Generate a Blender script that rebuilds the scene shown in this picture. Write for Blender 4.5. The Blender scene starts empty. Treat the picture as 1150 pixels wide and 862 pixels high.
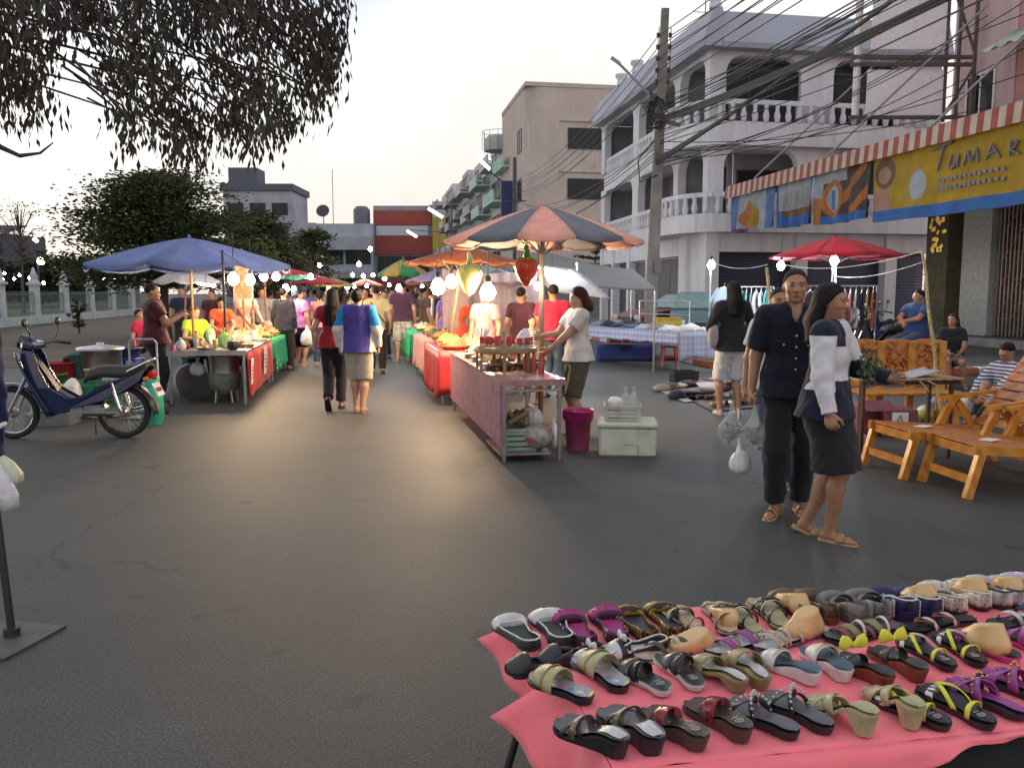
import bpy, math, random
import numpy as np
from mathutils import Vector, Matrix
sin, cos, pi, R = math.sin, math.cos, math.pi, math.radians
rnd = random.Random(11)
U = rnd.uniform
sc = bpy.context.scene
col = sc.collection
FPX, PITCH, CAMH = 930.0, math.atan(103 / 930), 1.55
HV = 328.0

def ray(u, v):
    a, b = (u - 575) / FPX, -(v - 431) / FPX
    return Vector((a, cos(PITCH) + b * sin(PITCH), -sin(PITCH) + b * cos(PITCH)))
def G(u, v, z=0.0):
    """world point on the plane of height z seen at photo position u, v"""
    d = ray(u, v); t = (z - CAMH) / d.z
    return Vector((d.x * t, d.y * t, z))
def P(u, v, Y):
    d = ray(u, v); t = Y / d.y
    return Vector((d.x * t, Y, CAMH + d.z * t))
def XA(u, Y, z=0.0):
    """x coordinate at distance Y and height z for photo column u"""
    depth = Y * cos(PITCH) - (z - CAMH) * sin(PITCH)
    return (u - 575) / FPX * depth
ST = R(9.76)                       # the street runs this much to the left of straight ahead
SD = Vector((-sin(ST), cos(ST), 0)); TD = Vector((cos(ST), sin(ST), 0))

# ---------------------------------------------------------------- mesh builder
def rotm(rx=0, ry=0, rz=0):
    return Matrix.Rotation(rz, 3, 'Z') @ Matrix.Rotation(ry, 3, 'Y') @ Matrix.Rotation(rx, 3, 'X')
class MB:
    def __init__(s): s.v = []; s.f = []; s.m = []; s.sm = []
    def add(s, vs, fs, m=0, sm=False):
        o = len(s.v); s.v += [tuple(p) for p in vs]
        for f in fs:
            s.f.append(tuple(i + o for i in f)); s.m.append(m); s.sm.append(sm)
        return s
    def box(s, c, d, rot=None, m=0, taper=1.0, bev=0.0):
        c = Vector(c); hx, hy, hz = d[0] / 2, d[1] / 2, d[2] / 2
        if rot is None: rot = Matrix.Identity(3)
        elif not isinstance(rot, Matrix): rot = Matrix.Rotation(rot, 3, 'Z')
        if bev > 0:
            b = min(bev, hx * .9, hy * .9, hz * .9); vs = []
            rings = [(-hz, b), (-hz + b, 0), (hz - b, 0), (hz, b)]
            for z, i in rings:
                x, y = hx - i, hy - i; q = b * .5
                vs += [(x - (b - i), -y, z), (x, -y + (b - i), z), (x, y - (b - i), z), (x - (b - i), y, z),
                       (-x + (b - i), y, z), (-x, y - (b - i), z), (-x, -y + (b - i), z), (-x + (b - i), -y, z)]
            fs = []
            for k in range(3):
                for i in range(8):
                    fs.append((k * 8 + i, k * 8 + (i + 1) % 8, k * 8 + 8 + (i + 1) % 8, k * 8 + 8 + i))
            fs.append(tuple(range(7, -1, -1))); fs.append(tuple(range(24, 32)))
            return s.add([c + rot @ Vector(p) for p in vs], fs, m)
        vs = [(-hx, -hy, -hz), (hx, -hy, -hz), (hx, hy, -hz), (-hx, hy, -hz)]
        t = taper
        vs += [(-hx * t, -hy * t, hz), (hx * t, -hy * t, hz), (hx * t, hy * t, hz), (-hx * t, hy * t, hz)]
        return s.add([c + rot @ Vector(p) for p in vs],
                     [(3, 2, 1, 0), (4, 5, 6, 7), (0, 1, 5, 4), (1, 2, 6, 5), (2, 3, 7, 6), (3, 0, 4, 7)], m)
    def beam(s, a, b, w, h=None, m=0):
        a, b = Vector(a), Vector(b); h = h or w; d = b - a; L = d.length
        q = d.to_track_quat('Z', 'Y').to_matrix()
        return s.box((a + b) / 2, (w, h, L), q, m)
    def tube(s, pts, r, n=8, m=0, caps=True, sm=True):
        pts = [Vector(p) for p in pts]; k = len(pts)
        rs = r if isinstance(r, (list, tuple)) else [r] * k
        vs = []; prev = None
        for i, p in enumerate(pts):
            t = (pts[min(i + 1, k - 1)] - pts[max(i - 1, 0)])
            if t.length < 1e-9: t = Vector((0, 0, 1))
            t.normalize()
            if prev is None:
                a = Vector((0, 0, 1)) if abs(t.z) < .9 else Vector((1, 0, 0))
                nx = t.cross(a).normalized()
            else:
                nx = prev - t * prev.dot(t)
                nx = nx.normalized() if nx.length > 1e-6 else t.orthogonal().normalized()
            prev = nx; ny = t.cross(nx)
            for j in range(n):
                a = 2 * pi * j / n
                vs.append(p + (nx * cos(a) + ny * sin(a)) * rs[i])
        fs = [(i * n + j, i * n + (j + 1) % n, (i + 1) * n + (j + 1) % n, (i + 1) * n + j) for i in range(k - 1) for j in range(n)]
        s.add(vs, fs, m, sm)
        if caps:
            s.add(vs[:n], [tuple(range(n - 1, -1, -1))], m); s.add(vs[-n:], [tuple(range(n))], m)
        return s
    def lathe(s, prof, c=(0, 0, 0), n=20, m=0, rot=None, sm=True, sx=1, sy=1, caps=True):
        c = Vector(c); vs = []
        rot = rot or Matrix.Identity(3)
        for r_, z in prof:
            for j in range(n):
                a = 2 * pi * j / n
                vs.append(c + rot @ Vector((r_ * cos(a) * sx, r_ * sin(a) * sy, z)))
        k = len(prof)
        fs = [(i * n + j, i * n + (j + 1) % n, (i + 1) * n + (j + 1) % n, (i + 1) * n + j) for i in range(k - 1) for j in range(n)]
        s.add(vs, fs, m, sm)
        if caps and prof[0][0] > 1e-4: s.add(vs[:n], [tuple(range(n - 1, -1, -1))], m)
        if caps and prof[-1][0] > 1e-4: s.add(vs[-n:], [tuple(range(n))], m)
        return s
    def ball(s, c, r, m=0, n=10, rot=None, noise=0.0):
        if not isinstance(r, (tuple, list)): r = (r, r, r)
        c = Vector(c); rot = rot or Matrix.Identity(3); k = max(4, n // 2); vs = []
        ph = [U(0, 6) for _ in range(3)]
        for i in range(k + 1):
            a = pi * i / k
            for j in range(n):
                b = 2 * pi * j / n
                q = Vector((sin(a) * cos(b), sin(a) * sin(b), cos(a)))
                f = 1 + noise * (sin(3 * q.x + ph[0]) + sin(4 * q.y + ph[1]) + sin(3.5 * q.z + ph[2])) / 2
                vs.append(c + rot @ Vector((q.x * r[0] * f, q.y * r[1] * f, q.z * r[2] * f)))
        fs = [(i * n + j, (i + 1) * n + j, (i + 1) * n + (j + 1) % n, i * n + (j + 1) % n) for i in range(k) for j in range(n)]
        return s.add(vs, fs, m, True)
    def grid(s, fn, nu, nv, m=0, sm=True, flip=False):
        vs = [fn(i / nu, j / nv) for i in range(nu + 1) for j in range(nv + 1)]
        w = nv + 1
        fs = []
        for i in range(nu):
            for j in range(nv):
                q = (i * w + j, (i + 1) * w + j, (i + 1) * w + j + 1, i * w + j + 1)
                fs.append(q[::-1] if flip else q)
        if callable(m):
            o = len(s.v); s.v += [tuple(p) for p in vs]; k = 0
            for i in range(nu):
                for j in range(nv):
                    s.f.append(tuple(x + o for x in fs[k])); s.m.append(m((i + .5) / nu, (j + .5) / nv)); s.sm.append(sm); k += 1
            return s
        return s.add(vs, fs, m, sm)
    def prism(s, poly, a, b, m=0):
        """poly: list of 3-D points (planar), extruded by vector b-a from offset a"""
        a, b = Vector(a), Vector(b); n = len(poly)
        vs = [Vector(p) + a for p in poly] + [Vector(p) + b for p in poly]
        fs = [tuple(range(n - 1, -1, -1)), tuple(range(n, 2 * n))] + [(i, (i + 1) % n, n + (i + 1) % n, n + i) for i in range(n)]
        return s.add(vs, fs, m)
    def quad(s, a, b, c, d, m=0): return s.add([a, b, c, d], [(0, 1, 2, 3)], m)
    def disc(s, c, r, m=0, n=16, nrm=None):
        return s.lathe([(0.0001, 0), (r, 0)], c, n, m)
    def build(s, name, mats, parent=None, solid=0.0, sub=0):
        me = bpy.data.meshes.new(name)
        me.from_pydata(s.v, [], s.f); me.validate(clean_customdata=False)
        if len(me.polygons) == len(s.m):
            me.polygons.foreach_set('material_index', s.m)
            me.polygons.foreach_set('use_smooth', s.sm)
        if not isinstance(mats, (list, tuple)): mats = [mats]
        for x in mats: me.materials.append(x)
        o = bpy.data.objects.new(name, me); col.objects.link(o)
        if parent is not None: o.parent = parent
        if solid:
            md = o.modifiers.new('solid', 'SOLIDIFY'); md.thickness = solid; md.offset = 0
        if sub:
            md = o.modifiers.new('sub', 'SUBSURF'); md.levels = sub; md.render_levels = sub
        return o

def tag(o, label=None, cat=None, group=None, kind=None):
    if label: o['label'] = label
    if cat: o['category'] = cat
    if group: o['group'] = group
    if kind: o['kind'] = kind
    return o
def thing(name, label, cat, loc=(0, 0, 0), rz=0.0, group=None):
    o = bpy.data.objects.new(name, None); col.objects.link(o)
    o.empty_display_size = .1
    o.location = loc; o.rotation_euler = (0, 0, rz)
    return tag(o, label, cat, group)
def at(o, loc, rz=0.0):
    o.location = loc; o.rotation_euler = (0, 0, rz); return o
def single(mb, name, mats, label, cat, loc=(0, 0, 0), rz=0.0, group=None, solid=0, sub=0):
    return tag(at(mb.build(name, mats, None, solid, sub), loc, rz), label, cat, group)
def dup(root, loc, rz=None, label=None, group=None, scale=None):
    def cp(o, par):
        c = o.copy(); col.objects.link(c); c.parent = par
        for ch in list(o.children): cp(ch, c)
        return c
    c = cp(root, None); c.location = loc
    if rz is not None: c.rotation_euler = (0, 0, rz)
    if label: c['label'] = label
    if group: c['group'] = group
    if scale: c.scale = (scale,) * 3
    return c

# ---------------------------------------------------------------- materials
MC = {}
def _base(name):
    m = bpy.data.materials.new(name); m.use_nodes = True
    nt = m.node_tree; b = nt.nodes['Principled BSDF']
    return m, nt, b
def node(nt, t, **k):
    n = nt.nodes.new(t)
    for a, v in k.items():
        if a.startswith('i_'): n.inputs[a[2:].replace('_', ' ')].default_value = v
        else: setattr(n, a, v)
    return n
def c4(c): return (c[0], c[1], c[2], 1)
def mixrgb(nt, fac, a, b):
    n = node(nt, 'ShaderNodeMix', data_type='RGBA')
    for sock, v in ((n.inputs[0], fac), (n.inputs[6], a), (n.inputs[7], b)):
        if hasattr(v, 'links') or isinstance(v, bpy.types.NodeSocket): nt.links.new(v, sock)
        elif isinstance(v, (tuple, list)): sock.default_value = c4(v)
        else: sock.default_value = v
    return n.outputs[2]
def coords(nt, kind='Object'):
    return node(nt, 'ShaderNodeTexCoord').outputs[kind]
def noise_out(nt, vec, scale, detail=4, rough=.55, dist=0):
    n = node(nt, 'ShaderNodeTexNoise'); n.inputs['Scale'].default_value = scale
    n.inputs['Detail'].default_value = detail; n.inputs['Roughness'].default_value = rough
    n.inputs['Distortion'].default_value = dist
    nt.links.new(vec, n.inputs['Vector']); return n.outputs['Fac']
def ramp(nt, fac, stops, interp='LINEAR'):
    n = node(nt, 'ShaderNodeValToRGB'); n.color_ramp.interpolation = interp
    e = n.color_ramp.elements
    while len(e) > 1: e.remove(e[-1])
    e[0].position = stops[0][0]; e[0].color = c4(stops[0][1])
    for p, c in stops[1:]:
        x = e.new(p); x.color = c4(c)
    nt.links.new(fac, n.inputs[0]); return n.outputs[0]
def bumpit(nt, b, fac, strength=.3, dist=.02):
    n = node(nt, 'ShaderNodeBump'); n.inputs['Strength'].default_value = strength
    n.inputs['Distance'].default_value = dist
    nt.links.new(fac, n.inputs['Height']); nt.links.new(n.outputs[0], b.inputs['Normal'])
def M(name, c, rough=.6, metal=0.0, var=.18, scale=8.0, bump=0.0, trans=0.0, alpha=1.0, spec=.5, coat=0.0, sss=0.0):
    if name in MC: return MC[name]
    m, nt, b = _base(name)
    f = noise_out(nt, coords(nt), scale)
    lo = tuple(x * (1 - var) for x in c); hi = tuple(min(1, x * (1 + var)) for x in c)
    o = ramp(nt, f, [(.3, lo), (.7, hi)])
    nt.links.new(o, b.inputs['Base Color'])
    b.inputs['Roughness'].default_value = rough; b.inputs['Metallic'].default_value = metal
    b.inputs['Specular IOR Level'].default_value = spec
    if coat: b.inputs['Coat Weight'].default_value = coat; b.inputs['Coat Roughness'].default_value = .15
    if trans: b.inputs['Transmission Weight'].default_value = trans
    if alpha < 1: b.inputs['Alpha'].default_value = alpha
    if sss:
        b.inputs['Subsurface Weight'].default_value = sss; b.inputs['Subsurface Radius'].default_value = (.02, .008, .004)
    if bump: bumpit(nt, b, noise_out(nt, coords(nt), scale * 4, 5), bump)
    MC[name] = m; return m
def CL(name, c, trl=0.0, rough=.85, var=.12):
    """cloth: fine weave bump and optional light passing through"""
    if name in MC: return MC[name]
    m, nt, b = _base(name)
    co = coords(nt)
    f = noise_out(nt, co, 6, 5)
    o = ramp(nt, f, [(.3, tuple(x * (1 - var) for x in c)), (.72, tuple(min(1, x * (1 + var)) for x in c))])
    nt.links.new(o, b.inputs['Base Color']); b.inputs['Roughness'].default_value = rough
    b.inputs['Specular IOR Level'].default_value = .25
    b.inputs['Sheen Weight'].default_value = .15
    bumpit(nt, b, noise_out(nt, co, 9, 6, .6, .6), .35, .03)
    if trl:
        t = node(nt, 'ShaderNodeBsdfTranslucent'); nt.links.new(o, t.inputs[0])
        mx = node(nt, 'ShaderNodeMixShader'); mx.inputs[0].default_value = trl
        nt.links.new(b.outputs[0], mx.inputs[1]); nt.links.new(t.outputs[0], mx.inputs[2])
        nt.links.new(mx.outputs[0], nt.nodes['Material Output'].inputs[0])
    MC[name] = m; return m
def EM(name, c, s):
    if name in MC: return MC[name]
    m, nt, b = _base(name)
    e = node(nt, 'ShaderNodeEmission'); e.inputs[0].default_value = c4(c); e.inputs[1].default_value = s
    nt.links.new(e.outputs[0], nt.nodes['Material Output'].inputs[0])
    MC[name] = m; return m
def PAT(name, kind, cols, scale=20.0, rough=.6, vec=None):
    """patterned surface: tiger, flowers, dots, plaid, stripes, camo"""
    if name in MC: return MC[name]
    m, nt, b = _base(name); co = coords(nt)
    b.inputs['Roughness'].default_value = rough
    if kind == 'tiger':
        w = node(nt, 'ShaderNodeTexWave', wave_type='BANDS', bands_direction='Y')
        w.inputs['Scale'].default_value = scale; w.inputs['Distortion'].default_value = 6; w.inputs['Detail'].default_value = 2
        w.inputs['Detail Scale'].default_value = 1.5
        nt.links.new(co, w.inputs['Vector']); o = ramp(nt, w.outputs['Fac'], [(.45, cols[0]), (.55, cols[1])])
    elif kind == 'flowers':
        v = node(nt, 'ShaderNodeTexVoronoi'); v.inputs['Scale'].default_value = scale
        nt.links.new(co, v.inputs['Vector'])
        sp = node(nt, 'ShaderNodeSeparateColor'); nt.links.new(v.outputs['Color'], sp.inputs[0])
        k = len(cols)
        o = ramp(nt, sp.outputs[0], [(i / k, c) for i, c in enumerate(cols)], 'CONSTANT')
        e = ramp(nt, v.outputs['Distance'], [(.3, (1, 1, 1)), (.55, (0, 0, 0))])
        o = mixrgb(nt, e, cols[0], o)
    elif kind == 'dots':
        v = node(nt, 'ShaderNodeTexVoronoi'); v.inputs['Scale'].default_value = scale
        v.inputs['Randomness'].default_value = .25
        nt.links.new(co, v.inputs['Vector']); o = ramp(nt, v.outputs['Distance'], [(.22, cols[1]), (.28, cols[0])])
    elif kind == 'plaid':
        sx = node(nt, 'ShaderNodeSeparateXYZ'); nt.links.new(co, sx.inputs[0]); fs = []
        for ax in ('X', 'Y', 'Z'):
            w = node(nt, 'ShaderNodeMath', operation='MULTIPLY'); w.inputs[1].default_value = scale; nt.links.new(sx.outputs[ax], w.inputs[0])
            q = node(nt, 'ShaderNodeMath', operation='SINE'); nt.links.new(w.outputs[0], q.inputs[0])
            g = node(nt, 'ShaderNodeMath', operation='GREATER_THAN'); g.inputs[1].default_value = .55; nt.links.new(q.outputs[0], g.inputs[0]); fs.append(g.outputs[0])
        o = mixrgb(nt, fs[0], cols[0], cols[1])
        h = node(nt, 'ShaderNodeMath', operation='MULTIPLY'); h.inputs[1].default_value = .6
        a = node(nt, 'ShaderNodeMath', operation='MAXIMUM'); nt.links.new(fs[1], a.inputs[0]); nt.links.new(fs[2], a.inputs[1]); nt.links.new(a.outputs[0], h.inputs[0])
        o = mixrgb(nt, h.outputs[0], o, cols[2])
    elif kind in ('stripes', 'stripez', 'stripey'):
        sx = node(nt, 'ShaderNodeSeparateXYZ'); nt.links.new(co, sx.inputs[0])
        w = node(nt, 'ShaderNodeMath', operation='MULTIPLY'); w.inputs[1].default_value = scale
        nt.links.new(sx.outputs[{'stripes': 'X', 'stripez': 'Z', 'stripey': 'Y'}[kind]], w.inputs[0])
        q = node(nt, 'ShaderNodeMath', operation='SINE'); nt.links.new(w.outputs[0], q.inputs[0])
        o = ramp(nt, q.outputs[0], [(.0, cols[0]), (.12, cols[1])], 'CONSTANT')
        o = mixrgb(nt, noise_out(nt, co, 7), o, tuple(x * .8 for x in cols[0])) if False else o
    elif kind == 'blotch':
        k = len(cols); f = noise_out(nt, co, scale, 4, .6, .8)
        o = ramp(nt, f, [(.28 + .5 * i / k, c) for i, c in enumerate(cols)], 'LINEAR')
    elif kind == 'wood':
        w = node(nt, 'ShaderNodeTexWave', wave_type='BANDS', bands_direction='DIAGONAL'); w.inputs['Scale'].default_value = scale
        w.inputs['Distortion'].default_value = 5; w.inputs['Detail'].default_value = 3
        nt.links.new(co, w.inputs['Vector']); o = ramp(nt, w.outputs['Fac'], [(.2, cols[0]), (.8, cols[1])])
    nt.links.new(o, b.inputs['Base Color'])
    MC[name] = m; return m

# common materials
STEEL = M('steel', (.45, .45, .46), .32, .9)
DSTEEL = M('dark_steel', (.07, .07, .075), .5, .6)
ALU = M('aluminium', (.6, .6, .62), .35, .95, bump=.05)
def STAIN(name, c, d=.6):
    if name in MC: return MC[name]
    m, nt, b = _base(name); co = coords(nt); b.inputs['Roughness'].default_value = .88
    mp = node(nt, 'ShaderNodeMapping'); mp.inputs['Scale'].default_value = (1.6, 1.6, .16); nt.links.new(co, mp.inputs['Vector'])
    s = ramp(nt, noise_out(nt, mp.outputs[0], 2.2, 6, .7), [(.36, tuple(x * d for x in c)), (.55, c)])
    o = ramp(nt, noise_out(nt, co, .8, 5), [(.3, (.88, .87, .86)), (.65, (1, 1, 1))])
    n = node(nt, 'ShaderNodeMix', data_type='RGBA', blend_type='MULTIPLY'); n.inputs[0].default_value = 1
    nt.links.new(s, n.inputs[6]); nt.links.new(o, n.inputs[7]); nt.links.new(n.outputs[2], b.inputs['Base Color'])
    MC[name] = m; return m
BLACK = M('black_plastic', (.018, .018, .02), .45)
RUBBER = M('rubber', (.02, .02, .02), .85)
CHROME = M('chrome', (.7, .7, .72), .15, 1.0)
WHITEP = M('white_plastic', (.72, .72, .72), .45)
GLASSD = M('dark_glass', (.018, .02, .026), .3, 0, spec=.3)
BAGP = M('thin_plastic_bag', (.7, .74, .72), .2, 0, alpha=.26, bump=.4)
BAGW = M('white_plastic_bag', (.78, .78, .78), .35, 0, bump=.5)
WOODP = PAT('raw_wood', 'wood', [(.25, .15, .07), (.4, .26, .13)], 6, .6)
BAMBOO = M('bamboo', (.42, .33, .14), .5, var=.3, scale=14)
# ================================================================ camera, sky, ground
cam = bpy.data.cameras.new('camera'); cam.sensor_width = 36; cam.lens = FPX / 1150 * 36
cam.clip_start = .05; cam.clip_end = 2000
co_ = bpy.data.objects.new('camera', cam); col.objects.link(co_)
co_.location = (0, 0, CAMH); co_.rotation_euler = (pi / 2 - PITCH, 0, 0); sc.camera = co_

w = bpy.data.worlds.new('World'); sc.world = w; w.use_nodes = True
nt = w.node_tree; bg = nt.nodes['Background']
sky = node(nt, 'ShaderNodeTexSky', sky_type='NISHITA', sun_disc=False)
sky.sun_elevation = R(4); sky.sun_rotation = R(-62)
hs = node(nt, 'ShaderNodeHueSaturation'); hs.inputs['Saturation'].default_value = .6
nt.links.new(sky.outputs[0], hs.inputs['Color'])
bg.inputs[1].default_value = .05; nt.links.new(hs.outputs[0], bg.inputs[0])
gc = coords(nt, 'Generated'); sx = node(nt, 'ShaderNodeSeparateXYZ'); nt.links.new(gc, sx.inputs[0])
nz = noise_out(nt, gc, 2.2, 5, .6)
ad = node(nt, 'ShaderNodeMath', operation='MULTIPLY_ADD'); ad.inputs[1].default_value = .42; ad.inputs[2].default_value = -.21
nt.links.new(nz, ad.inputs[0])
ax = node(nt, 'ShaderNodeMath', operation='MULTIPLY_ADD'); ax.inputs[1].default_value = -.16
nt.links.new(sx.outputs['X'], ax.inputs[0]); nt.links.new(ad.outputs[0], ax.inputs[2])
a2 = node(nt, 'ShaderNodeMath', operation='ADD'); nt.links.new(sx.outputs['Z'], a2.inputs[0]); nt.links.new(ax.outputs[0], a2.inputs[1])
hz = ramp(nt, a2.outputs[0], [(0, (.9, .72, .70)), (.08, (.93, .8, .77)), (.16, (1, .93, .88)), (.25, (1, .99, .98)), (.33, (.96, .97, 1)), (.42, (.62, .7, .86)), (.5, (.5, .58, .76)), (.62, (.8, .82, .9)), (1, (.8, .8, .84))])
b2 = node(nt, 'ShaderNodeBackground'); nt.links.new(hz, b2.inputs[0]); b2.inputs[1].default_value = .78
sh = node(nt, 'ShaderNodeAddShader'); nt.links.new(bg.outputs[0], sh.inputs[0]); nt.links.new(b2.outputs[0], sh.inputs[1])
nt.links.new(sh.outputs[0], nt.nodes['World Output'].inputs[0])

sl = bpy.data.lights.new('sun', 'SUN'); sl.energy = .25; sl.angle = R(18); sl.color = (1, .8, .7)
so = bpy.data.objects.new('sun', sl); col.objects.link(so)
so.rotation_euler = (R(80), 0, R(62)); 
sc.view_settings.view_transform = 'Standard'; sc.view_settings.look = 'None'
sc.view_settings.exposure = .27; sc.view_settings.gamma = 1
sc.render.engine = 'CYCLES'; sc.cycles.use_denoising = True; sc.cycles.max_bounces = 6
sc.cycles.diffuse_bounces = 3; sc.cycles.glossy_bounces = 3; sc.cycles.transparent_max_bounces = 12
sc.cycles.sample_clamp_indirect = 6; sc.cycles.caustics_reflective = False; sc.cycles.caustics_refractive = False
sc.cycles.use_light_tree = True

def asphalt():
    m, nt, b = _base('asphalt'); co = coords(nt)
    fine = noise_out(nt, co, 95, 3, .75); mid = noise_out(nt, co, 1.3, 6, .6); big = noise_out(nt, co, .22, 4)
    base = ramp(nt, fine, [(.36, (.038, .039, .039)), (.5, (.065, .067, .066)), (.62, (.115, .117, .112)), (.72, (.18, .18, .17))])
    tone = ramp(nt, mid, [(.3, (.72, .72, .72)), (.7, (1.12, 1.1, 1.06))])
    tone2 = ramp(nt, big, [(.35, (.8, .8, .82)), (.65, (1.1, 1.1, 1.08))])
    def mul(a, c):
        n = node(nt, 'ShaderNodeMix', data_type='RGBA', blend_type='MULTIPLY'); n.inputs[0].default_value = 1
        nt.links.new(a, n.inputs[6]); nt.links.new(c, n.inputs[7]); return n.outputs[2]
    c = mul(mul(base, tone), tone2)
    # cracks and tar joints
    v = node(nt, 'ShaderNodeTexVoronoi', feature='DISTANCE_TO_EDGE'); v.inputs['Scale'].default_value = .33
    wob = node(nt, 'ShaderNodeVectorMath', operation='ADD')
    nz = node(nt, 'ShaderNodeTexNoise'); nz.inputs['Scale'].default_value = 1.6; nz.inputs['Detail'].default_value = 5; nt.links.new(co, nz.inputs['Vector'])
    nt.links.new(nz.outputs['Color'], wob.inputs[0]); nt.links.new(co, wob.inputs[1]); nt.links.new(wob.outputs[0], v.inputs['Vector'])
    cr = ramp(nt, v.outputs['Distance'], [(0, (.45, .45, .45)), (.006, (1, 1, 1))])
    gate = ramp(nt, noise_out(nt, co, .5, 2), [(.5, (0, 0, 0)), (.6, (1, 1, 1))])
    cr = mixrgb(nt, gate, (1, 1, 1), cr)
    c = mul(c, cr)
    # oil spots
    sp = ramp(nt, noise_out(nt, co, 2.4, 3, .5), [(.27, (.55, .54, .52)), (.33, (1, 1, 1))])
    c = mul(c, sp)
    nt.links.new(c, b.inputs['Base Color'])
    rr = ramp(nt, mid, [(.3, (.62, .62, .62)), (.7, (.7, .7, .7))]); b.inputs['Specular IOR Level'].default_value = .35; nt.links.new(rr, b.inputs['Roughness'])
    bumpit(nt, b, fine, .25, .004); return m
ASPH = asphalt()
g = MB(); g.quad((-400, -60, 0), (400, -60, 0), (400, 700, 0), (-400, 700, 0))
tag(g.build('road', ASPH), kind='structure')
CONC = M('concrete', (.27, .26, .25), .85, var=.25, scale=2.5, bump=.2)
DIRT = M('dirt', (.10, .075, .055), .95, var=.4, scale=1.5, bump=.5)
GRASS = M('lawn_green', (.045, .075, .03), .95, var=.4, scale=1.2, bump=.5)
# verge, park lawn on the left behind the fence
def sheet(name, pts, z, m, kind='structure'):
    a = MB(); a.add([(p[0], p[1], z) for p in pts], [tuple(range(len(pts)))]); return tag(a.build(name, m), kind=kind)
sheet('verge', [(-9.5, 17), (-8.2, 23), (-12, 42), (-19, 75), (-60, 75), (-60, 17)], .006, DIRT)
sheet('lawn', [(-16, 20), (-25, 50), (-32, 95), (-150, 95), (-150, 20)], .012, GRASS)

lt_ = MB()
for k in range(70):
    Y_ = U(3.5, 18); x_ = U(-.62, .4) * Y_; s_ = U(.005, .013); r_ = rotm(U(-.2, .2), U(-.2, .2), U(0, 3)); c_ = Vector((x_, Y_, .012))
    lt_.add([c_ + r_ @ Vector(p) for p in ((-s_ * 1.6, -s_, 0), (s_, -s_ * .7, .003), (s_ * 1.5, s_, 0), (-s_, s_ * .6, .004))], [(0, 1, 2, 3)], k % 3)
tag(lt_.build('litter', [M('leaf_litter', (.12, .07, .03), .8), M('paper_litter', (.16, .15, .14), .8), M('dark_litter', (.03, .025, .02), .8)]), kind='stuff')
# raised pavement on the right with painted kerb
kp = [(2.2, 30), (3.05, 25.2), (3.55, 21), (4.0, 17.6), (4.45, 15.9), (5.2, 15.1), (7, 15.3), (13, 16.3)]
sheet('pavement', kp + [(13, 60), (-2.8, 60)], .11, M('old_paving', (.15, .145, .14), .85, var=.3, scale=1.2, bump=.2))
kb = MB()
def along(path, step):
    out = []; acc = 0
    for a, b in zip(path, path[1:]):
        a, b = Vector(a), Vector(b); L = (b - a).length; t = acc
        while t < L: out.append(a.lerp(b, t / L)); t += step
        acc = t - L
    return out
kpt = along([(x, y, 0) for x, y in kp], .95)
for i, (a, b) in enumerate(zip(kpt, kpt[1:])):
    d = (b - a); ang = math.atan2(d.y, d.x)
    kb.box(((a + b) / 2) + Vector((0, 0, .07)), (d.length - .012, .2, .15), ang, i % 2, bev=.02)
tag(kb.build('kerb', [M('kerb_white', (.6, .58, .54), .8, var=.2, scale=5, bump=.3), M('kerb_red', (.42, .14, .08), .8, var=.3, scale=5, bump=.3)]), kind='structure')

# ================================================================ buildings
WHITEB = STAIN('white_render', (.72, .72, .76), .86)
GREYB = M('grey_render', (.3, .3, .34), .8, var=.15, scale=.8)
NAVYSH = M('navy_shutter', (.035, .04, .075), .5, .2, var=.2, scale=1)
GREYSH = M('grey_shutter', (.11, .115, .12), .5, .3, var=.2, scale=1.5)
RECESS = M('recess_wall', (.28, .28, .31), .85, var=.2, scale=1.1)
O = (6.94, 30, 0)
wb = thing('corner_building', 'white three storey corner building with arched balconies and rounded corner', 'building', O, ST)
Rf = lambda u, w, z: (u, w, z)
Lf = lambda u, w, z: (w, u, z)
def spandrel(mb, f, x0, x1, z0, za, zt, r, w0=0, w1=.3, m=0):
    pts = [(x0, zt), (x0, za - r)]
    for i in range(7):
        a = pi / 2 * i / 6; pts.append((x0 + r - r * cos(a), za - r + r * sin(a)))
    for i in range(7):
        a = pi / 2 * i / 6; pts.append((x1 - r + r * sin(a), za - r + r * cos(a)))
    pts += [(x1, za - r), (x1, zt)]
    # split into a fan of quads against the top line so the ngon stays simple
    pts2 = pts[1:-1]
    for (xa, z_a), (xb, z_b) in zip(pts2, pts2[1:]):
        if abs(xa - xb) < 1e-5: continue
        mb.prism([f(xa, w0, z_a), f(xb, w0, z_b), f(xb, w0, zt), f(xa, w0, zt)], (0, 0, 0), Vector(f(0, w1 - w0, 0)), m)
arc = MB(); back = MB()
def wbox(mb, f, x0, x1, w0, w1, z0, z1, m=0):
    a, b = Vector(f(x0, w0, z0)), Vector(f(x1, w1, z1))
    mb.box((a + b) / 2, (abs(b.x - a.x), abs(b.y - a.y), abs(b.z - a.z)), None, m)
LB = [(.45, 2.9), (3.4, 7.8), (8.6, 13.2)]; RB = [(.6, 3.45), (4.7, 7.4)]
for (z0, za, zt) in ((3.7, 6.62, 6.7), (7.55, 9.82, 9.95)):
    e = 0
    for x0, x1 in LB + [(13.8, 13.8)]:
        wbox(arc, Lf, e, x0, .004, .34, z0, zt); e = x1
    for x0, x1 in LB: spandrel(arc, Lf, x0, x1, z0, za, zt, .55, .004, .34)
    e = .345
    for x0, x1 in RB + [(9, 9)]:
        wbox(arc, Rf, e, x0, .003, .343, z0, zt - .003); e = x1
    for x0, x1 in RB: spandrel(arc, Rf, x0, x1, z0, za, zt - .003, .6 if x0 < 1 else .5, .003, .343)
arc.build('arcade', WHITEB, wb)
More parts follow.
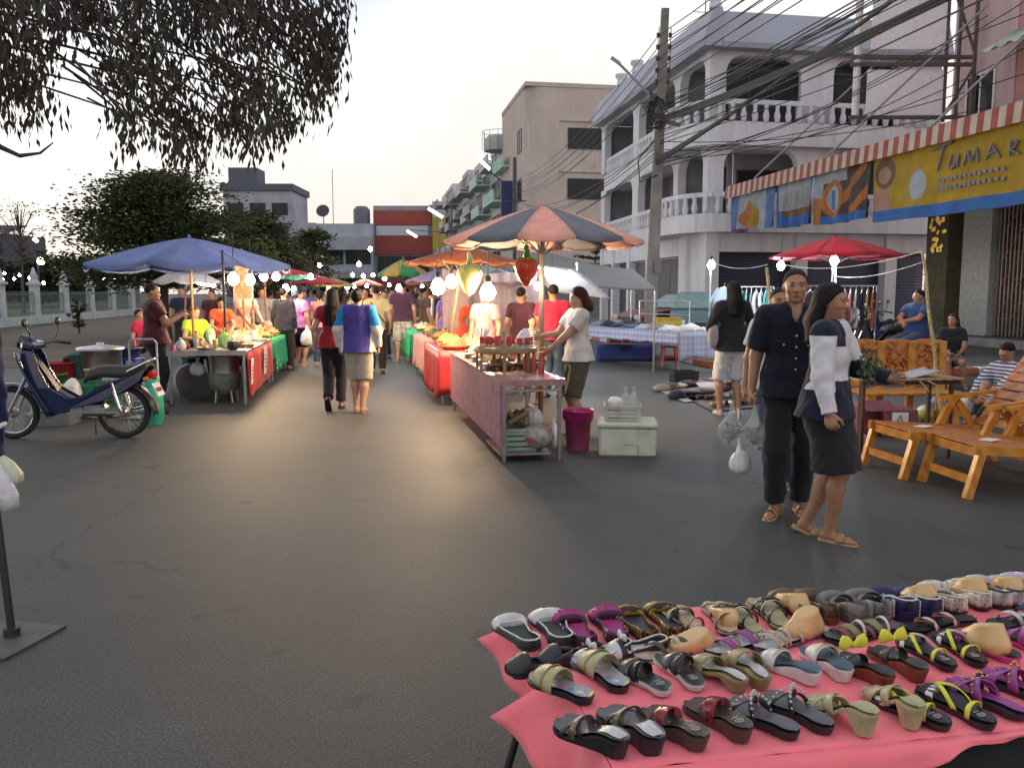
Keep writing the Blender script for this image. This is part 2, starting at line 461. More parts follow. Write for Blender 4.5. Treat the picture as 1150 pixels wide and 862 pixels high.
for (z0, z1) in ((3.7, 6.7), (7.55, 9.95)):
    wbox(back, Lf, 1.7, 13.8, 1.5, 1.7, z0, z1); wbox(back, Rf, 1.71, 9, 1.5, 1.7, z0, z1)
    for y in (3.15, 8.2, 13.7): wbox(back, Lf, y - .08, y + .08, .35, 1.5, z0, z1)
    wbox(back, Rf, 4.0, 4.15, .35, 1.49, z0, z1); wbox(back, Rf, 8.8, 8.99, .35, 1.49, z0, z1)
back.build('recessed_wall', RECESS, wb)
slab = MB()
path = [(.15, 13.8), (-.05, 5.2), (-.35, 4.6), (-.7, 3.7), (-.88, 2.6), (-.88, 1.6), (-.7, .75), (-.38, .15), (.1, -.22), (.7, -.36), (9, -.36)]
for z0, z1 in ((3.68, 4.33), (6.7, 7.5)):
    poly = [(x, y, z0) for x, y in path] + [(9, 1.7, z0), (1.7, 1.7, z0), (1.7, 13.8, z0)]
    slab.prism(poly[::-1], (0, 0, 0), (0, 0, z1 - z0))
slab.build('balcony_slab', WHITEB, wb)
for z0, z1 in ((4.33, 5.02), (7.5, 8.2)):
    bl = MB()
    pp = [Vector((x + .02, y + .02, 0)) for x, y in path]
    for p in along(pp, .42): bl.lathe([(.08, z0), (.13, z0 + .2), (.07, z0 + .42), (.1, z1 - .08)], (p.x, p.y, 0), 6)
    for a, b in zip(pp, pp[1:]):
        bl.beam(a + Vector((0, 0, z1 - .04)), b + Vector((0, 0, z1 - .04)), .1, .16)
    bl.build('balustrade', WHITEB, wb)
rf = MB()
prof = [(-.45, 9.95), (-.5, 10.12), (-.15, 11.22), (.2, 11.22), (.2, 9.95)]
rf.prism([(x, -.5, z) for x, z in prof], (0, 0, 0), (0, 14.3, 0))
rf.prism([(0, w_, z) for w_, z in prof][::-1], (.22, 0, 0), (9.1, 0, 0))
rf.box((4.8, 7.2, 9.95 + .15), (9, 13, .2))
rf.build('roof_parapet', M('parapet_panel', (.36, .38, .45), .7, var=.12, scale=.5), wb)
fi = MB()
ac = 0
for f_, u_, z_ in ((Lf, 6.4, 4.5), (Lf, 12, 4.6), (Rf, 6.2, 7.75), (Lf, 12.2, 7.8)):
    a = MB(); wbox(a, f_, u_, u_ + .85, .95, 1.25, z_, z_ + .6); a.build('air_conditioner', M('ac_cream', (.45, .44, .4), .6), wb)
    a = MB(); cc = Vector(f_(u_ + .5, .93, z_ + .3)); a.lathe([(.2, -.01), (.22, .01), (.001, .012)], cc, 14, 0, rotm(R(90), 0, 0) if f_ is Rf else rotm(0, R(-90), 0)); a.build('fan_grille', DSTEEL, wb)
for p in ((-.0, -.3), (-.0, 8.2), (0, 10.5)): fi.lathe([(.22, 11.23), (.22, 11.4), (.16, 11.45), (.3, 11.6), (.3, 11.72)], (p[0], p[1], 0), 10)
fi.build('roof_urn', WHITEB, wb)
gf = MB()
wbox(gf, Rf, -.0, .5, -.02, .5, 0, 3.68); wbox(gf, Lf, 1.9, 2.6, -.02, .4, 0, 3.68); wbox(gf, Lf, .52, 1.9, .16, .5, 0, 3.68)
for x in (3.5, 7.1): wbox(gf, Rf, x, x + .45, -.02, .4, 0, 3.68)
for y in (6.2, 8.9, 11.4, 13.4): wbox(gf, Lf, y, y + .35, -.02, .4, 0, 3.68)
wbox(gf, Rf, .5, 9, .05, .45, 3.0, 3.67); wbox(gf, Lf, 2.6, 13.4, .05, .45, 2.95, 3.67)
wbox(gf, Rf, .6, 9, .9, 1.0, 0, 3.66)
gf.build('ground_storey', WHITEB, wb)
def shutter(par, f, x0, x1, w_, z0, z1, m, name='shutter', step=.11):
    s = MB(); z = z0
    while z < z1 - .01:
        wbox(s, f, x0, x1, w_ - .012 if int((z - z0) / step) % 2 else w_, w_ + .06, z, min(z1, z + step - .004)); z += step
    return s.build(name, m, par)
shutter(wb, Rf, .55, 3.48, .4, .1, 3.0, NAVYSH); shutter(wb, Rf, 4.0, 7.05, .4, .1, 3.0, NAVYSH); shutter(wb, Rf, 7.6, 8.95, .4, .1, 3.0, NAVYSH)
shutter(wb, Lf, 2.65, 4.3, .3, .1, 2.9, GREYSH); shutter(wb, Lf, 4.36, 6.15, .3, .1, 2.9, GREYSH)
shutter(wb, Lf, 6.6, 8.8, .3, .1, 2.9, GREYSH); shutter(wb, Lf, 9.3, 11.3, .3, .1, 2.9, NAVYSH); shutter(wb, Lf, 11.8, 13.3, .3, .1, 2.9, GREYSH)
def window(par, f, x0, x1, w_, z0, z1, nm=2, fr=DSTEEL, gl=GLASSD, name='window'):
    s = MB(); fw = .05
    for a, b, c, d in ((x0, x1, z0, z0 + fw), (x0, x1, z1 - fw, z1), (x0, x0 + fw, z0 + fw, z1 - fw), (x1 - fw, x1, z0 + fw, z1 - fw)): wbox(s, f, a, b, w_ - .04, w_ + .02, c, d)
    for i in range(1, nm): xx = x0 + (x1 - x0) * i / nm; wbox(s, f, xx - .02, xx + .02, w_ - .035, w_ + .02, z0 + fw, z1 - fw)
    o = s.build(name, fr, par)
    p = MB(); wbox(p, f, x0 + .01, x1 - .01, w_ - .01, w_ + .015, z0 + .01, z1 - .01); p.build('pane', gl, o); return o
for zz in (4.35, 7.55):
    window(wb, Lf, 4.1, 5.6, 1.45, zz + .1, zz + 1.9, 2); window(wb, Lf, 9.5, 11.6, 1.45, zz + .1, zz + 1.9, 3)
    window(wb, Lf, 1.8, 2.6, 1.45, zz + .1, zz + 1.9, 1)
window(wb, Rf, 1.75, 3.9, 1.45, 4.4, 6.1, 2); window(wb, Rf, 4.8, 7.2, 1.45, 4.4, 6.3, 2)
window(wb, Rf, .62, 3.43, .2, 8.2, 9.4, 3); window(wb, Rf, 4.72, 7.38, .2, 8.2, 9.4, 3)
wt = MB(); wt.tube([(1, 3, 11), (1, 3, 13.6)], .02); 
for z in (12.2, 12.8, 13.3): wt.tube([(.5, 3, z), (1.6, 3, z)], .012)
wt.build('roof_aerial', DSTEEL, wb)

# ---- beige block behind
BE = STAIN('beige_render', (.55, .47, .42), .88)
bb = thing('beige_building', 'plain beige concrete block with long dark windows and rounded corner', 'building', (XA(590, 63), 63, 0), ST)
s = MB(); r = 1.2; poly = [(r - r * sin(a), r - r * cos(a), 0) for a in [pi / 2 * i / 6 for i in range(7)]][::-1]
poly = poly + [(16, 0, 0), (16, 11, 0), (0, 11, 0)]
s.prism(poly, (0, 0, 0), (0, 0, 16.7)); s.box((8, 5.5, 16.8), (16.1, 11.1, .3))
s.build('wall', BE, bb)
for z in (12.2, 8.5, 4.9): window(bb, Rf, 3.2, 9, -.02, z, z + 1.55, 3); window(bb, Lf, 1.6, 3.2, -.02, z, z + 1.7, 2); window(bb, Rf, 10, 15, -.02, z, z + 1.55, 3)
s = MB()
for z in (14.2, 10.5, 6.9): wbox(s, Rf, 2.6, 16, -.12, 0.0, z, z + .12)
s.build('ledge', BE, bb)
s = MB(); wbox(s, Lf, 4, 4.35, -1.2, -.02, 5.2, 10.3)
s.build('vertical_sign', M('navy_sign', (.03, .03, .14), .5, var=.1), bb)

# ---- row of shophouses running down the right side of the street
cols_ = [((.38, .62, .5), 'mint green'), ((.5, .5, .52), 'pale grey'), ((.42, .58, .52), 'faded green'), ((.45, .44, .47), 'dusty grey'), ((.5, .5, .46), 'cream'),
         ((.34, .36, .4), 'blue grey'), ((.48, .46, .44), 'stained white'), ((.4, .38, .36), 'brownish'), ((.5, .52, .54), 'off white'), ((.3, .3, .32), 'dark grey')]
for i in range(10):
    Y = 70 + i * 6.1; x = 12.13 - .172 * Y; h = 13.3 + .28 * i + [0, .8, -.6, .5, -.3, .7, 0, -.5, .6, .2][i]
    c, nme = cols_[i]
    mt = STAIN('shop_' + nme.replace(' ', '_'), tuple(min(.8, x * .9 + .2) for x in c), .75)
    sb = thing('shophouse', f'{nme} four storey shophouse with stacked balconies, {["nearest", "second", "third", "fourth", "fifth", "sixth", "seventh", "eighth", "ninth", "farthest"][i]} in the row down the street', 'shophouse', (x, Y, 0), ST, 'shophouses in a row down the right side of the street')
    s = MB(); s.box((5, 3, h / 2), (10, 5.98, h)); s.box((4.9, 3, h + .3), (10, 5.9, .6), None, 0); s.build('wall', mt, sb)
    nb = 4
    for k in range(nb):
        z = 3.3 + k * (h - 3.6) / 3.4 * 1.0
        if z > h - 1: break
        d = [1.5, 1.1, 1.7, .9, 1.3][(i + k) % 5]
        s = MB(); wbox(s, Lf, .15, 5.8, -d, -.003, z, z + .16); wbox(s, Lf, .15, 5.8, -d, -d + .12, z + .16, z + 1.0)
        if i % 3 == 0:
            for q in range(6): wbox(s, Lf, .4 + q * .9, .5 + q * .9, -d - .05, -d - .003, z + .2, z + .95)
        s.build('balcony', mt, sb)
        window(sb, Lf, .6, 2.6, -.02, z + .4, z + 2.2, 2); window(sb, Lf, 3.3, 5.3, -.02, z + .4, z + 2.2, 2)
    if i % 2 == 0:
        s = MB(); s.grid(lambda a, b: (-1.8 + 2.2 * a, .2 + 5.5 * b, 3.0 + .5 * a + .03 * sin(60 * b)), 2, 30); s.build('awning', M('tin_%d' % (i % 3), [(.2, .3, .25), (.35, .2, .12), (.3, .3, .33)][i % 3], .6, var=.3), sb, .03)
s = thing('roof_dome', 'round water tank with railing on the mint green shophouse roof', 'water tank', (XA(540, 73), 73, 13.6 + .33))
a = MB(); a.lathe([(1.7, 0), (1.7, 1.3), (1.2, 1.8), (0.01, 2.0)], (0, 0, 0), 18); a.build('tank', M('tank_grey', (.4, .42, .42), .7), s)
a = MB()
for k in range(12): a.tube([(1.9 * cos(k * pi / 6), 1.9 * sin(k * pi / 6), 0), (1.9 * cos(k * pi / 6), 1.9 * sin(k * pi / 6), 2.2)], .03, 5)
a.tube([(1.9 * cos(k * pi / 12), 1.9 * sin(k * pi / 12), 2.2) for k in range(25)], .03, 5); a.build('railing', DSTEEL, s)

# ---- buildings closing the street
def block(name, label, u0, u1, Y, vt, wallm, rz=0, depth=10):
    x0, x1 = XA(u0, Y), XA(u1, Y); h = P(u0, vt, Y).z
    t = thing(name, label, 'building', (x0, Y, 0), rz)
    s = MB(); s.box(((x1 - x0) / 2, depth / 2, h / 2), (x1 - x0, depth, h)); s.build('wall', wallm, t)
    return t, x1 - x0, h
REDB = M('red_cladding', (.33, .07, .05), .7, var=.15, scale=.4)
t, W_, h = block('red_building', 'red and grey office building with white name band at the end of the street', 421, 486, 140, 231, GREYB)
s = MB()
for z0, z1 in ((h - 3.2, h - .8), (h - 8.0, h - 5.0), (1.2, 4)): wbox(s, Rf, .02, W_ - .02, -.3, -.002, z0, z1)
s.build('red_band', REDB, t)
s = MB(); wbox(s, Rf, .5, W_ - .6, -.25, -.002, h - 4.9, h - 3.3); s.build('name_band', M('band_white', (.6, .6, .62), .6), t)
window(t, Rf, .6, W_ * .48, -.05, h - 11.5, h - 8.3, 2); window(t, Rf, W_ * .52, W_ - .5, -.05, h - 11.5, h - 8.3, 2)
YEL = M('yellow_wall', (.5, .38, .06), .7, var=.15, scale=.5)
t, W_, h = block('yellow_building', 'narrow yellow building beside the red office block', 486.5, 512, 139, 226, M('pale_top', (.42, .46, .5), .8))
s = MB(); wbox(s, Rf, .01, W_ - .01, -.25, -.003, h - 8, h - 2.6); s.build('yellow_front', YEL, t)
window(t, Rf, .4, W_ - .4, -.05, h - 11, h - 8.6, 2)
t, W_, h = block('white_building', 'low white building with long balconies and satellite dish at the end of the street', 356, 420, 138, 251, M('white_far', (.45, .46, .5), .8, var=.15, scale=.5))
for z in (h - 6.6, h - 11.2):
    s = MB(); wbox(s, Rf, 0, W_, -1.3, -.003, z + 2.3, z + 4.4 if z > h - 8 else z + 3.4); s.build('balcony', M('white_far', (0, 0, 0)), t)
    window(t, Rf, .5, W_ * .48, -.05, z, z + 2.2, 3); window(t, Rf, W_ * .52, W_ - .4, -.05, z, z + 2.2, 3)
s = MB(); s.lathe([(.01, 0), (.8, .25), (1.1, .6)], (1.0, 2, h + 2.0), 14, 0, rotm(R(70), 0, 0)); s.tube([(1, 2, h), (1, 2, h + 2)], .08); s.build('satellite_dish', DSTEEL, t)
s = MB(); s.lathe([(1.4, 0), (1.4, 2.4), (.9, 3.0), (.01, 3.1)], (W_ - 2.2, 2.5, h), 16); s.build('water_tank', M('tank_dk', (.12, .13, .16), .5), t)
s = MB(); s.tube([(2.6, 2, h), (2.6, 2, h + 9)], .06, 5); s.build('mast', DSTEEL, t)
t, W_, h = block('signboard_building', 'white shop building with red signboard and orange awning behind the trees', 326, 355.6, 137, 250, M('white_far2', (.4, .41, .44), .8, var=.15, scale=.5))
s = MB(); wbox(s, Rf, .3, W_ - .5, -.4, -.003, h - 3.2, h - .9); s.build('red_sign', M('red_sign', (.5, .05, .04), .5, var=.1), t)
s = MB()
for k in range(7): wbox(s, Rf, .7 + k * .46, .95 + k * .46, -.45, -.402, h - 2.4, h - 1.8)
s.build('sign_lettering', WHITEP, t)
window(t, Rf, .5, W_ - .5, -.05, h - 6.5, h - 4, 3); window(t, Rf, .5, W_ - .5, -.05, h - 11, h - 8.6, 3)
s = MB(); wbox(s, Rf, .3, W_, -1.5, -.003, h - 8.3, h - 6.9); s.build('orange_awning', M('orange_awning', (.5, .13, .04), .6), t)
t, W_, h = block('apartment_block', 'tall stained grey apartment block rising behind the dark tree', 255, 331, 118, 214, M('apt_grey', (.36, .37, .43), .85, var=.25, scale=.35), 0, 9)
s = MB(); wbox(s, Rf, -.3, W_ + .3, -.4, 9.3, h, h + .9); s.box((2.5, 3, h + 2.1), (4, 4, 2.4)); s.build('roof', M('apt_dark', (.1, .11, .14), .8), t)
for k in range(4):
    z = h - 3.4 - k * 3.2
    s = MB(); wbox(s, Rf, .0, W_, -.8, -.003, z - 1.1, z - .25); s.build('balcony', M('apt_grey', (0, 0, 0)), t)
    for q in range(3): window(t, Rf, .6 + q * 3.1, 2.8 + q * 3.1, -.05, z, z + 1.7, 2)
for i, (u0, u1, Y, vt, c) in enumerate(((-60, 12, 120, 262, (.08, .08, .11)), (14, 62, 128, 300, (.1, .11, .14)), (66, 120, 110, 312, (.2, .2, .22)))):
    t, W_, h = block('distant_building', ['dark building at the far left edge beyond the park', 'low dark building beyond the park with lit stalls in front', 'low grey hall beyond the fence behind the dark tree'][i], u0, u1, Y, vt, M('dist%d' % i, c, .9))
    s = MB(); s.prism([(-.5, -.5, h), (W_ + .5, -.5, h), (W_ + .5, 4.5, h + 1.3), (-.5, 4.5, h + 1.3)], (0, 0, 0), (0, 0, .2)); s.build('roof', M('dark_roof', (.05, .05, .06), .8), t)
    for q in range(4): window(t, Rf, .8 + q * W_ / 4.3, .8 + (q + .6) * W_ / 4.3, -.05, h - 3, h - 1.2, 2)

# ---- pink shop building on the right, set back under the big awning
PINK = M('pink_render', (.44, .23, .21), .8, var=.14, scale=.8, bump=.1)
PO = Vector((12.55, 25.3, 0))
def SFr(s_, t_, z): return PO + SD * s_ + TD * t_ + Vector((0, 0, z))
pk = thing('pink_shop_building', 'pink shop building with folding metal gate and dark pillar under the awning', 'building', PO, ST)
s = MB()
wbox(s, Lf, -24, -1.2, .5, 6, 4.2, 12.5); wbox(s, Lf, -5.6, -1.2, .3, .5, 5.3, 12.5)
wbox(s, Lf, -24, -5.65, .3, .49, 5.3, 6.2); wbox(s, Lf, -24, -9.2, .28, .49, 6.2, 12.5)
s.build('wall', PINK, pk)
s = MB(); wbox(s, Lf, -24, -.2, .0, .5, 4.15, 4.9); s.build('lintel', M('lintel_dark', (.07, .075, .07), .8), pk)
s = MB(); wbox(s, Lf, -.95, -.0, -.05, .8, 0, 4.15); s.build('pillar', M('olive_pillar', (.09, .085, .05), .8, var=.3, scale=3), pk)
s = MB(); wbox(s, Lf, -2.45, -1.35, .12, .5, .35, 4.14); s.build('white_panel', M('gate_post', (.4, .41, .4), .7), pk)
s = MB(); wbox(s, Lf, -24, -.0, -.5, 6, 0, .33); s.build('step', CONC, pk)
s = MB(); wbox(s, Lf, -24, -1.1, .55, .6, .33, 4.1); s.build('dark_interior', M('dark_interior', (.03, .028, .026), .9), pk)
gt = MB()
y = -2.55
while y > -13:
    wbox(gt, Lf, y - .045, y, .28, .33, .36, 4.1); y -= .14
gt.build('folding_gate', M('gate_tan', (.27, .2, .17), .5, .3, var=.2, scale=2), pk)
gl = MB()
for k in range(22):
    z = .5 + (k % 11) * .35
    for q in range(36):
        yy = -2.6 - q * .28; gl.beam((.27, yy, z), (.27, yy - .28, z + (.3 if (q + k) % 2 else -.0)), .014, .014)
    if k == 10: break
gl.build('gate_lattice', M('gate_tan', (0, 0, 0)), pk)
s = MB(); wbox(s, Lf, -5.9, -5.6, .2, .36, .35, 4.12); wbox(s, Lf, -5.95, -5.55, .16, .2, 1.4, 1.9); s.build('gate_post', M('cream_post', (.45, .42, .33), .6), pk)
window(pk, Lf, -2.1, -1.0, .24, 6.35, 7.6, 2, WHITEP); window(pk, Lf, -8.8, -6.2, .3, 6.3, 9, 3, WHITEP)
s = MB(); wbox(s, Lf, -2.75, -.35, .27, .5, 5.3, 12.5); s.build('pale_wall', STAIN('pale_pink', (.56, .42, .42), .8), pk)
s = MB(); s.grid(lambda a, b: (-.75 + 1.0 * a, -9.5 + 6.8 * b, 7.75 + .6 * a + .05 * sin(90 * b)), 2, 80); s.build('tin_canopy', M('pale_tin', (.36, .42, .38), .5, .3, var=.25, scale=2), pk, .03)
gs = MB()
for k in range(16):
    a = U(0, 6.28); gs.box((-.08 + U(-.02, .02), -.5 + U(-.3, .3), 3.2 + U(-.5, .5)), (.02, U(.08, .2), U(.08, .16)), rotm(U(-1, 1), 0, 0), 0)
gs.build('gold_garland', M('gold_foil', (.6, .4, .1), .3, .9), pk)

# ---- striped awning with fringe and hanging advertising sheets
aw = thing('striped_awning', 'long red and cream striped tin awning along the shop front', 'awning', (5.45 + .0, 28.6, 0), ST)
# outer edge starts at (7.27, 28.4) and runs towards the camera
EO = Vector((XA(815, 28.4, 5), 28.4, 0))
aw.location = EO
AR = M('awning_red', (.26, .055, .045), .7, var=.2, scale=3); AC = M('awning_cream', (.4, .34, .28), .6, var=.15, scale=3)
s = MB(); L_ = 20.0; n = int(L_ / .19)
for k in range(n):
    y0 = -k * .19
    yb = y0 - .19
    s.quad((0, y0, 5.05), (0, yb, 5.05), (-.03, yb, 4.66), (-.03, y0, 4.66), k % 2)
    s.quad((4.6, y0, 5.75), (4.6, yb, 5.75), (0, yb, 5.05), (0, y0, 5.05), k % 2)
s.build('striped_sheet', [AR, AC], aw, .015)
s = MB()
for k in range(8): s.beam((.05, -k * 2.8 - .1, 5.0), (4.6, -k * 2.8 - .1, 5.68), .06)
s.beam((.06, 0, 4.98), (.06, -L_, 4.98), .06)
s.build('frame', DSTEEL, aw)
for k in (1, 3.2, 5.4, 7.6): MB().tube([(.1, -k * 1.9, 5.1), (4.6, -k * 1.9, 9.2)], .03, 6).build('tie_rod', M('tie_grey', (.3, .3, .32), .5, .5), aw)

def banner(name, label, y0, y1, zt, zb, mats, idx, sag=.0, wav=.07, parts=None):
    def f(a, b):
        y = y0 + (y1 - y0) * a; z = zt + (zb - zt) * b + sag * sin(pi * a) * b
        x = .12 + wav * sin(a * 23) * b + wav * .6 * sin(a * 41 + 2 * b) * b
        return (x, y, z)
    s = MB(); s.grid(f, 180, 80, idx)
    o = s.build(name, mats, None, .004); at(o, EO, ST); tag(o, label, 'banner', None)
    return o, f
bC = [M('ad_' + k, tuple(x * .8 for x in c), .65, var=.2, scale=3, spec=.25) for k, c in (('sky', (.08, .17, .36)), ('pale', (.3, .34, .4)), ('orange', (.36, .13, .03)), ('yellow', (.34, .23, .015)), ('dark', (.06, .05, .05)), ('brown', (.14, .08, .05)), ('skin', (.33, .2, .14)), ('blue', (.03, .12, .36)), ('purple', (.12, .05, .2)), ('lightgrey', (.27, .27, .3)))]
def idx1(a, b):
    if b > .9 and a < .5: return 8
    if abs(a - .45) < .26 * (1 - abs(b - .62) / .45) and b > .15: return 2 if a < .5 else 3
    if a < .2: return 0
    return 1 if a < .8 else 0
banner('advert_sheet', 'torn blue and orange plastic advert sheet, farthest one hanging under the awning', -.2, -3.3, 4.68, 3.55, bC, idx1, -.1)
def idx2(a, b):
    if b > .78: return 7
    if b > .62: return 5 if a > .25 else 7
    if a < .05 or a > .95: return 7
    if b < .22: return 1
    return 9
banner('advert_sheet', 'blue and white plastic advert sheet between two torn ones under the awning', -3.35, -5.4, 4.72, 3.45, bC, idx2, -.05)
def idx3(a, b):
    if a > .93: return 4
    if (a - .38) ** 2 / .03 + (b - .55) ** 2 / .12 < 1:
        if (a - .38) ** 2 / .012 + (b - .55) ** 2 / .06 < 1: return 7 if abs(a - .38) < .05 and .4 < b < .75 else 1
        return 2
    if a < .2: return 2 if b > .5 else 1
    if b < .25 and a < .6: return 1
    if b > .85: return 7
    return 4 if (a * 3 + b * 2) % 1 < .6 else 2
banner('advert_sheet', 'orange and black plastic advert sheet with bottle picture, scalloped lower edge', -5.45, -8.1, 4.75, 3.38, bC, idx3, -.06)
def idx4(a, b):
    if b > .84: return 7
    if a > .93: return 1
    if a > .74: return 9
    if (a - .06) ** 2 / .0012 + (b - .33) ** 2 / .016 < 1: return 6
    if (a - .065) ** 2 / .0035 + (b - .3) ** 2 / .05 < 1: return 5
    if b > .5 and a < .13 - .1 * (1 - b): return 6
    if (a - .24) ** 2 / .0014 + (b - .55) ** 2 / .04 < 1: return 1
    return 3
yb_, ybf = banner('advert_sheet', 'long yellow advert banner with blue lower strip and grey lettering', -8.2, -15.2, 4.8, 3.22, bC, idx4, -.05, .05)
# lettering on the yellow banner: slanted brush strokes of the shop name and two small lines
lt = MB()
def on(a, b, e=-.02): p = ybf(a, b); return Vector((p[0] + e - .03, p[1], p[2]))
strokes = [[(.30, .14), (.40, .10)], [(.36, .12), (.33, .42)], [(.40, .26), (.385, .42), (.41, .43), (.43, .27)], [(.43, .27), (.425, .43)], [(.45, .43), (.465, .26), (.48, .40), (.50, .25), (.51, .42)],
           [(.54, .42), (.56, .25), (.59, .42)], [(.545, .35), (.58, .34)], [(.62, .43), (.625, .25), (.65, .28), (.64, .34), (.62, .35), (.66, .43)]]
for st in strokes:
    for p, q in zip(st, st[1:]): lt.tube([on(p[0] + (q[0] - p[0]) * i / 3, p[1] + (q[1] - p[1]) * i / 3) for i in range(4)], .022, 6)
for r0 in (.55, .66):
    for k in range(14): lt.box(on(.34 + k * .02, r0 + .01 * (k % 2)), (.01, .09, .07))
lo = lt.build('lettering', M('letter_grey', (.13, .14, .2), .5), yb_)

# ---- steel frame billboard projecting over the street
bo = Vector((XA(963, 24, 8), 24, 0))
bf = thing('billboard_frame', 'steel frame with two blank white panels projecting over the street', 'billboard', bo, 0)
s = MB(); s.lathe([(.1, 6.45), (.1, 11.5)], (0, 0, 0), 12); s.build('post', M('billboard_post', (.6, .57, .54), .5, .4), bf)
WP = XA(1062, 24, 8) - bo.x
s = MB(); s.box((WP / 2 + .15, .0, 7.1), (WP - .3, .06, 1.25)); s.box((WP / 2 + .2, .0, 9.0), (WP - .35, .06, 1.45)); s.build('blank_panel', M('panel_white', (.8, .77, .78), .7, var=.08), bf)
s = MB()
for z in (6.42, 7.85, 8.05, 9.9, 10.3, 10.9): s.box((WP / 2 + .25, -.07, z), (WP + .9, .08, .1))
for x in (WP, WP + .35, WP + .8): s.box((x, -.02, 8.6), (.08, .08, 4.6))
s.beam((WP + .1, 0, 6.6), (WP + .8, 0, 7.8), .06); s.beam((WP + .1, 0, 10), (WP + .8, 0, 8.2), .06)
s.build('frame', M('frame_rust', (.12, .09, .09), .7, .3), bf)

# ---- utility pole and cables
def cable(mb, a, b, sag, r=.012, n=14):
    a, b = Vector(a), Vector(b)
    mb.tube([a.lerp(b, i / n) - Vector((0, 0, sag * 4 * (i / n) * (1 - i / n))) for i in range(n + 1)], r, 5, 0, False)
PB = Vector((XA(729, 23), 23, 0)); TOPX = XA(747, 23, 9) - PB.x
pole = thing('utility_pole', 'tall leaning concrete utility pole rising behind the clothes table', 'utility pole', PB)
s = MB()
for k in range(8):
    z0, z1 = k * 1.13, (k + 1) * 1.13; w0, w1 = .34 - .018 * k, .34 - .018 * (k + 1)
    vs = []
    for z, ww in ((z0, w0), (z1, w1)):
        x = TOPX * z / 9.0; vs += [(x - ww / 2, -ww / 3, z), (x + ww / 2, -ww / 3, z), (x + ww / 2, ww / 3, z), (x - ww / 2, ww / 3, z)]
    s.add(vs, [(0, 1, 5, 4), (1, 2, 6, 5), (2, 3, 7, 6), (3, 0, 4, 7), (4, 5, 6, 7)])
s.build('shaft', M('pole_concrete', (.2, .185, .165), .85, var=.25, scale=3, bump=.2), pole)
s = MB()
for sd in (-.16, .16):
    s.tube([(TOPX * .9 + sd, -.05, 7.0), (TOPX + sd, -.05, 8.55)], .012, 5)
    for k in range(5):
        z = 7.15 + k * .3; x = TOPX * z / 9 + sd; s.lathe([(.03, -.06), (.055, -.03), (.035, 0), (.055, .03), (.03, .06)], (x, -.05, z), 8)
s.build('insulator_rack', M('insulator', (.06, .035, .03), .4), pole)
s = MB(); s.beam((TOPX * .6 - .1, -.15, 6.15), (TOPX * .6 + .55, -.15, 6.0), .09); s.box((TOPX * .55 - .05, -.2, 5.35), (.16, .1, .2)); s.box((TOPX * .3 + .08, -.2, 2.25), (.18, .12, .34)); s.build('bracket', M('brkt', (.16, .13, .11), .7), pole)
s = MB()
for k in range(26):
    c = Vector((TOPX * .62 - .1 + U(-.25, .18), -.1 + U(-.1, .1), 6.35 + U(-.35, .4))); s.tube([c, c + Vector((U(-.3, .3), U(-.1, .1), U(-.3, .3))), c + Vector((U(-.3, .3), 0, U(-.3, .1)))], .018, 4)
s.tube([(TOPX * .55 - .15, -.2, 5.6), (TOPX * .55 - .55, -.1, 5.1), (TOPX * .55 - .5, -.1, 4.5), (TOPX * .5, -.1, 4.7)], .02, 5)
s.build('tangled_cable', BLACK, pole)
s = MB(); s.tube([(TOPX * .65, 0, 6.55), (TOPX * .65 - 1.15, -.3, 7.55)], .035, 6); s.box((TOPX * .65 - 1.25, -.33, 7.62), (.28, .1, .07), rotm(0, .6, 0)); s.build('lamp_arm', M('arm_grey', (.3, .3, .3), .5, .4), pole)
far = Vector((XA(578, 60, 7), 60, 0))
fp = thing('street_lamp', 'thin lamp post with lit fluorescent tube beside the beige block', 'street lamp', far)
s = MB(); s.tube([(0, 0, 0), (0, 0, 11)], .14, 8); s.tube([(0, 0, 8.6), (-1.6, -.3, 9.9)], .05, 6); s.box((0, 0, 8), (1.6, .1, .1)); s.build('post', DSTEEL, fp)
TUBE = EM('tube_white', (.85, .95, 1), 9)
def tube_between(par, a, b, r=.12):
    s = MB(); s.tube([a, b], r, 8); return s.build('lamp_tube', TUBE, par)
tube_between(fp, P(536, 177, 59.6) - far, P(550, 190, 59.6) - far, .11)
NP_ = Vector((9.7, -11, 0))
cb = MB(); PT = Vector((PB.x + TOPX, 23, 0))
for k in range(5):
    for sd in (-.16, .16):
        z = 7.15 + .3 * k
        cable(cb, (PT.x + sd, 23, z), (NP_.x + sd * 3, NP_.y, z + .25), .35 + .1 * k)
        if sd < 0 or k % 2: cable(cb, (PT.x + sd, 23, z), (far.x + sd, 60, z + 1.2), .9)
for k in range(9):
    cable(cb, (PB.x + .16 + U(-.15, .15), 23, 5.6 + .12 * k), (NP_.x + U(-.5, .5), NP_.y, 6.4 + U(-.3, .6)), .5 + U(-.3, .5), .014)
for k in range(6):
    cable(cb, (PB.x + .16, 23, 5.2 + .1 * k), (far.x, 60, 6.6 + .35 * k), .7 + U(0, .8), .014)
for k in range(8):
    cable(cb, (PB.x + .1 + U(-.1, .1), 23, 4.9 + .1 * k), (11.5 + U(-1, 1), 20 + U(-3, 3), 6.6 + U(-.5, 1.5)), U(.1, .8), .012)
for k in range(6): cable(cb, (PB.x + .16, 23, 6.2 + .1 * k), (13, 5 + 2.5 * k, 8.5 + U(0, 2)), U(.2, .7), .012)
cb_o = single(cb, 'overhead_cables', BLACK, 'tangle of black overhead cables running from the utility pole over the street', 'cables'); cb_o.name = 'overhead_cable'
tk = MB()
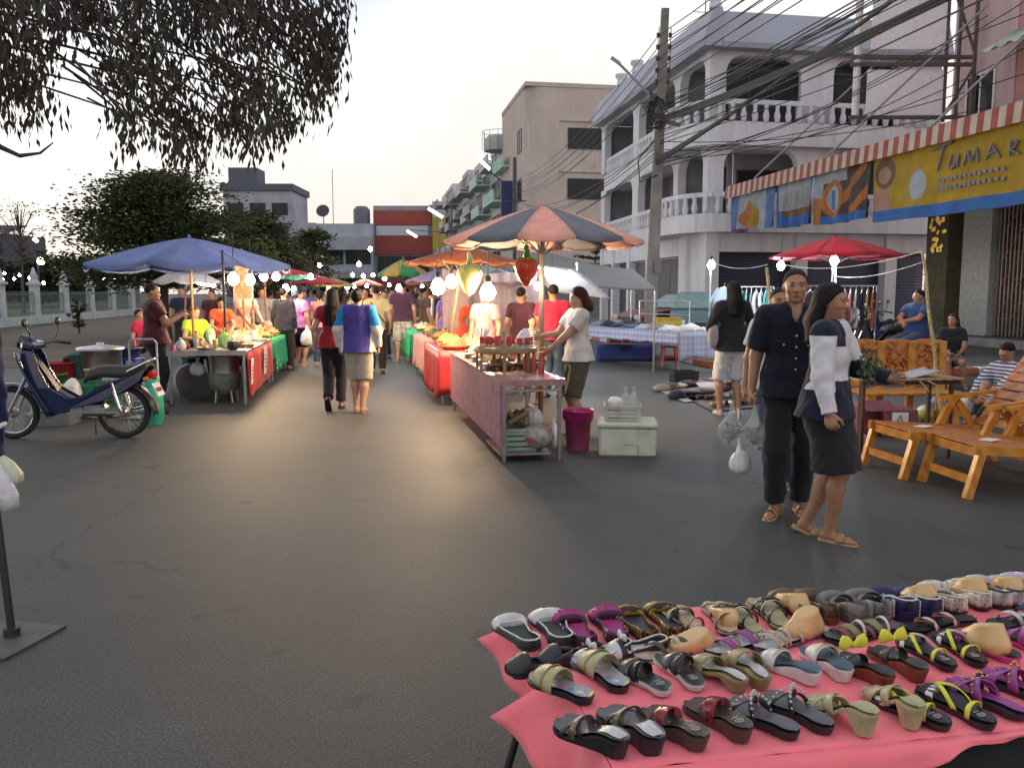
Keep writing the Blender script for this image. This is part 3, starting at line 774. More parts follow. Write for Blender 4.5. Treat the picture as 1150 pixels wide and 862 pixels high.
for q in range(3):
    cable(tk, (PB.x + .15, 23, 6.1 + .06 * q), (NP_.x, NP_.y, 6.9 + .1 * q), 1.0 + .05 * q, .04, 24)
    cable(tk, (PB.x + .1, 22.9, 5.0 + .06 * q), (10.2, 3, 9.5 + .12 * q), .35 + .1 * q, .035, 24)
single(tk, 'trunk_cable', BLACK, 'thick bundled black trunk cable slanting up across the white building', 'cables')
s = thing('far_pole', 'thin pole holding two lit tubes over the stalls at the street end', 'street lamp', (XA(508, 62), 62, 0))
a = MB(); a.tube([(0, 0, 0), (0, 0, 8.2)], .09, 6); a.tube([(0, 0, 7.4), (-1.6, -.5, 7.9)], .03, 5); a.tube([(0, 0, 5.9), (-3.3, -.5, 6.1)], .03, 5); a.build('post', DSTEEL, s)
tube_between(s, P(481, 234, 61.5) - s.location, P(497, 244, 61.5) - s.location, .1); tube_between(s, P(457, 259, 61.5) - s.location, P(468, 266, 61.5) - s.location, .08)

# ================================================================ fence
WPNT = M('fence_white', (.5, .52, .54), .7, var=.15, scale=2)
fpts = [Vector((XA(u, Y), Y, 0)) for u, Y in ((-70, 29.5), (-35, 32.6), (2, 36.5), (41, 40.5), (74, 44.5), (103, 48.5), (127, 52.5), (149, 56.5), (169, 60.5))]
fn = thing('park_fence', 'white fence with pointed pillars and thin railings along the park', 'fence', fpts[0])
for i, p in enumerate(fpts):
    q = p - fpts[0]; s = MB(); s.box(q + Vector((0, 0, .95)), (.34, .34, 1.9)); s.box(q + Vector((0, 0, 1.95)), (.5, .5, .12)); s.lathe([(.26, 2.01), (.16, 2.2), (.2, 2.26), (.03, 2.75)], q, 8); s.build('pillar', WPNT, fn)
    if i:
        a = fpts[i - 1] - fpts[0]
        s = MB(); s.beam(a + Vector((0, 0, .2)), q + Vector((0, 0, .2)), .22, .4); s.build('low_wall', WPNT, fn)
        s = MB(); s.beam(a + Vector((0, 0, 1.45)), q + Vector((0, 0, 1.45)), .05); s.beam(a + Vector((0, 0, .55)), q + Vector((0, 0, .55)), .05)
        for k in range(1, 20): t_ = a.lerp(q, k / 20); s.tube([t_ + Vector((0, 0, .4)), t_ + Vector((0, 0, 1.6))], .018, 4)
        s.build('railing', M('rail_green', (.12, .16, .14), .6), fn)

# ================================================================ trees
def leaf_mesh(mb, c, d, L, W, m=0):
    d = d.normalized(); sd = d.cross(Vector((U(-1, 1), U(-1, 1), U(-1, 1)))).normalized() * W / 2
    up = d.cross(sd).normalized() * W * .15
    mb.add([c, c + d * L * .5 + sd + up, c + d * L, c + d * L * .5 - sd + up], [(0, 1, 2), (0, 2, 3)], m)
def foliage(name, cols):
    m, nt, b = _base(name); co = coords(nt)
    o = ramp(nt, noise_out(nt, co, 1.1, 3), [(.35, cols[0]), (.5, cols[1]), (.65, cols[2])])
    nt.links.new(o, b.inputs['Base Color']); b.inputs['Roughness'].default_value = .6; b.inputs['Specular IOR Level'].default_value = .2
    return m
LEAF1 = foliage('drooping_leaves', [(.03, .022, .018), (.06, .045, .038), (.065, .068, .045)])
BARK = M('bark', (.07, .05, .04), .9, var=.3, scale=6, bump=.6)
ht = thing('overhanging_tree', 'large tree with drooping dark leaves hanging into the top of the picture', 'tree', (-8.2, 8.6, 0))
base = ht.location.copy()
lv = MB(); br = MB()
br.tube([(0, 0, 0), (.1, .05, 2), (.3, .1, 4), (.9, .3, 5.6), (2.0, .4, 6.6)], [.28, .24, .2, .16, .12], 10)
def inm(u, v):
    if v < -14: return u < 392
    # main mass
    e = [(-20, 385), (0, 388), (40, 390), (75, 375), (105, 378), (125, 368), (140, 345), (160, 300), (190, 262), (195, 262)]
    lft = [(-20, 90), (0, 92), (40, 95), (70, 105), (110, 118), (145, 128), (160, 150), (168, 190), (188, 215), (195, 235)]
    def ip(t, x):
        for (a, b), (c, d) in zip(t, t[1:]):
            if a <= x <= c: return b + (d - b) * (x - a) / (c - a)
        return None
    a, b = ip(lft, v), ip(e, v)
    if a is not None and a < u < b: return True
    if u < 82 and v < 60 + 70 * (1 - u / 90): return True
    if u < 60 and v < 135: return True
    return False
cen = []
tries = 0
while len(cen) < 430 and tries < 30000:
    tries += 1
    u, v = U(-60, 395), U(-150, 190)
    if not inm(u, v) or (v > 28 and 60 - v * .1 < u < 108 + v * .12): continue
    dens = .55 + .45 * sin(u * .045 + 1.3 * sin(v * .03)) * cos(v * .05 + u * .013)
    if rnd.random() > dens + .3: continue
    if v < -14 and rnd.random() < .5: continue
    cen.append(P(u, v - 8, U(6.8, 10.5)))
for c in cen:
    q = c - base
    st = q + Vector((-U(.2, .6), U(-.3, .3), U(.3, .6)))
    br.tube([st, q + Vector((-.05, 0, .12)), q], [.012, .009, .004], 4)
    for k in range(int(U(20, 38))):
        a = q + Vector((rnd.gauss(0, .085), rnd.gauss(0, .13), rnd.gauss(.02, .13)))
        leaf_mesh(lv, a, Vector((U(-.35, .35), U(-.35, .35), -1)), U(.06, .15), U(.024, .045))
for k in range(22):
    c = rnd.choice(cen) - base; m_ = Vector((c.x * .45, c.y * .3, c.z + .9)); br.tube([(1.2 + U(-.6, .8), .3, 6 + U(-.3, .5)), m_, c + Vector((0, 0, .15))], [.04, .02, .006], 5)
br.tube([P(-20, 150, 7.5) - base, P(0, 165, 7.5) - base, P(22, 175, 7.5) - base, P(45, 172, 7.5) - base, P(60, 160, 7.5) - base], [.03, .025, .02, .012, .005], 6)
br.tube([(.2, .1, 3.4), P(-60, 120, 7.5) - base, P(-20, 150, 7.5) - base], [.1, .06, .03], 6)
br.build('trunk', BARK, ht); lv.build('crown', LEAF1, ht)

def bushy(name, label, loc, W_, H_, z0, n, cols, trunk_r=.15, leaf=(.25, .12), sprays=40, flat=True, D_=None):
    t = thing(name, label, 'tree', loc); lv = MB(); br = MB(); D_ = D_ or W_ * .7
    br.tube([(0, 0, 0), (U(-.1, .1), 0, z0 * .6), (U(-.2, .2), 0, z0 + H_ * .4)], [trunk_r, trunk_r * .8, trunk_r * .3], 8)
    for k in range(sprays):
        a = U(0, 2 * pi); rr = (rnd.random() ** .5); zf = U(0, 1)
        prof = (1 - zf) ** .55 if flat else math.sqrt(max(0, 1 - (2 * zf - 1) ** 2))
        c = Vector((cos(a) * rr * W_ / 2 * prof, sin(a) * rr * D_ / 2 * prof, z0 + H_ * zf))
        br.tube([(0, 0, z0 + H_ * zf * .5), c * .6 + Vector((0, 0, (z0 + H_ * zf) * .4)), c], [.04, .02, .006], 4)
        out = Vector((cos(a), sin(a), .12))
        for i in range(n // sprays):
            p = c + out * rnd.gauss(0, W_ * .075) + Vector((rnd.gauss(0, W_ * .05), rnd.gauss(0, W_ * .05), rnd.gauss(0, H_ * .028)))
            leaf_mesh(lv, p, out + Vector((U(-.8, .8), U(-.8, .8), U(-.4, .25))), U(leaf[0] * .6, leaf[0]), leaf[1])
    br.build('trunk', BARK, t); lv.build('crown', foliage(name + '_leaves%d' % len(bpy.data.materials), cols), t)
    return t
GRN = [(.03, .042, .018), (.05, .068, .026), (.085, .095, .04)]
bushy('spreading_tree', 'dense dark green spreading tree behind the blue umbrella', (XA(188, 27), 27, 0), 6.7, 3.5, 1.75, 42000, GRN, .2, (.17, .07), 250)
bushy('spreading_tree', 'smaller green tree right of the dark spreading tree above the red umbrella', (XA(300, 30), 30, 0), 3.2, 3.0, 1.3, 11000, [(.03, .045, .02), (.05, .06, .025), (.07, .075, .035)], .1, (.17, .07), 90)
bushy('roadside_tree', 'low bushy tree above the lit stalls in front of the signboard building', (XA(352, 42), 42, 0), 3.4, 2.6, 2.0, 3500, [(.03, .045, .02), (.05, .06, .025), (.07, .075, .035)], .1, (.26, .1), 60)
bushy('small_tree', 'small rounded shrub tree beside the fence pillars', (XA(89, 31), 31, 0), .75, 1.1, .3, 900, GRN, .04, (.12, .05), 24, False)
bushy('bare_tree', 'thin almost bare tree above the park at the far left', (XA(28, 62), 62, 0), 5.5, 4.5, 3.6, 900, [(.1, .07, .06), (.13, .09, .08), (.15, .1, .09)], .12, (.22, .1), 60, False)
for i, (u, Y, W_, H_) in enumerate(((-20, 85, 9, 4), (45, 90, 10, 4.2), (95, 95, 8, 4.5))):
    bushy('park_tree', ['dark tree at the left edge across the park', 'wide dark tree across the park left of the fence lamp', 'dark tree across the park nearest the spreading tree'][i], (XA(u, Y), Y, 0), W_, H_, .6, 3500, [(.012, .015, .01), (.02, .025, .016), (.03, .035, .02)], .2, (.6, .3), 60, False)
bushy('balcony_shrub', 'overgrown shrub on the ledge between the beige block and white building', (XA(668, 47), 47, 3.2), 3.2, 1.3, .2, 1400, [(.03, .025, .02), (.05, .045, .03), (.06, .06, .04)], .05, (.2, .08), 30, False)
a = MB(); a.box((0, 0, 1.6), (7, 4, 3.2)); wbox(a, Rf, -3.6, 3.6, -2.6, -2.0, 2.7, 3.2); single(a, 'side_shed', M('shed_grey', (.2, .2, .2), .8), 'low flat roofed annex between the white corner building and the beige block', 'annex', (XA(665, 50), 50, 0), ST)
# ================================================================ people: distance-field bodies turned into one continuous surface
class Field:
    def __init__(s, lo, hi, h):
        s.h = h; s.lo = np.array(lo, float) - 2 * h; s.n = (np.ceil((np.array(hi) + 2 * h - s.lo) / h)).astype(int) + 1
        s.ax = [s.lo[i] + h * np.arange(s.n[i]) for i in range(3)]
        s.D = np.full(s.n, 1.0, np.float32)
    def sub(s, lo, hi, mg):
        i0 = [max(0, int((lo[i] - mg - s.lo[i]) / s.h)) for i in range(3)]
        i1 = [min(s.n[i], int((hi[i] + mg - s.lo[i]) / s.h) + 2) for i in range(3)]
        if any(b <= a for a, b in zip(i0, i1)): return None
        sl = tuple(slice(a, b) for a, b in zip(i0, i1))
        X = s.ax[0][sl[0]][:, None, None]; Y = s.ax[1][sl[1]][None, :, None]; Z = s.ax[2][sl[2]][None, None, :]
        return sl, X, Y, Z
    def comb(s, sl, d, k, neg=False):
        D = s.D[sl]
        if neg:
            d = -d; hh = np.clip(.5 - .5 * (d - D) / max(k, 1e-5), 0, 1)  # smooth max
            s.D[sl] = d * (1 - hh) + D * hh + k * hh * (1 - hh)
        else:
            hh = np.clip(.5 + .5 * (D - d) / max(k, 1e-5), 0, 1)
            s.D[sl] = D * (1 - hh) + d * hh - k * hh * (1 - hh)
    def cone(s, a, b, ra, rb, k=.02, ratio=1.0, side=None, ca=False, cb=False, neg=False):
        a = np.array(a, float); b = np.array(b, float); r = max(ra, rb)
        q = s.sub(np.minimum(a, b) - r, np.maximum(a, b) + r, k + s.h * 2)
        if q is None: return
        sl, X, Y, Z = q; u = b - a; L = max(1e-6, np.linalg.norm(u)); u = u / L
        px, py, pz = X - a[0], Y - a[1], Z - a[2]
        t = px * u[0] + py * u[1] + pz * u[2]; tc = np.clip(t, 0, L); f = tc / L; R_ = ra + (rb - ra) * f
        if ratio == 1.0:
            d = np.sqrt(np.maximum(0, px * px + py * py + pz * pz - 2 * t * tc + tc * tc)) - R_
        else:
            sd = np.array(side if side is not None else (1, 0, 0), float); sd -= u * sd.dot(u); sd /= np.linalg.norm(sd); fw = np.cross(u, sd)
            ds = px * sd[0] + py * sd[1] + pz * sd[2]; df = (px * fw[0] + py * fw[1] + pz * fw[2]) / ratio
            d = (np.sqrt(ds * ds + df * df + (t - tc) ** 2) - R_) * (.5 + .5 * min(1, ratio))
        if cb: d = np.maximum(d, t - L)
        if ca: d = np.maximum(d, -t)
        s.comb(sl, d, k, neg)
    def ell(s, c, r, k=.02, M_=None, neg=False):
        c = np.array(c, float); rm = max(r)
        q = s.sub(c - rm, c + rm, k + 2 * s.h)
        if q is None: return
        sl, X, Y, Z = q; px, py, pz = X - c[0], Y - c[1], Z - c[2]
        if M_ is not None:
            m = np.array(M_)  # columns are axes
            px, py, pz = (px * m[0, i] + py * m[1, i] + pz * m[2, i] for i in range(3))
        l = np.sqrt((px / r[0]) ** 2 + (py / r[1]) ** 2 + (pz / r[2]) ** 2)
        g = np.sqrt((px / r[0] ** 2) ** 2 + (py / r[1] ** 2) ** 2 + (pz / r[2] ** 2) ** 2) + 1e-6
        s.comb(sl, l * (l - 1) / g, k, neg)
    def plane(s, p, nrm):
        """keep the side the normal points away from"""
        X, Y, Z = s.ax[0][:, None, None], s.ax[1][None, :, None], s.ax[2][None, None, :]
        s.D = np.maximum(s.D, ((X - p[0]) * nrm[0] + (Y - p[1]) * nrm[1] + (Z - p[2]) * nrm[2]).astype(np.float32))
    def wrinkle(s, amp, seed, fz=38):
        X, Y, Z = s.ax[0][:, None, None], s.ax[1][None, :, None], s.ax[2][None, None, :]
        s.D = s.D + amp * (np.sin(fz * Z + 21 * X + seed) * np.sin(17 * X - 25 * Y + 2 * seed) + .6 * np.sin(70 * X + 22 * Z + seed) * np.sin(31 * Z + 60 * Y)).astype(np.float32)
    def mesh(s, colour=None):
        D = s.D; S = D < 0
        n = S.shape
        c = [S[i:n[0] - 1 + i, j:n[1] - 1 + j, k:n[2] - 1 + k] for i in (0, 1) for j in (0, 1) for k in (0, 1)]
        tot = sum(x.astype(np.int8) for x in c); act = (tot > 0) & (tot < 8)
        idx = np.argwhere(act)
        if len(idx) == 0: return [], []
        vid = np.full(act.shape, -1, np.int32); vid[act] = np.arange(len(idx))
        off = np.array([(i, j, k) for i in (0, 1) for j in (0, 1) for k in (0, 1)])
        V = np.stack([D[idx[:, 0] + o[0], idx[:, 1] + o[1], idx[:, 2] + o[2]] for o in off], 1)
        acc = np.zeros((len(idx), 3)); cnt = np.zeros(len(idx))
        for a in range(8):
            for b in range(a + 1, 8):
                if np.abs(off[a] - off[b]).sum() != 1: continue
                va, vb = V[:, a], V[:, b]; m = (va < 0) != (vb < 0)
                t = np.where(m, va / np.where(m, va - vb, 1), 0)
                acc[m] += (off[a] + (off[b] - off[a]) * t[:, None])[m]; cnt[m] += 1
        P_ = (idx + acc / cnt[:, None]) * s.h + s.lo
        F_ = []
        for ax in range(3):
            o1, o2 = (ax + 1) % 3, (ax + 2) % 3
            A = [slice(0, n[0] - 1)] * 3; A = [slice(0, x) for x in n]; B = list(A); A[ax] = slice(0, n[ax] - 1); B[ax] = slice(1, n[ax])
            SA, SB = S[tuple(A)], S[tuple(B)]; e = np.argwhere(SA != SB)
            ok = (e[:, o1] > 0) & (e[:, o2] > 0) & (e[:, o1] < n[o1] - 1) & (e[:, o2] < n[o2] - 1); e = e[ok]
            pos = SA[e[:, 0], e[:, 1], e[:, 2]]
            def g(d1, d2):
                q = e.copy(); q[:, o1] -= d1; q[:, o2] -= d2; return vid[q[:, 0], q[:, 1], q[:, 2]]
            Q = np.stack([g(1, 1), g(0, 1), g(0, 0), g(1, 0)], 1)
            Q[~pos] = Q[~pos][:, ::-1]; F_.append(Q)
        return P_, np.concatenate(F_)
    def build(s, name, mats, parent, colour=None):
        P_, F_ = s.mesh(); me = bpy.data.meshes.new(name)
        me.from_pydata(P_.tolist() if len(P_) else [], [], F_.tolist() if len(F_) else [])
        if not isinstance(mats, (list, tuple)): mats = [mats]
        for m in mats: me.materials.append(m)
        if len(F_):
            me.polygons.foreach_set('use_smooth', np.ones(len(F_), bool))
            if colour is not None:
                C_ = P_[F_].mean(1); me.polygons.foreach_set('material_index', np.array([colour(*p) for p in C_], np.int32))
        o = bpy.data.objects.new(name, me); col.objects.link(o); o.parent = parent; return o

def ik(a, t, l1, l2, hint):
    a, t, hint = Vector(a), Vector(t), Vector(hint); d = t - a; L = min(d.length, (l1 + l2) * .995); dn = d.normalized()
    x = (l1 * l1 - l2 * l2 + L * L) / (2 * L); y = math.sqrt(max(0, l1 * l1 - x * x))
    hh = (hint - dn * hint.dot(dn)).normalized()
    return a + dn * x + hh * y, a + dn * L
SKINS = {'tan': M('skin_tan', (.36, .18, .105), .42, var=.13, scale=22, sss=.05, bump=.15), 'light': M('skin_light', (.46, .26, .17), .45, var=.12, scale=22, sss=.05, bump=.15), 'dark': M('skin_dark', (.25, .12, .07), .5, var=.08, scale=14, sss=.05)}
HAIRM = M('black_hair', (.009, .007, .007), .5, var=.5, scale=60, bump=.5, spec=.2)
HAIRB = M('brown_hair', (.05, .02, .012), .5, var=.5, scale=60, bump=.5, spec=.2)
LIPM = M('lips', (.28, .09, .07), .45, var=.05)
EYEW = M('eye_white', (.3, .27, .25), .25, var=.02); EYED = M('iris_dark', (.012, .009, .008), .15, var=.02)

def person(label, loc, rz, H=1.62, skin='tan', hair='short', hairm=None, shirt=None, bottom=None, shoes=None, res=.012, pel=.93, lean=(0, 0), hipy=0,
           armL=None, armR=None, footL=None, footR=None, toeL=(0, -1), toeR=(0, -1), yaw=0, pitch=0, female=False, curlL=.5, curlR=.5, group=None, hairlen=.3,
           bulk=1.0, elbL=(.6, .8, -.3), elbR=(-.6, .8, -.3), kneeL=(.05, -1, 0), kneeR=(-.05, -1, 0), face=False, hdL=None, hdR=None, zoff=0.0, twist=0.0, extra=None, hdwL=None, hdwR=None, anim=None):
    """loc: point on the ground below the hips; figure faces local -Y.  Measures are for a 1.70 m body and are scaled."""
    k = H / 1.70
    t = thing('person', label, 'person', loc, rz, group); t.scale = (1, 1, 1)
    sw = (.155 if female else .178) * (1 + (bulk - 1) * .5); hw = .088
    pelv = Vector((0, hipy, pel)); up = Vector((lean[0], -lean[1], 1)).normalized()
    side = Vector((cos(twist), sin(twist), 0))
    chest = pelv + up * .33; neck = pelv + up * .5 + Vector((0, .012, 0)); hc = neck + Vector((up.x * .6, up.y * .55 - .012, 1)).normalized() * .165
    sh = {1: pelv + up * .455 + side * sw, -1: pelv + up * .455 - side * sw}
    hp = {1: pelv + Vector((hw, 0, -.03)), -1: pelv + Vector((-hw, 0, -.03))}
    A = {1: armL or (sw + .07, -.04 + sh[1].y, sh[1].z - .50), -1: armR or (-sw - .07, -.04 + sh[-1].y, sh[-1].z - .50)}
    Fo = {1: footL or (.10, .02, .08), -1: footR or (-.10, .02, .08)}
    el, wr, kn, an = {}, {}, {}, {}
    for s_ in (1, -1):
        el[s_], wr[s_] = ik(sh[s_], A[s_], .275, .245, elbL if s_ > 0 else elbR)
        kn[s_], an[s_] = ik(hp[s_], Fo[s_], .43, .415, kneeL if s_ > 0 else kneeR)
    toe = {1: Vector((toeL[0], toeL[1], 0)).normalized(), -1: Vector((toeR[0], toeR[1], 0)).normalized()}
    if len(toeL) > 2: toe[1] = Vector(toeL).normalized()
    if len(toeR) > 2: toe[-1] = Vector(toeR).normalized()
    pts = [pelv, hc] + [x for d in (sh, el, wr, kn, an) for x in d.values()]
    lo = [min(p[i] for p in pts) - .2 for i in range(3)]; hi = [max(p[i] for p in pts) + .2 for i in range(3)]
    lo[2] = min(p.z for p in pts) - .12
    for s_ in (1, -1):
        e = an[s_] + toe[s_] * .2
        for i in range(3): lo[i] = min(lo[i], e[i] - .05); hi[i] = max(hi[i], e[i] + .05)
        e = wr[s_] + (wr[s_] - el[s_]).normalized() * .22
        for i in range(3): lo[i] = min(lo[i], e[i] - .03); hi[i] = max(hi[i], e[i] + .03)
    hM = np.array((Matrix.Rotation(yaw, 3, 'Z') @ Matrix.Rotation(pitch, 3, 'X')))
    hv = lambda x, y, z: np.array(hc) + hM @ np.array((x, y, z))
    b = bulk
    if face: 
        S_ = {1: side * 0, -1: side * 0}
    F = Field(lo, hi, res / k)
    # torso
    wst = .118 if female else .13
    F.cone(pelv + up * .38, pelv + up * .14, .145 * b if not female else .13 * b, wst * b, .05, .68, side)
    F.cone(pelv + up * .14, pelv - up * .02, wst * b, .145 * b, .05, .72, side)
    F.cone(sh[-1] * .8 + sh[1] * .2 + up * .005, sh[1] * .8 + sh[-1] * .2 + up * .005, .065, .065, .05)
    if female:
        for s_ in (1, -1): F.ell(pelv + up * .3 + side * .07 * s_ + Vector((0, -.066, 0)), (.052, .045, .05), .03)
    F.cone(neck - up * .03, hv(0, .01, -.06), .058 if not female else .05, .052 if not female else .045, .03)
    for s_ in (1, -1):
        F.cone(sh[s_], el[s_], .052 * b, .04 * b, .04); F.cone(el[s_], wr[s_], .041 * b, .027, .02)
        F.cone(hp[s_], kn[s_], .088 * b, .056 * b, .04); F.cone(kn[s_], an[s_] + Vector((0, 0, .0)), .056 * b, .036, .03)
        F.cone(kn[s_] * .7 + an[s_] * .3 + Vector((0, .012, 0)), kn[s_] * .45 + an[s_] * .55, .052 * b, .04, .03)
        hl = an[s_] + Vector((0, 0, -.045)) - toe[s_] * .03; F.cone(hl, an[s_] + toe[s_] * .13 + Vector((0, 0, -.055)), .032, .026, .03, .75 if False else 1.0)
        F.cone(an[s_] + toe[s_] * .09 + Vector((0, 0, -.058)), an[s_] + toe[s_] * .16 + Vector((0, 0, -.062)), .038, .03, .02, .5, toe[s_].cross(Vector((0, 0, 1))))
        # hand
        d = (wr[s_] - el[s_]).normalized()
        hd = hdL if s_ > 0 else hdR
        if hd: d = Vector(hd).normalized()
        wd = Vector((0, -1, 0)) if abs(d.y) < .8 else Vector((0, 0, 1))
        hw_ = hdwL if s_ > 0 else hdwR
        if hw_: wd = Vector(hw_)
        wd = (wd - d * wd.dot(d)).normalized(); pn = d.cross(wd) * s_
        if pn.dot(Vector((-s_, 0, -.5))) < 0: pn = -pn
        Mh = np.array([[wd[i], pn[i], d[i]] for i in range(3)])
        F.ell(wr[s_] + d * .05, (.042, .018, .052), .015, Mh)
        cu = curlL if s_ > 0 else curlR; fr = max(.0088, res * .8)
        for q in range(4):
            o = wr[s_] + d * (.082 - .006 * abs(q - 1.2)) + wd * (.031 - .0205 * q); L = (.036, .041, .038, .030)[q]
            d1 = (d * cos(cu) + pn * sin(cu)); d2 = (d * cos(cu * 2.2) + pn * sin(cu * 2.2)); d3 = (d * cos(cu * 3.2) + pn * sin(cu * 3.2))
            e1 = o + d1 * L; e2 = e1 + d2 * L * .7; e3 = e2 + d3 * L * .5
            F.cone(o, e1, fr, fr * .95, .004); F.cone(e1, e2, fr * .95, fr * .88, .004); F.cone(e2, e3, fr * .88, fr * .78, .004)
        o = wr[s_] + d * .02 + wd * .03; e1 = o + (d * .8 + wd * .75 + pn * .35).normalized() * .045; e2 = e1 + (d * 1 + wd * .15 + pn * .5).normalized() * .032
        F.cone(o, e1, .014, .011, .01); F.cone(e1, e2, .0108, .009, .004)
    # head
    F.ell(hv(0, .014, .02), (.074, .092, .088), .02, hM); F.ell(hv(0, -.02, -.03), (.062, .072, .085), .03, hM)
    F.ell(hv(0, -.035, -.078), (.045, .046, .034), .03, hM)
    F.cone(hv(0, -.086, -.002), hv(0, -.105, -.036), .008, .0125, .014); F.ell(hv(0, -.095, -.04), (.018, .011, .009), .008, hM)
    if res < .02:
        F.cone(hv(-.036, -.079, .016), hv(.036, -.079, .016), .011, .011, .02)
        for s_ in (1, -1): F.ell(hv(.031 * s_, -.099, -.004), (.017, .012, .010), .012, hM, neg=True)
        for s_ in (1, -1): F.ell(hv(.04 * s_, -.062, -.032), (.022, .018, .02), .02, hM)
        F.ell(hv(0, -.089, -.069), (.023, .011, .0105), .008, hM); F.ell(hv(0, -.078, -.1), (.018, .014, .014), .02, hM)
    for s_ in (1, -1): F.ell(hv(.076 * s_, .012, -.015), (.010, .018, .030), .006, hM)
    body = F.build('body', SKINS[skin], t)
    if face or res < .0125:
        for s_ in (1, -1):
            m = MB(); Mx = Matrix(hM.tolist())
            m.ball(Vector(hv(.031 * s_, -.0845, -.003)), (.0125, .007, .0042), 0, 10, Mx); m.ball(Vector(hv(.031 * s_, -.0895, -.003)), (.0062, .0035, .0045), 1, 8, Mx); m.build('eye', [EYEW, EYED], t)
            m = MB(); m.tube([Vector(hv((.015 + .012 * q) * s_, -.0925 + .0045 * q * q * .5, .018 + .004 * (1 - abs(q - 1.3)))) for q in range(4)], [.003, .0042, .004, .002], 6); m.build('eyebrow', HAIRM, t)
        m = MB(); m.ball(Vector(hv(0, -.0965, -.0645)), (.021, .005, .004), 0, 10, Matrix(hM.tolist())); m.ball(Vector(hv(0, -.096, -.072)), (.018, .005, .005), 0, 10, Matrix(hM.tolist())); m.build('lips', LIPM, t)
    # hair
    hm = hairm or HAIRM
    if hair != 'bald':
        zl = -.3 if hair in ('long', 'curtain') else -.12
        if hair in ('long', 'curtain'): zl = -hairlen - .08
        F = Field([hc.x - .17, hc.y - .17, hc.z + zl - .03], [hc.x + .17, hc.y + .2, hc.z + .16], res / k * .85)
        F.ell(hv(0, .018, .028), (.079, .097, .088) if hair == 'short' else (.081, .099, .09), .01, hM)
        if hair in ('long', 'curtain', 'pony', 'bun', 'bob'):
            F.ell(hv(0, .02, .005), (.085, .1, .1), .01, hM)
        a, bb = (hv(0, -.066, .084) if hair == 'short' else hv(0, -.075, .068)), hM @ np.array((0, -1, -.85))
        F.D = F.D + (.0022 * np.sin(160 * F.ax[0][:, None, None] + 40 * F.ax[2][None, None, :]) * np.sin(130 * F.ax[1][None, :, None])).astype(np.float32)
        F.plane(a - hM @ np.array((0, -.0, 0)), bb / np.linalg.norm(bb))
        if hair in ('long', 'curtain', 'bob'):
            L = hairlen
            dn = np.array((0, .0, -1.0))
            for q, (x, y, r_) in enumerate(((0, .075, .06), (.045, .06, .045), (-.045, .06, .045), (.07, .045, .026), (-.07, .045, .026))):
                if q > 2 and hair == 'long': L2 = L * .75
                else: L2 = L
                s0 = hv(x * .85, y * .8, 0); mid = hv(x * 1.12, y + .025, -.14) if L2 > .15 else None
                if mid is not None:
                    F.cone(s0, mid, r_, r_ * 1.05, .025); F.cone(mid, mid + dn * (L2 - .14) + np.array((0, .012, 0)), r_ * 1.05, r_ * .6, .025)
                else: F.cone(s0, hv(x * 1.1, y, -L2), r_, r_ * .9, .025)
        if hair == 'pony': F.cone(hv(0, .11, .03), hv(0, .13, -.03), .024, .03, .02); F.cone(hv(0, .13, -.03), hv(0, .12, -.12), .03, .012, .02)
        if hair == 'bun': F.ell(hv(0, .105, .045), (.04, .035, .035), .015)
        F.wrinkle(.003 if hair != 'short' else .0015, 3, 12)
        F.build('hair', hm, t)
    # trousers, shorts or skirt
    if bottom:
        kind, m, fn = bottom[0], bottom[1], (bottom[2] if len(bottom) > 2 else None)
        F = Field(lo, [hi[0], hi[1], pelv.z + .2], res / k); e = .012
        wz = pelv + up * .11
        if kind == 'skirt':
            hem = pelv.z - .46; F.cone(wz, Vector((pelv.x + (kn[1].x + kn[-1].x) * .5, (kn[1].y + kn[-1].y) * .5, hem)), .132 * b, .185 * b, .02, .82, side, ca=True, cb=True)
            F.cone(pelv, pelv - Vector((0, 0, .1)), .155 * b, .165 * b, .04, .8, side)
            for s_ in (1, -1): F.cone(hp[s_], kn[s_] * .88 + hp[s_] * .12, .1, .082, .06)
            F.plane((0, 0, hem), (0, 0, -1)); F.plane(wz, tuple(up))
        else:
            F.cone(wz, pelv - up * .0, .122 * b + .006, .148 * b + .006, .02, .76, side)
            F.cone(pelv, pelv - Vector((0, 0, .05)), .145 * b + .008, .13 * b + e, .03, .78, side)
            for s_ in (1, -1):
                if kind == 'shorts': F.cone(hp[s_], kn[s_] + (kn[s_] - hp[s_]) * .04, .094 * b + .008, .088 * b, .03, cb=True)
                elif kind == 'short': F.cone(hp[s_], kn[s_] * .7 + hp[s_] * .3, .1 * b + e, .09 * b, .03, cb=True)
                else:
                    lw = .07 if kind == 'slacks' else .054
                    F.cone(hp[s_], kn[s_], .092 * b + .008, lw + .012, .03); F.cone(kn[s_], an[s_] + (kn[s_] - an[s_]) * (.06 if kind != 'capri' else .35), lw + .012, lw, .02, cb=True)
            F.plane(wz, tuple(up))
        F.wrinkle(.0035, 1.7)
        F.build({'skirt': 'skirt', 'shorts': 'shorts', 'short': 'shorts'}.get(kind, 'trousers'), m, t, fn)
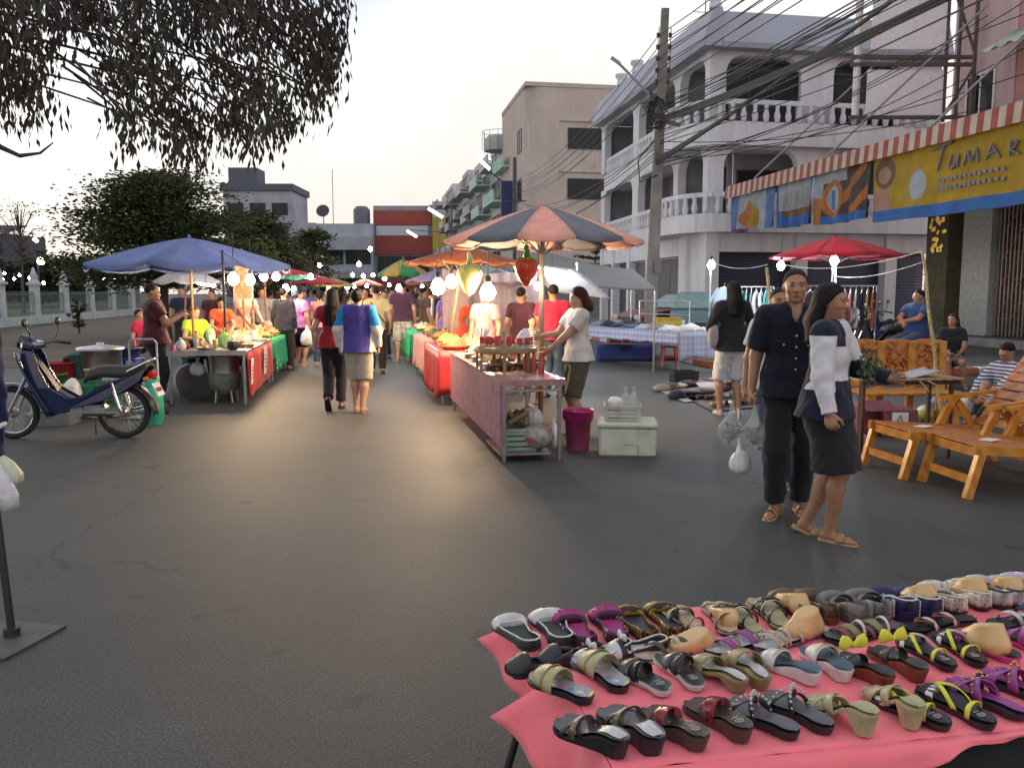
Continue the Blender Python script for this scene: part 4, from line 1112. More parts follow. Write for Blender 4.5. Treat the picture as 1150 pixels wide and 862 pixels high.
    if shirt:
        kind, m = shirt[0], shirt[1]; fn = shirt[2] if len(shirt) > 2 else None
        hem = {'tee': -.06, 'jacket': -.10, 'blouse': -.06, 'vest': -.06, 'shirt': -.09}[kind]
        slv = {'tee': .62, 'jacket': 2, 'blouse': .5, 'vest': 0, 'shirt': .85}[kind]
        e = {'tee': .02, 'jacket': .034, 'blouse': .014, 'vest': .016, 'shirt': .028}[kind]
        F = Field([lo[0], lo[1], pelv.z - .2], [hi[0], hi[1], neck.z + .1], res / k)
        cr = (.13 if female else .15) * b
        F.cone(pelv + up * .38, pelv + up * .12, cr + e, max(wst * b + e, cr * .9 + e * .8), .04, .7, side); F.cone(pelv + up * .12, pelv + up * (hem + .0), max(wst * b + e, cr * .9 + e * .8), .182 * b + e, .04, .84, side, cb=True)
        F.cone(sh[-1] * .86 + sh[1] * .14, sh[1] * .86 + sh[-1] * .14, .066 + e * .5, .066 + e * .5, .045)
        if female:
            for s_ in (1, -1): F.ell(pelv + up * .3 + side * .07 * s_ + Vector((0, -.072 - e * .3, 0)), (.06, .05, .06), .05)
        for s_ in (1, -1):
            if slv >= 1.5:
                F.cone(sh[s_], el[s_], .062 * b + e * .55, .048 * b + e * .5, .03); F.cone(el[s_], wr[s_], .048 * b + e * .5, .036 + e * .35, .02, cb=True)
            elif slv > 0:
                F.cone(sh[s_], sh[s_].lerp(el[s_], slv), .062 * b + e * .5, .058 * b + e * .8, .03, cb=True)
        for s_ in (1, -1): F.cone(hp[s_] + up * .1, hp[s_] - up * .08, .1 * b + e * .6, .108 * b + e * .6, .03)
        F.plane(pelv + up * hem, tuple(-up))
        if kind in ('shirt',): F.cone(neck - up * .13 + Vector((0, -.15, 0)), neck + up * .07 + Vector((0, -.05, 0)), .006, .055, .005, neg=True)
        F.cone(neck + up * .0, neck + up * .12, .06, .075, .005, neg=True)
        F.wrinkle(.0045 if kind != 'blouse' else .003, .6)
        so_ = F.build({'tee': 't_shirt', 'jacket': 'jacket', 'blouse': 'blouse', 'vest': 'vest', 'shirt': 'shirt'}[kind], m, t, fn)
        if kind in ('shirt', 'jacket'):
            c = MB(); c.tube([neck + Vector((.068 * sin(a), -.072 * cos(a) + .0, .012 + .022 * (1 - cos(a)) / 2 - .012)) for a in [R(-150 + 300 * i / 14 + 180) for i in range(15)]], [.008] + [.017] * 13 + [.008], 6); c.build('collar', m[0] if isinstance(m, list) else m, t)
    if shoes:
        kind, m = shoes
        for s_ in (1, -1):
            c = MB(); q = toe[s_]; sd = q.cross(Vector((0, 0, 1))).normalized(); upv = sd.cross(q)
            o = an[s_] - upv * .083 if len(toeL) < 3 and len(toeR) < 3 else an[s_] - upv * .083
            def sec(y, wdt, z0, z1):
                return [o + q * y + sd * (wdt * cos(a)) + upv * (z0 if sin(a) < 0 else z0 + (z1 - z0) * sin(a)) for a in [2 * pi * i / 10 for i in range(10)]]
            if kind == 'sandal': S2 = [(-.07, .02, .016), (-.055, .036, .02), (0, .036, .02), (.07, .044, .018), (.14, .045, .016), (.185, .03, .016), (.2, .008, .014)]
            else: S2 = [(-.075, .018, .03), (-.06, .036, .085), (-.0, .04, .09), (.05, .044, .075), (.12, .046, .055), (.18, .034, .045), (.205, .01, .02)]
            vs = [p for y, wd_, z in S2 for p in sec(y, wd_, 0.0, z)]; n = 10
            c.add(vs, [(i * n + j, i * n + (j + 1) % n, (i + 1) * n + (j + 1) % n, (i + 1) * n + j) for i in range(len(S2) - 1) for j in range(n)], 0, True)
            c.add(vs[:n], [tuple(range(n))[::-1]]); c.add(vs[-n:], [tuple(range(n))])
            if kind == 'sandal': c.grid(lambda a_, b_: o + q * (.06 + .05 * a_) + sd * (.046 * cos(pi * b_)) + upv * (.015 + .052 * sin(pi * b_)), 2, 10)
            ob = c.build('sandal' if kind == 'sandal' else 'shoe', m, t)
            if kind == 'sandal': md = ob.modifiers.new('s', 'SOLIDIFY'); md.thickness = .003
    info = dict(wrL=wr[1], wrR=wr[-1], elL=el[1], hc=hc, neck=neck, pelv=pelv, shL=sh[1], shR=sh[-1], up=up, side=side, k=k)
    if extra: extra(t, info)
    for ch in t.children: ch.scale = (k, k, k)
    t['k'] = k
    return t, info
def hand_at(t, info, key, extra=(0, 0, -.06)):
    p = (Vector(info[key]) + Vector(extra)) * info['k']
    return Matrix.Rotation(t.rotation_euler.z, 3, 'Z') @ p + t.location
# ================================================================ the people
c_black = CL('cloth_black', (.016, .016, .02)); c_navy = CL('cloth_navy', (.014, .018, .04)); c_ink = CL('cloth_ink', (.007, .009, .018)); c_white = CL('cloth_white', (.62, .62, .64)); c_red = CL('cloth_red', (.32, .015, .03))
c_maroon = CL('cloth_maroon', (.075, .014, .022)); c_beige = CL('cloth_beige', (.42, .38, .31)); c_olive = CL('cloth_olive', (.09, .085, .05)); c_pink = CL('cloth_pink', (.5, .16, .34)); c_rose = CL('cloth_rose', (.55, .24, .26))
c_lime = CL('cloth_lime', (.35, .5, .04)); c_orange = CL('cloth_orange', (.6, .1, .04)); c_cream = CL('cloth_cream', (.5, .47, .25)); c_plum = CL('cloth_plum', (.06, .02, .04)); c_blue = CL('cloth_blue', (.03, .07, .2)); c_purple = CL('cloth_purple', (.07, .055, .27))
c_sky = CL('cloth_sky', (.02, .2, .5)); c_offw = CL('cloth_offwhite', (.6, .57, .52)); c_salmon = CL('cloth_salmon', (.6, .3, .26)); c_teal = CL('cloth_teal', (.05, .22, .22)); c_grey = CL('cloth_grey', (.2, .2, .21)); c_denim = CL('cloth_denim', (.06, .09, .16)); c_brown = CL('cloth_brown', (.12, .07, .05)); c_violet = CL('cloth_violet', (.2, .1, .35)); c_crim = CL('cloth_crimson', (.4, .02, .06))
c_crimp = PAT('striped_knit', 'stripez', [(.55, .55, .6), (.03, .05, .14)], 150, .85); c_kid = PAT('kid_stripes', 'stripez', [(.06, .015, .03), (.5, .48, .45)], 190, .85); c_check = PAT('check_shorts', 'plaid', [(.5, .42, .33), (.35, .26, .2), (.62, .56, .48)], 60, .85)
TAN_L = M('tan_leather', (.35, .22, .1), .5); DARK_L = M('dark_leather', (.03, .02, .018), .45); SNEAK = M('sneaker_grey', (.35, .35, .36), .6)

# --- foreground man
mp = G(884, 578)
def man_extra(t, i):
    m = MB(); c = i['neck']
    up = i['up']; pv = i['pelv']
    for q in range(6): m.lathe([(.0065, 0), (.0065, .003), (.001, .004)], (.004, -.146 + .012 * abs(q - 2) * .4, pv.z + .33 - q * .075), 8, 0, rotm(R(90), 0, 0))
    for x in (-.075, .08): m.lathe([(.006, 0), (.006, .003), (.001, .004)], (x, -.128, pv.z + .27), 8, 0, rotm(R(90), 0, 0))
    m.build('shirt_button', M('button_pearl', (.6, .6, .62), .3), t)
    for x in (-.078, .082): MB().box((x, -.124, pv.z + .245), (.1, .008, .1), rotm(R(4), 0, 0), bev=.004).build('breast_pocket', c_ink, t)
man, mi = person('middle aged man with grey cropped hair in black button shirt facing the camera', mp, R(-13), 1.70, 'tan', 'short', M('grey_hair', (.032, .029, .029), .7, var=.7, scale=120, spec=.1), ('shirt', c_ink), ('slacks', c_black), ('sandal', TAN_L), res=.0075,
       bulk=1.06, armR=(-.27, -.03, .87), armL=(.29, .03, .88), footL=(.09, .12, .08), footR=(-.09, -.02, .08), toeL=(.15, -1), toeR=(-.35, -1), yaw=R(0), face=True, curlR=1.1, hdR=(-.05, -.1, -1), extra=man_extra)
# --- foreground woman
def wj(x, y, z):
    if x < -.175 and z < 1.37 and (z > 1.02 or x < -.245): return 0
    if x < -.06 and z > 1.3: return 1
    if y < -.05 and z > 1.2: return 0
    if y < -.08 and z > 1.08 and x < .02: return 0
    return 1
wp = G(921, 603)
wom, wi = person('woman in navy and white jacket and black skirt walking past with greens in her arm', wp, R(54), 1.60, 'tan', 'long', None, ('jacket', [c_white, c_navy], wj), ('skirt', c_black), ('sandal', TAN_L), res=.0075,
       bulk=1.08, female=True, armR=(-.26, -.1, .83), armL=(.13, -.36, 1.09), elbL=(.6, .8, -.6), footL=(.05, .11, .09), footR=(-.05, -.07, .08), toeL=(.1, -1, -.35), toeR=(-.12, -1), yaw=R(2), pitch=R(4), face=True, curlR=.9, curlL=1.0, hairlen=.27, lean=(0, .03), hdL=(0, -1, .1))
GRNL = PAT('greens', 'blotch', [(.03, .05, .025), (.08, .12, .06), (.17, .21, .13)], 30, .6)
def veg_bundle(name, label, loc, r, n, bagged=True, L=.16, knot=None):
    t = thing(name, label, 'vegetables', loc); m = MB()
    for k in range(n):
        a = Vector((rnd.gauss(0, r * .3), rnd.gauss(0, r * .25), rnd.gauss(0, r * .3))); leaf_mesh(m, a, Vector((U(-1, 1), U(-1, 1), U(-.5, 1))), U(.025, .05), U(.02, .035))
    m.build('greens', GRNL, t)
    if bagged:
        m = MB(); top = knot or r * 2.1
        m.lathe([(.001, -r * .95), (r * .5, -r * .85), (r * .9, -r * .4), (r, 0), (r * .85, r * .45), (r * .45, r * .9), (.02, r * 1.4), (.012, top)], (0, 0, 0), 16, 0, None, True, 1, .85)
        m.build('bag', BAGP, t)
    return t
hp_ = hand_at(man, mi, 'wrR', (0, 0, -.1))
veg_bundle('bag_of_greens', 'clear plastic bag of greens hanging from the hand of the man in black, left one', hp_ + Vector((-.135, -.02, -.19)), .105, 110, knot=.22)
veg_bundle('bag_of_greens', 'clear plastic bag of greens hanging from the hand of the man in black, right one', hp_ + Vector((.01, -.06, -.21)), .105, 110, knot=.22)
m = MB(); m.ball((0, 0, 0), (.085, .065, .07), 0, 12, None, .2); m.tube([(0, 0, .05), (.01, .06, .13), (.02, .12, .22), (.03, .2, .36)], [.035, .012, .008, .006], 8); single(m, 'small_bag', BAGW, 'small white bag hanging low beneath the bags of greens', 'bag', G(831, 519, .35) + Vector((0, 0, .0)))
hl_ = hand_at(wom, wi, 'wrL', (0, 0, .02)); v = veg_bundle('leafy_vegetables', 'loose bundle of pale leafy vegetables carried in the arm of the walking woman', hl_ + Vector((-.12, .02, .04)), .13, 170, False)
v.scale = (.7, .7, 1.3)
# --- person hidden behind the man
person('person in white t-shirt standing behind the man in black', Vector((XA(869, 6.35), 6.35, 0)), R(-5), 1.58, 'tan', 'short', None, ('tee', c_white), ('slacks', c_denim), ('sandal', DARK_L), res=.011, armR=(-.27, -.02, .86), footL=(.16, .03, .08), footR=(-.02, 0, .08))
# --- woman with black top and white shorts, from behind
def bag_extra(t, i):
    m = MB(); m.ball((-.27, .02, 1.0), (.085, .05, .17), 0, 14, None, .06); m.tube([(-.25, .0, 1.15), (-.19, .03, 1.36), (-.17, -.02, 1.41)], .012, 6); m.tube([(-.29, .0, 1.15), (-.22, .08, 1.38), (-.17, .02, 1.42)], .012, 6); m.build('shoulder_bag', CL('cloth_bag_grey', (.35, .34, .32)), t)
person('woman in black top and white knee shorts with grey shoulder bag seen from behind', G(819, 466), R(186), 1.68, 'tan', 'curtain', None, ('jacket', c_black), ('shorts', c_white), ('shoe', SNEAK), res=.011, female=True, bulk=1.0, armL=(.2, -.2, 1.05), armR=(-.2, -.2, 1.05), footL=(.13, .0, .08), footR=(-.1, .04, .08), hairlen=.3,
       extra=lambda t, i: (MB().ball((.26, .05, 1.03), (.075, .045, .17), 0, 14, None, .05).tube([(.24, .03, 1.18), (.17, .06, 1.42)], .01, 6).tube([(.28, .03, 1.18), (.17, -.02, 1.43)], .01, 6).build('shoulder_bag', CL('cloth_bag_grey', (.35, .34, .32)), t)))
# --- vendor in white t-shirt at the strawberry cart
def vt(x, y, z): return 1 if (x < -.14 and .0 < x + .2 < .04 and abs(z - 1.16) < .05) else 0
person('vendor in white t-shirt with brown hair at the pink cart', Vector((XA(649, 8.9), 8.9, 0)), R(-74), 1.60, 'light', 'bob', HAIRB, ('tee', c_offw), ('shorts', c_olive), ('sandal', DARK_L), res=.011, female=True, bulk=1.12, armR=(-.12, -.42, 1.15), armL=(.06, -.4, .98), elbR=(-.5, .5, -1), yaw=R(-6), pitch=R(14), hairlen=.16, lean=(0, .04), footL=(.1, 0, .08), footR=(-.1, .05, .08), face=True)
# --- walkers in the lane seen from behind
def cardi(x, y, z): return 0
person('woman in red cardigan with long dark hair walking away down the lane', G(376, 459), R(184), 1.60, 'light', 'curtain', None, ('blouse', c_red), ('slacks', c_black), ('shoe', DARK_L), res=.012, female=True, bulk=1.06, footL=(.05, .26, .17), toeL=(.0, -1, -1.2), footR=(-.08, -.05, .08), armL=(.25, .05, .9), armR=(-.22, -.15, .93), hairlen=.38, pitch=0)
def pj(x, y, z):
    if abs(x) > .185: return 1 if z > 1.19 else 2
    return 0
person('person in purple jacket with blue and white sleeves and beige shorts walking away', G(404, 462), R(178), 1.60, 'light', 'bun', None, ('jacket', [c_purple, c_sky, c_offw], pj), ('shorts', c_beige), ('sandal', TAN_L), res=.012, female=True, bulk=1.2, armL=(.27, -.03, .9), armR=(-.27, -.03, .9), elbL=(.6, .8, 0), elbR=(-.6, .8, 0), footL=(.04, .02, .08), footR=(-.08, .18, .09))
person('man in dark plum t-shirt and checked shorts walking in the lane', Vector((XA(453, 18.6), 18.6, 0)), R(176), 1.78, 'tan', 'short', None, ('tee', c_plum), ('shorts', c_check), ('sandal', TAN_L), res=.014, bulk=1.1, footL=(.12, 0, .08), footR=(-.12, .05, .08))
person('person in pale yellow top and black trousers with shoulder strap in the lane', Vector((XA(424, 15.8), 15.8, 0)), R(184), 1.66, 'light', 'short', None, ('tee', c_cream), ('slacks', c_black), ('shoe', DARK_L), res=.014, footL=(.1, .1, .08), extra=lambda t, i: MB().tube([(.1, .12, 1.4), (-.02, .14, 1.2), (-.17, .1, 1.0)], .012, 5).ball((-.2, .03, .95), (.04, .1, .1)).build('strap_bag', DARK_L, t))
person('woman in pink t-shirt and dark skirt holding a white carrier bag', G(338, 412), R(150), 1.60, 'light', 'pony', None, ('tee', c_pink), ('shorts', c_black), ('sandal', TAN_L), res=.014, female=True, bulk=1.15, yaw=R(-30))
m = MB(); m.lathe([(.01, -.16), (.11, -.14), (.15, -.05), (.12, .08), (.04, .17), (.015, .26)], (0, 0, 0), 12, 0, None, True, 1, .6); single(m, 'carrier_bag', BAGW, 'white carrier bag held low by the woman in pink', 'bag', Vector((XA(346, 17), 17, .62)))
person('person in long black jacket beside the green cloth stall', G(321, 416), R(165), 1.63, 'light', 'short', None, ('jacket', c_navy), ('slacks', c_black), ('shoe', DARK_L), res=.014, hairlen=.2, female=True, bulk=1.05)
person('woman in rose top between the black jacket and the red cardigan', Vector((XA(361, 17.5), 17.5, 0)), R(190), 1.58, 'light', 'pony', None, ('blouse', c_rose), ('slacks', c_denim), ('sandal', TAN_L), res=.016, female=True)
# --- left stall people
def mx(t, i): pass
person('stout man in maroon shirt standing behind the motorbike by the pots', G(178, 455), R(112), 1.66, 'tan', 'short', None, ('tee', c_maroon), ('slacks', c_black), ('shoe', DARK_L), res=.012, bulk=1.28, armL=(.16, -.33, 1.28), armR=(-.1, -.34, 1.26), elbL=(.5, .2, -1), elbR=(-.5, .2, -1), pitch=R(12), footL=(.12, 0, .08), footR=(-.12, 0, .08))
SIT = dict(pel=.5, footL=(.11, -.42, .08), footR=(-.11, -.42, .08))
person('woman in lime green cardigan seated behind the steel table', Vector((XA(222, 14), 14, .0)), R(40), 1.62, 'light', 'pony', HAIRB, ('blouse', c_lime), ('slacks', c_black), ('sandal', DARK_L), res=.013, female=True, pel=.62, footL=(.11, -.42, .08), footR=(-.11, -.42, .08), armL=(.12, -.34, .8), armR=(-.12, -.34, .8), pitch=R(18), yaw=R(20))
person('woman in orange red top bending over the steel table', Vector((XA(250, 15.6), 15.6, .0)), R(30), 1.6, 'light', 'bun', None, ('blouse', c_orange), ('slacks', c_black), ('sandal', DARK_L), res=.014, female=True, pel=.8, lean=(0, .25), armL=(.12, -.4, .9), armR=(-.12, -.4, .9), pitch=R(25))
person('bald vendor in salmon vest leaning over the food trays', Vector((XA(272, 16.4), 16.4, .0)), R(55), 1.72, 'tan', 'bald', None, ('tee', c_salmon), ('slacks', c_denim), ('sandal', DARK_L), res=.014, pel=.92, lean=(0, .35), armL=(.15, -.5, .92), armR=(-.12, -.45, .9), pitch=R(25))
person('person in crimson shirt sitting under the white umbrella behind the maroon man', Vector((XA(160, 17), 17, .0)), R(80), 1.6, 'tan', 'short', None, ('tee', c_crim), ('slacks', c_black), ('sandal', DARK_L), res=.018, **SIT)
person('dark clothed vendor under the white umbrella behind the lime cardigan', Vector((XA(207, 19), 19, .0)), R(20), 1.66, 'tan', 'short', None, ('tee', c_navy), ('slacks', c_black), ('sandal', DARK_L), res=.018)
person('vendor in dark red top behind the orange red top woman', Vector((XA(240, 19.5), 19.5, .0)), R(-10), 1.6, 'tan', 'short', None, ('tee', c_maroon), ('slacks', c_black), ('sandal', DARK_L), res=.018)
person('vendor in grey shirt behind the food trays with hanging lamps', Vector((XA(296, 19.5), 19.5, .0)), R(40), 1.64, 'tan', 'short', None, ('tee', c_grey), ('slacks', c_black), ('sandal', DARK_L), res=.018)
# --- centre stall people
person('man in bright red t-shirt and jeans behind the vendor in white', Vector((XA(621, 12.2), 12.2, 0)), R(165), 1.66, 'tan', 'short', None, ('tee', c_crim), ('slacks', c_denim), ('shoe', DARK_L), res=.013, bulk=1.12, yaw=R(15))
person('dark shirted customer beside the umbrella pole of the centre stall', Vector((XA(586, 12.8), 12.8, 0)), R(150), 1.62, 'tan', 'short', None, ('tee', c_plum), ('slacks', c_black), ('shoe', DARK_L), res=.014, bulk=1.1)
person('child in striped shirt standing behind the cups tray', Vector((XA(598, 11.4), 11.4, 0)), R(20), 1.22, 'tan', 'short', None, ('tee', c_kid), ('shorts', c_navy), ('sandal', DARK_L), res=.013)
person('vendor in pale pink shirt under the orange umbrella by the bulbs', Vector((XA(545, 12.4), 12.4, 0)), R(-30), 1.6, 'light', 'short', None, ('tee', c_rose), ('slacks', c_teal), ('shoe', DARK_L), res=.014)
person('vendor in violet top under the orange umbrella, farther one', Vector((XA(503, 16.5), 16.5, 0)), R(-20), 1.62, 'light', 'pony', None, ('tee', c_violet), ('slacks', c_black), ('shoe', DARK_L), res=.016, female=True)
person('vendor in red vest between the two lit bulbs of the centre row', Vector((XA(521, 14.2), 14.2, 0)), R(-50), 1.56, 'light', 'bun', None, ('tee', c_orange), ('slacks', c_black), ('shoe', DARK_L), res=.016, female=True)
person('shopper in brown shirt at the edge of the centre row near the far baskets', Vector((XA(478, 19), 19, 0)), R(120), 1.66, 'tan', 'short', None, ('tee', c_brown), ('shorts', c_black), ('sandal', DARK_L), res=.018)
# --- people on the right
person('man in blue t-shirt sitting with folded arms behind the carved bench', Vector((XA(1026, 14.4), 14.4, .28)), R(-62), 1.68, 'tan', 'short', None, ('tee', c_blue), ('slacks', c_denim), ('sandal', DARK_L), res=.013, bulk=1.15, pel=.55, footL=(.11, -.42, .03), footR=(-.11, -.42, .03), armL=(-.02, -.34, .78), armR=(.0, -.36, .76), elbL=(1, 0, -.3), elbR=(-1, 0, -.3), pitch=R(5), yaw=R(-15))
person('woman in black t-shirt sitting on the red stool', Vector((XA(1066, 13.6), 13.6, 0)), R(-20), 1.58, 'tan', 'bob', HAIRB, ('tee', c_black), ('short', c_grey), ('sandal', DARK_L), res=.012, female=True, pel=.52, footL=(.2, -.3, .08), footR=(-.05, -.38, .08), armL=(.1, -.3, .62), armR=(-.12, -.33, .64), yaw=R(-30), hairlen=.2)
person('man in white and navy striped shirt resting behind the reclining chair', Vector((XA(1128, 9.9), 9.9, 0)), R(-75), 1.66, 'tan', 'short', None, ('jacket', c_crimp), ('slacks', c_black), ('sandal', DARK_L), res=.012, pel=.2, lean=(0, .15), hipy=.05, footL=(.2, -.55, .07), footR=(.02, -.45, .07), kneeL=(0, -.3, 1), kneeR=(0, -.3, 1), armL=(.12, -.42, .3), armR=(-.1, -.4, .32), elbL=(1, .3, 0), elbR=(-1, .3, 0), pitch=R(35))

# --- distant crowd: a few built figures, each copied with clothes of its own
def tint(o, names, m):
    for ch in o.children:
        if ch.name.split('.')[0] in names and ch.type == 'MESH':
            ch.material_slots[0].link = 'OBJECT'; ch.material_slots[0].material = m
G_ = 'shoppers in the distant crowd'
tmpl = []
for i, (fm, hr, bt, aw_) in enumerate(((False, 'short', 'slacks', 0), (True, 'curtain', 'slacks', 1), (False, 'short', 'shorts', 1), (True, 'pony', 'shorts', 0))):
    t, _ = person('x', (0, 0, 0), 0, 1.6 + .04 * (i % 3), 'tan', hr, None, ('tee', c_grey), (bt, c_black), ('sandal', DARK_L), res=.02, female=fm, footL=(.1, .14 * aw_, .08), footR=(-.1, -.1, .08), bulk=1.08, group=G_)
    tmpl.append(t)
spots = [(306, 24), (312, 30), (322, 22.5), (330, 27), (343, 24), (349, 33), (356, 25), (366, 29), (372, 21.5), (384, 26), (390, 34), (396, 22), (409, 28), (412, 20.5), (418, 36), (427, 24), (433, 19.5), (436, 30), (441, 26), (447, 38), (456, 27), (464, 23), (468, 32), (473, 27.5), (484, 25), (486, 34), (492, 22), (497, 29), (512, 24), (530, 21), (401, 42), (424, 46), (380, 44), (361, 40), (443, 50), (336, 38)]
cn = [('white', c_white), ('teal', c_teal), ('black', c_black), ('salmon', c_salmon), ('blue', c_blue), ('red', c_red), ('grey', c_grey), ('cream', c_cream), ('violet', c_violet), ('brown', c_brown), ('navy', c_navy), ('orange', c_orange)]
seen_ = {}
for i, (u, Y) in enumerate(spots):
    nm, m = cn[(i * 5) % 12]; j = i % 4; a = ['facing away', 'facing the camera', 'turned to the stalls'][(i * 7) % 3]
    wh = 'left side of the lane' if u < 365 else ('middle of the lane' if u < 445 else 'right side of the lane')
    dist = 'near' if Y < 25 else ('mid' if Y < 32 else 'far')
    lab = f'{nm} topped shopper {a}, {dist} crowd, {wh}'
    seen_[lab] = seen_.get(lab, 0) + 1
    if seen_[lab] > 1: lab += ', behind another'
    rz = {'facing away': R(180 + U(-20, 20)), 'facing the camera': U(-.4, .4), 'turned to the stalls': R(90) if u < 400 else R(-90)}[a]
    loc = (XA(u, Y), Y, 0)
    if i < 4: o = tmpl[i]; o.location = loc; o.rotation_euler = (0, 0, rz); o['label'] = lab
    else: o = dup(tmpl[j], loc, rz, lab)
    o.scale = (1, 1, U(.96, 1.06)); tint(o, ('t_shirt',), m); tint(o, ('trousers', 'shorts'), [c_black, c_denim, c_beige, c_navy][(i * 3) % 4])
# ================================================================ umbrellas, lamps, stalls
def umbrella(label, foot, zp, ze, Rd, n, mats, ped=None, lean=(0, 0), val=.0, polem=None, rz=0, poler=.022, sag=.1, ell=1.0, ribs=True, group='market umbrellas over the stalls'):
    t = thing('market_umbrella', label, 'umbrella', foot, rz, group)
    top = Vector((lean[0], lean[1], zp)); N = len(mats)
    s = MB(); seg = 6
    for i in range(n):
        a0, a1 = 2 * pi * i / n, 2 * pi * (i + 1) / n
        def f(u, v):
            a = a0 + (a1 - a0) * v; r = Rd * u * (1 - .06 * sin(pi * v) * u)
            z = zp - (zp - ze) * (u ** 1.25) - sag * sin(pi * v) * u * (1 - u * .4) * .6 - .0
            return (top.x + r * cos(a), top.y + r * sin(a) * ell, z)
        s.grid(f, seg, 4, i % N)
        if val:
            s.grid(lambda u, v: (f(1, v)[0] * 1.0, f(1, v)[1], f(1, v)[2] - val * u * (1 + .2 * sin(3 * pi * v))), 1, 4, i % N)
    s.lathe([(.04, -.02), (.025, .02), (.008, .05)], (top.x, top.y, zp), 8, 0)
    s.build('canopy', mats, t, .006)
    if ribs:
        for i in range(n):
            a = 2 * pi * i / n
            m = MB(); m.tube([(top.x + Rd * u * cos(a) * .99, top.y + Rd * u * sin(a) * .99 * ell, zp - .02 - (zp - ze) * (u ** 1.25)) for u in (0.02, .35, .7, 1)], .008, 5)
            m.tube([(top.x, top.y, zp - .55), (top.x + Rd * .5 * cos(a), top.y + Rd * .5 * sin(a) * ell, zp - .03 - (zp - ze) * (.5 ** 1.25))], .007, 5); m.build('rib', DSTEEL, t)
    m = MB(); m.tube([(0, 0, 0), top], poler, 8); m.build('pole', polem or M('wood_pole', (.2, .12, .06), .6), t)
    return t
def lamp(label, loc, r=.08, c=(1, .70, .40), w=60, cord=.5, name='hanging_bulb', stand=0, group='lit bulbs hung over the stalls', dy=0):
    t = thing(name, label, 'lamp', loc, 0, group)
    L = w / (pi * 4 * pi * r * r)
    m = MB(); m.lathe([(.001, -r), (r * .6, -r * .8), (r, 0), (r * .75, r * .7), (r * .35, r * 1.2), (r * .3, r * 1.4)], (0, 0, 0), 12)
    m.build('bulb', EM('bulb_%s_%d' % ('warm' if c[2] < .8 else 'cool', int(L / 12)), c, L), t)
    m = MB(); m.lathe([(r * .36, r * 1.3), (r * .38, r * 2.0), (.01, r * 2.3)], (0, 0, 0), 8); m.build('socket', BLACK, t)
    m = MB()
    if stand: m.tube([(0, .0, r * 2), (0, .06, r), (0, .06, -stand)], .018, 6)
    else: m.tube([(0, 0, r * 2), (.01, dy, r * 2 + cord)], .006, 4)
    m.build('cord' if not stand else 'stand', WHITEP if stand else BLACK, t)
    return t
def fluor(label, a, b, w=60, c=(.85, .93, 1)):
    a, b = Vector(a), Vector(b); L = (b - a).length; t = thing('tube_lamp', label, 'lamp', (a + b) / 2, 0, 'lit tubes over the stalls'); r = .022
    e = w / (pi * 2 * pi * r * L); m = MB(); m.tube([a - t.location, b - t.location], r, 8); m.build('lamp_tube', EM('tube_%d' % e, c, e), t)
    m = MB(); m.beam(a - t.location + Vector((0, 0, .045)), b - t.location + Vector((0, 0, .045)), .05, .03); m.build('fitting', WHITEP, t)
    m = MB(); m.tube([(0, 0, .05), (0, 0, .5)], .006, 4); m.build('cord', BLACK, t); return t
WARM = (1, .68, .38); COOL = (.8, .92, 1)
u_blue = CL('canvas_blue', (.2, .27, .54), .35, .8); u_or = CL('canvas_orange', (.6, .2, .07), .4, .8); u_cor = CL('canvas_coral', (.85, .5, .42), .35, .8); u_dk = CL('canvas_slate', (.17, .18, .21), .12, .8)
u_gr = CL('canvas_green', (.05, .3, .12), .35); u_ye = CL('canvas_yellow', (.55, .42, .12), .4); u_red = CL('canvas_red', (.5, .03, .06), .35); u_wh = CL('canvas_white', (.5, .47, .47), .3); u_ppl = CL('canvas_violet', (.26, .2, .3), .3); u_crm = CL('canvas_cream', (.6, .42, .2), .45); u_brn = CL('canvas_brown', (.45, .16, .07), .4)
def UM(label, up_, vp, ue0, ue1, ve, Y, n, mats, foot_u=None, **k):
    px = XA(up_, Y, 2.3); zp = P(up_, vp, Y).z; Rd = (XA(ue1, Y, 2) - XA(ue0, Y, 2)) / 2; cx = (XA(ue1, Y, 2) + XA(ue0, Y, 2)) / 2
    ze = P(up_, ve, Y).z; fx = XA(foot_u, Y, .5) if foot_u else cx
    # the near rim of a canopy hangs lower in the picture than its middle
    ze = CAMH + (ze - CAMH) * (Y - Rd * .5) / Y
    return umbrella(label, (fx, Y, 0), zp, ze, Rd, n, mats, lean=(cx - fx, 0), **k)
UM('large blue canvas umbrella over the steel table on the left', 214, 267, 101, 326, 296, 13.2, 8, [u_blue], 219, sag=.25, val=.04)
UM('coral and slate striped umbrella over the pink strawberry cart', 607, 231, 497, 722, 268, 9.4, 12, [u_cor, u_dk], 607, val=.03, poler=.03, rz=.26)
UM('orange umbrella behind the coral and slate one in the centre row', 520, 279, 452, 590, 294, 12.6, 10, [u_brn, u_or], 497, sag=.15)
UM('cream and orange umbrella right behind the blue umbrella', 268, 282, 218, 326, 297, 15.6, 8, [u_crm, u_or], 275)
UM('red umbrella with white stripe behind the cream one on the left', 300, 296, 245, 348, 306, 19, 8, [u_red, u_red, u_wh], 300)
UM('greyish white umbrella between the tree trunk and the blue umbrella', 209, 299, 171, 247, 316, 17.5, 8, [u_wh], 206, sag=.2)
UM('small pinkish white umbrella behind the blue umbrella pole', 258, 307, 234, 290, 318, 19, 8, [u_wh, u_ppl], 262)
UM('green and yellow umbrella farther down the lane', 454, 291, 424, 482, 307, 21, 8, [u_gr, u_ye], 454, val=.05)
UM('dark red umbrella over the far left stalls', 352, 308, 318, 384, 318, 25, 8, [u_red], 352)
UM('yellow umbrella over the far left stalls', 377, 312, 348, 400, 321, 29, 8, [u_ye], 377)
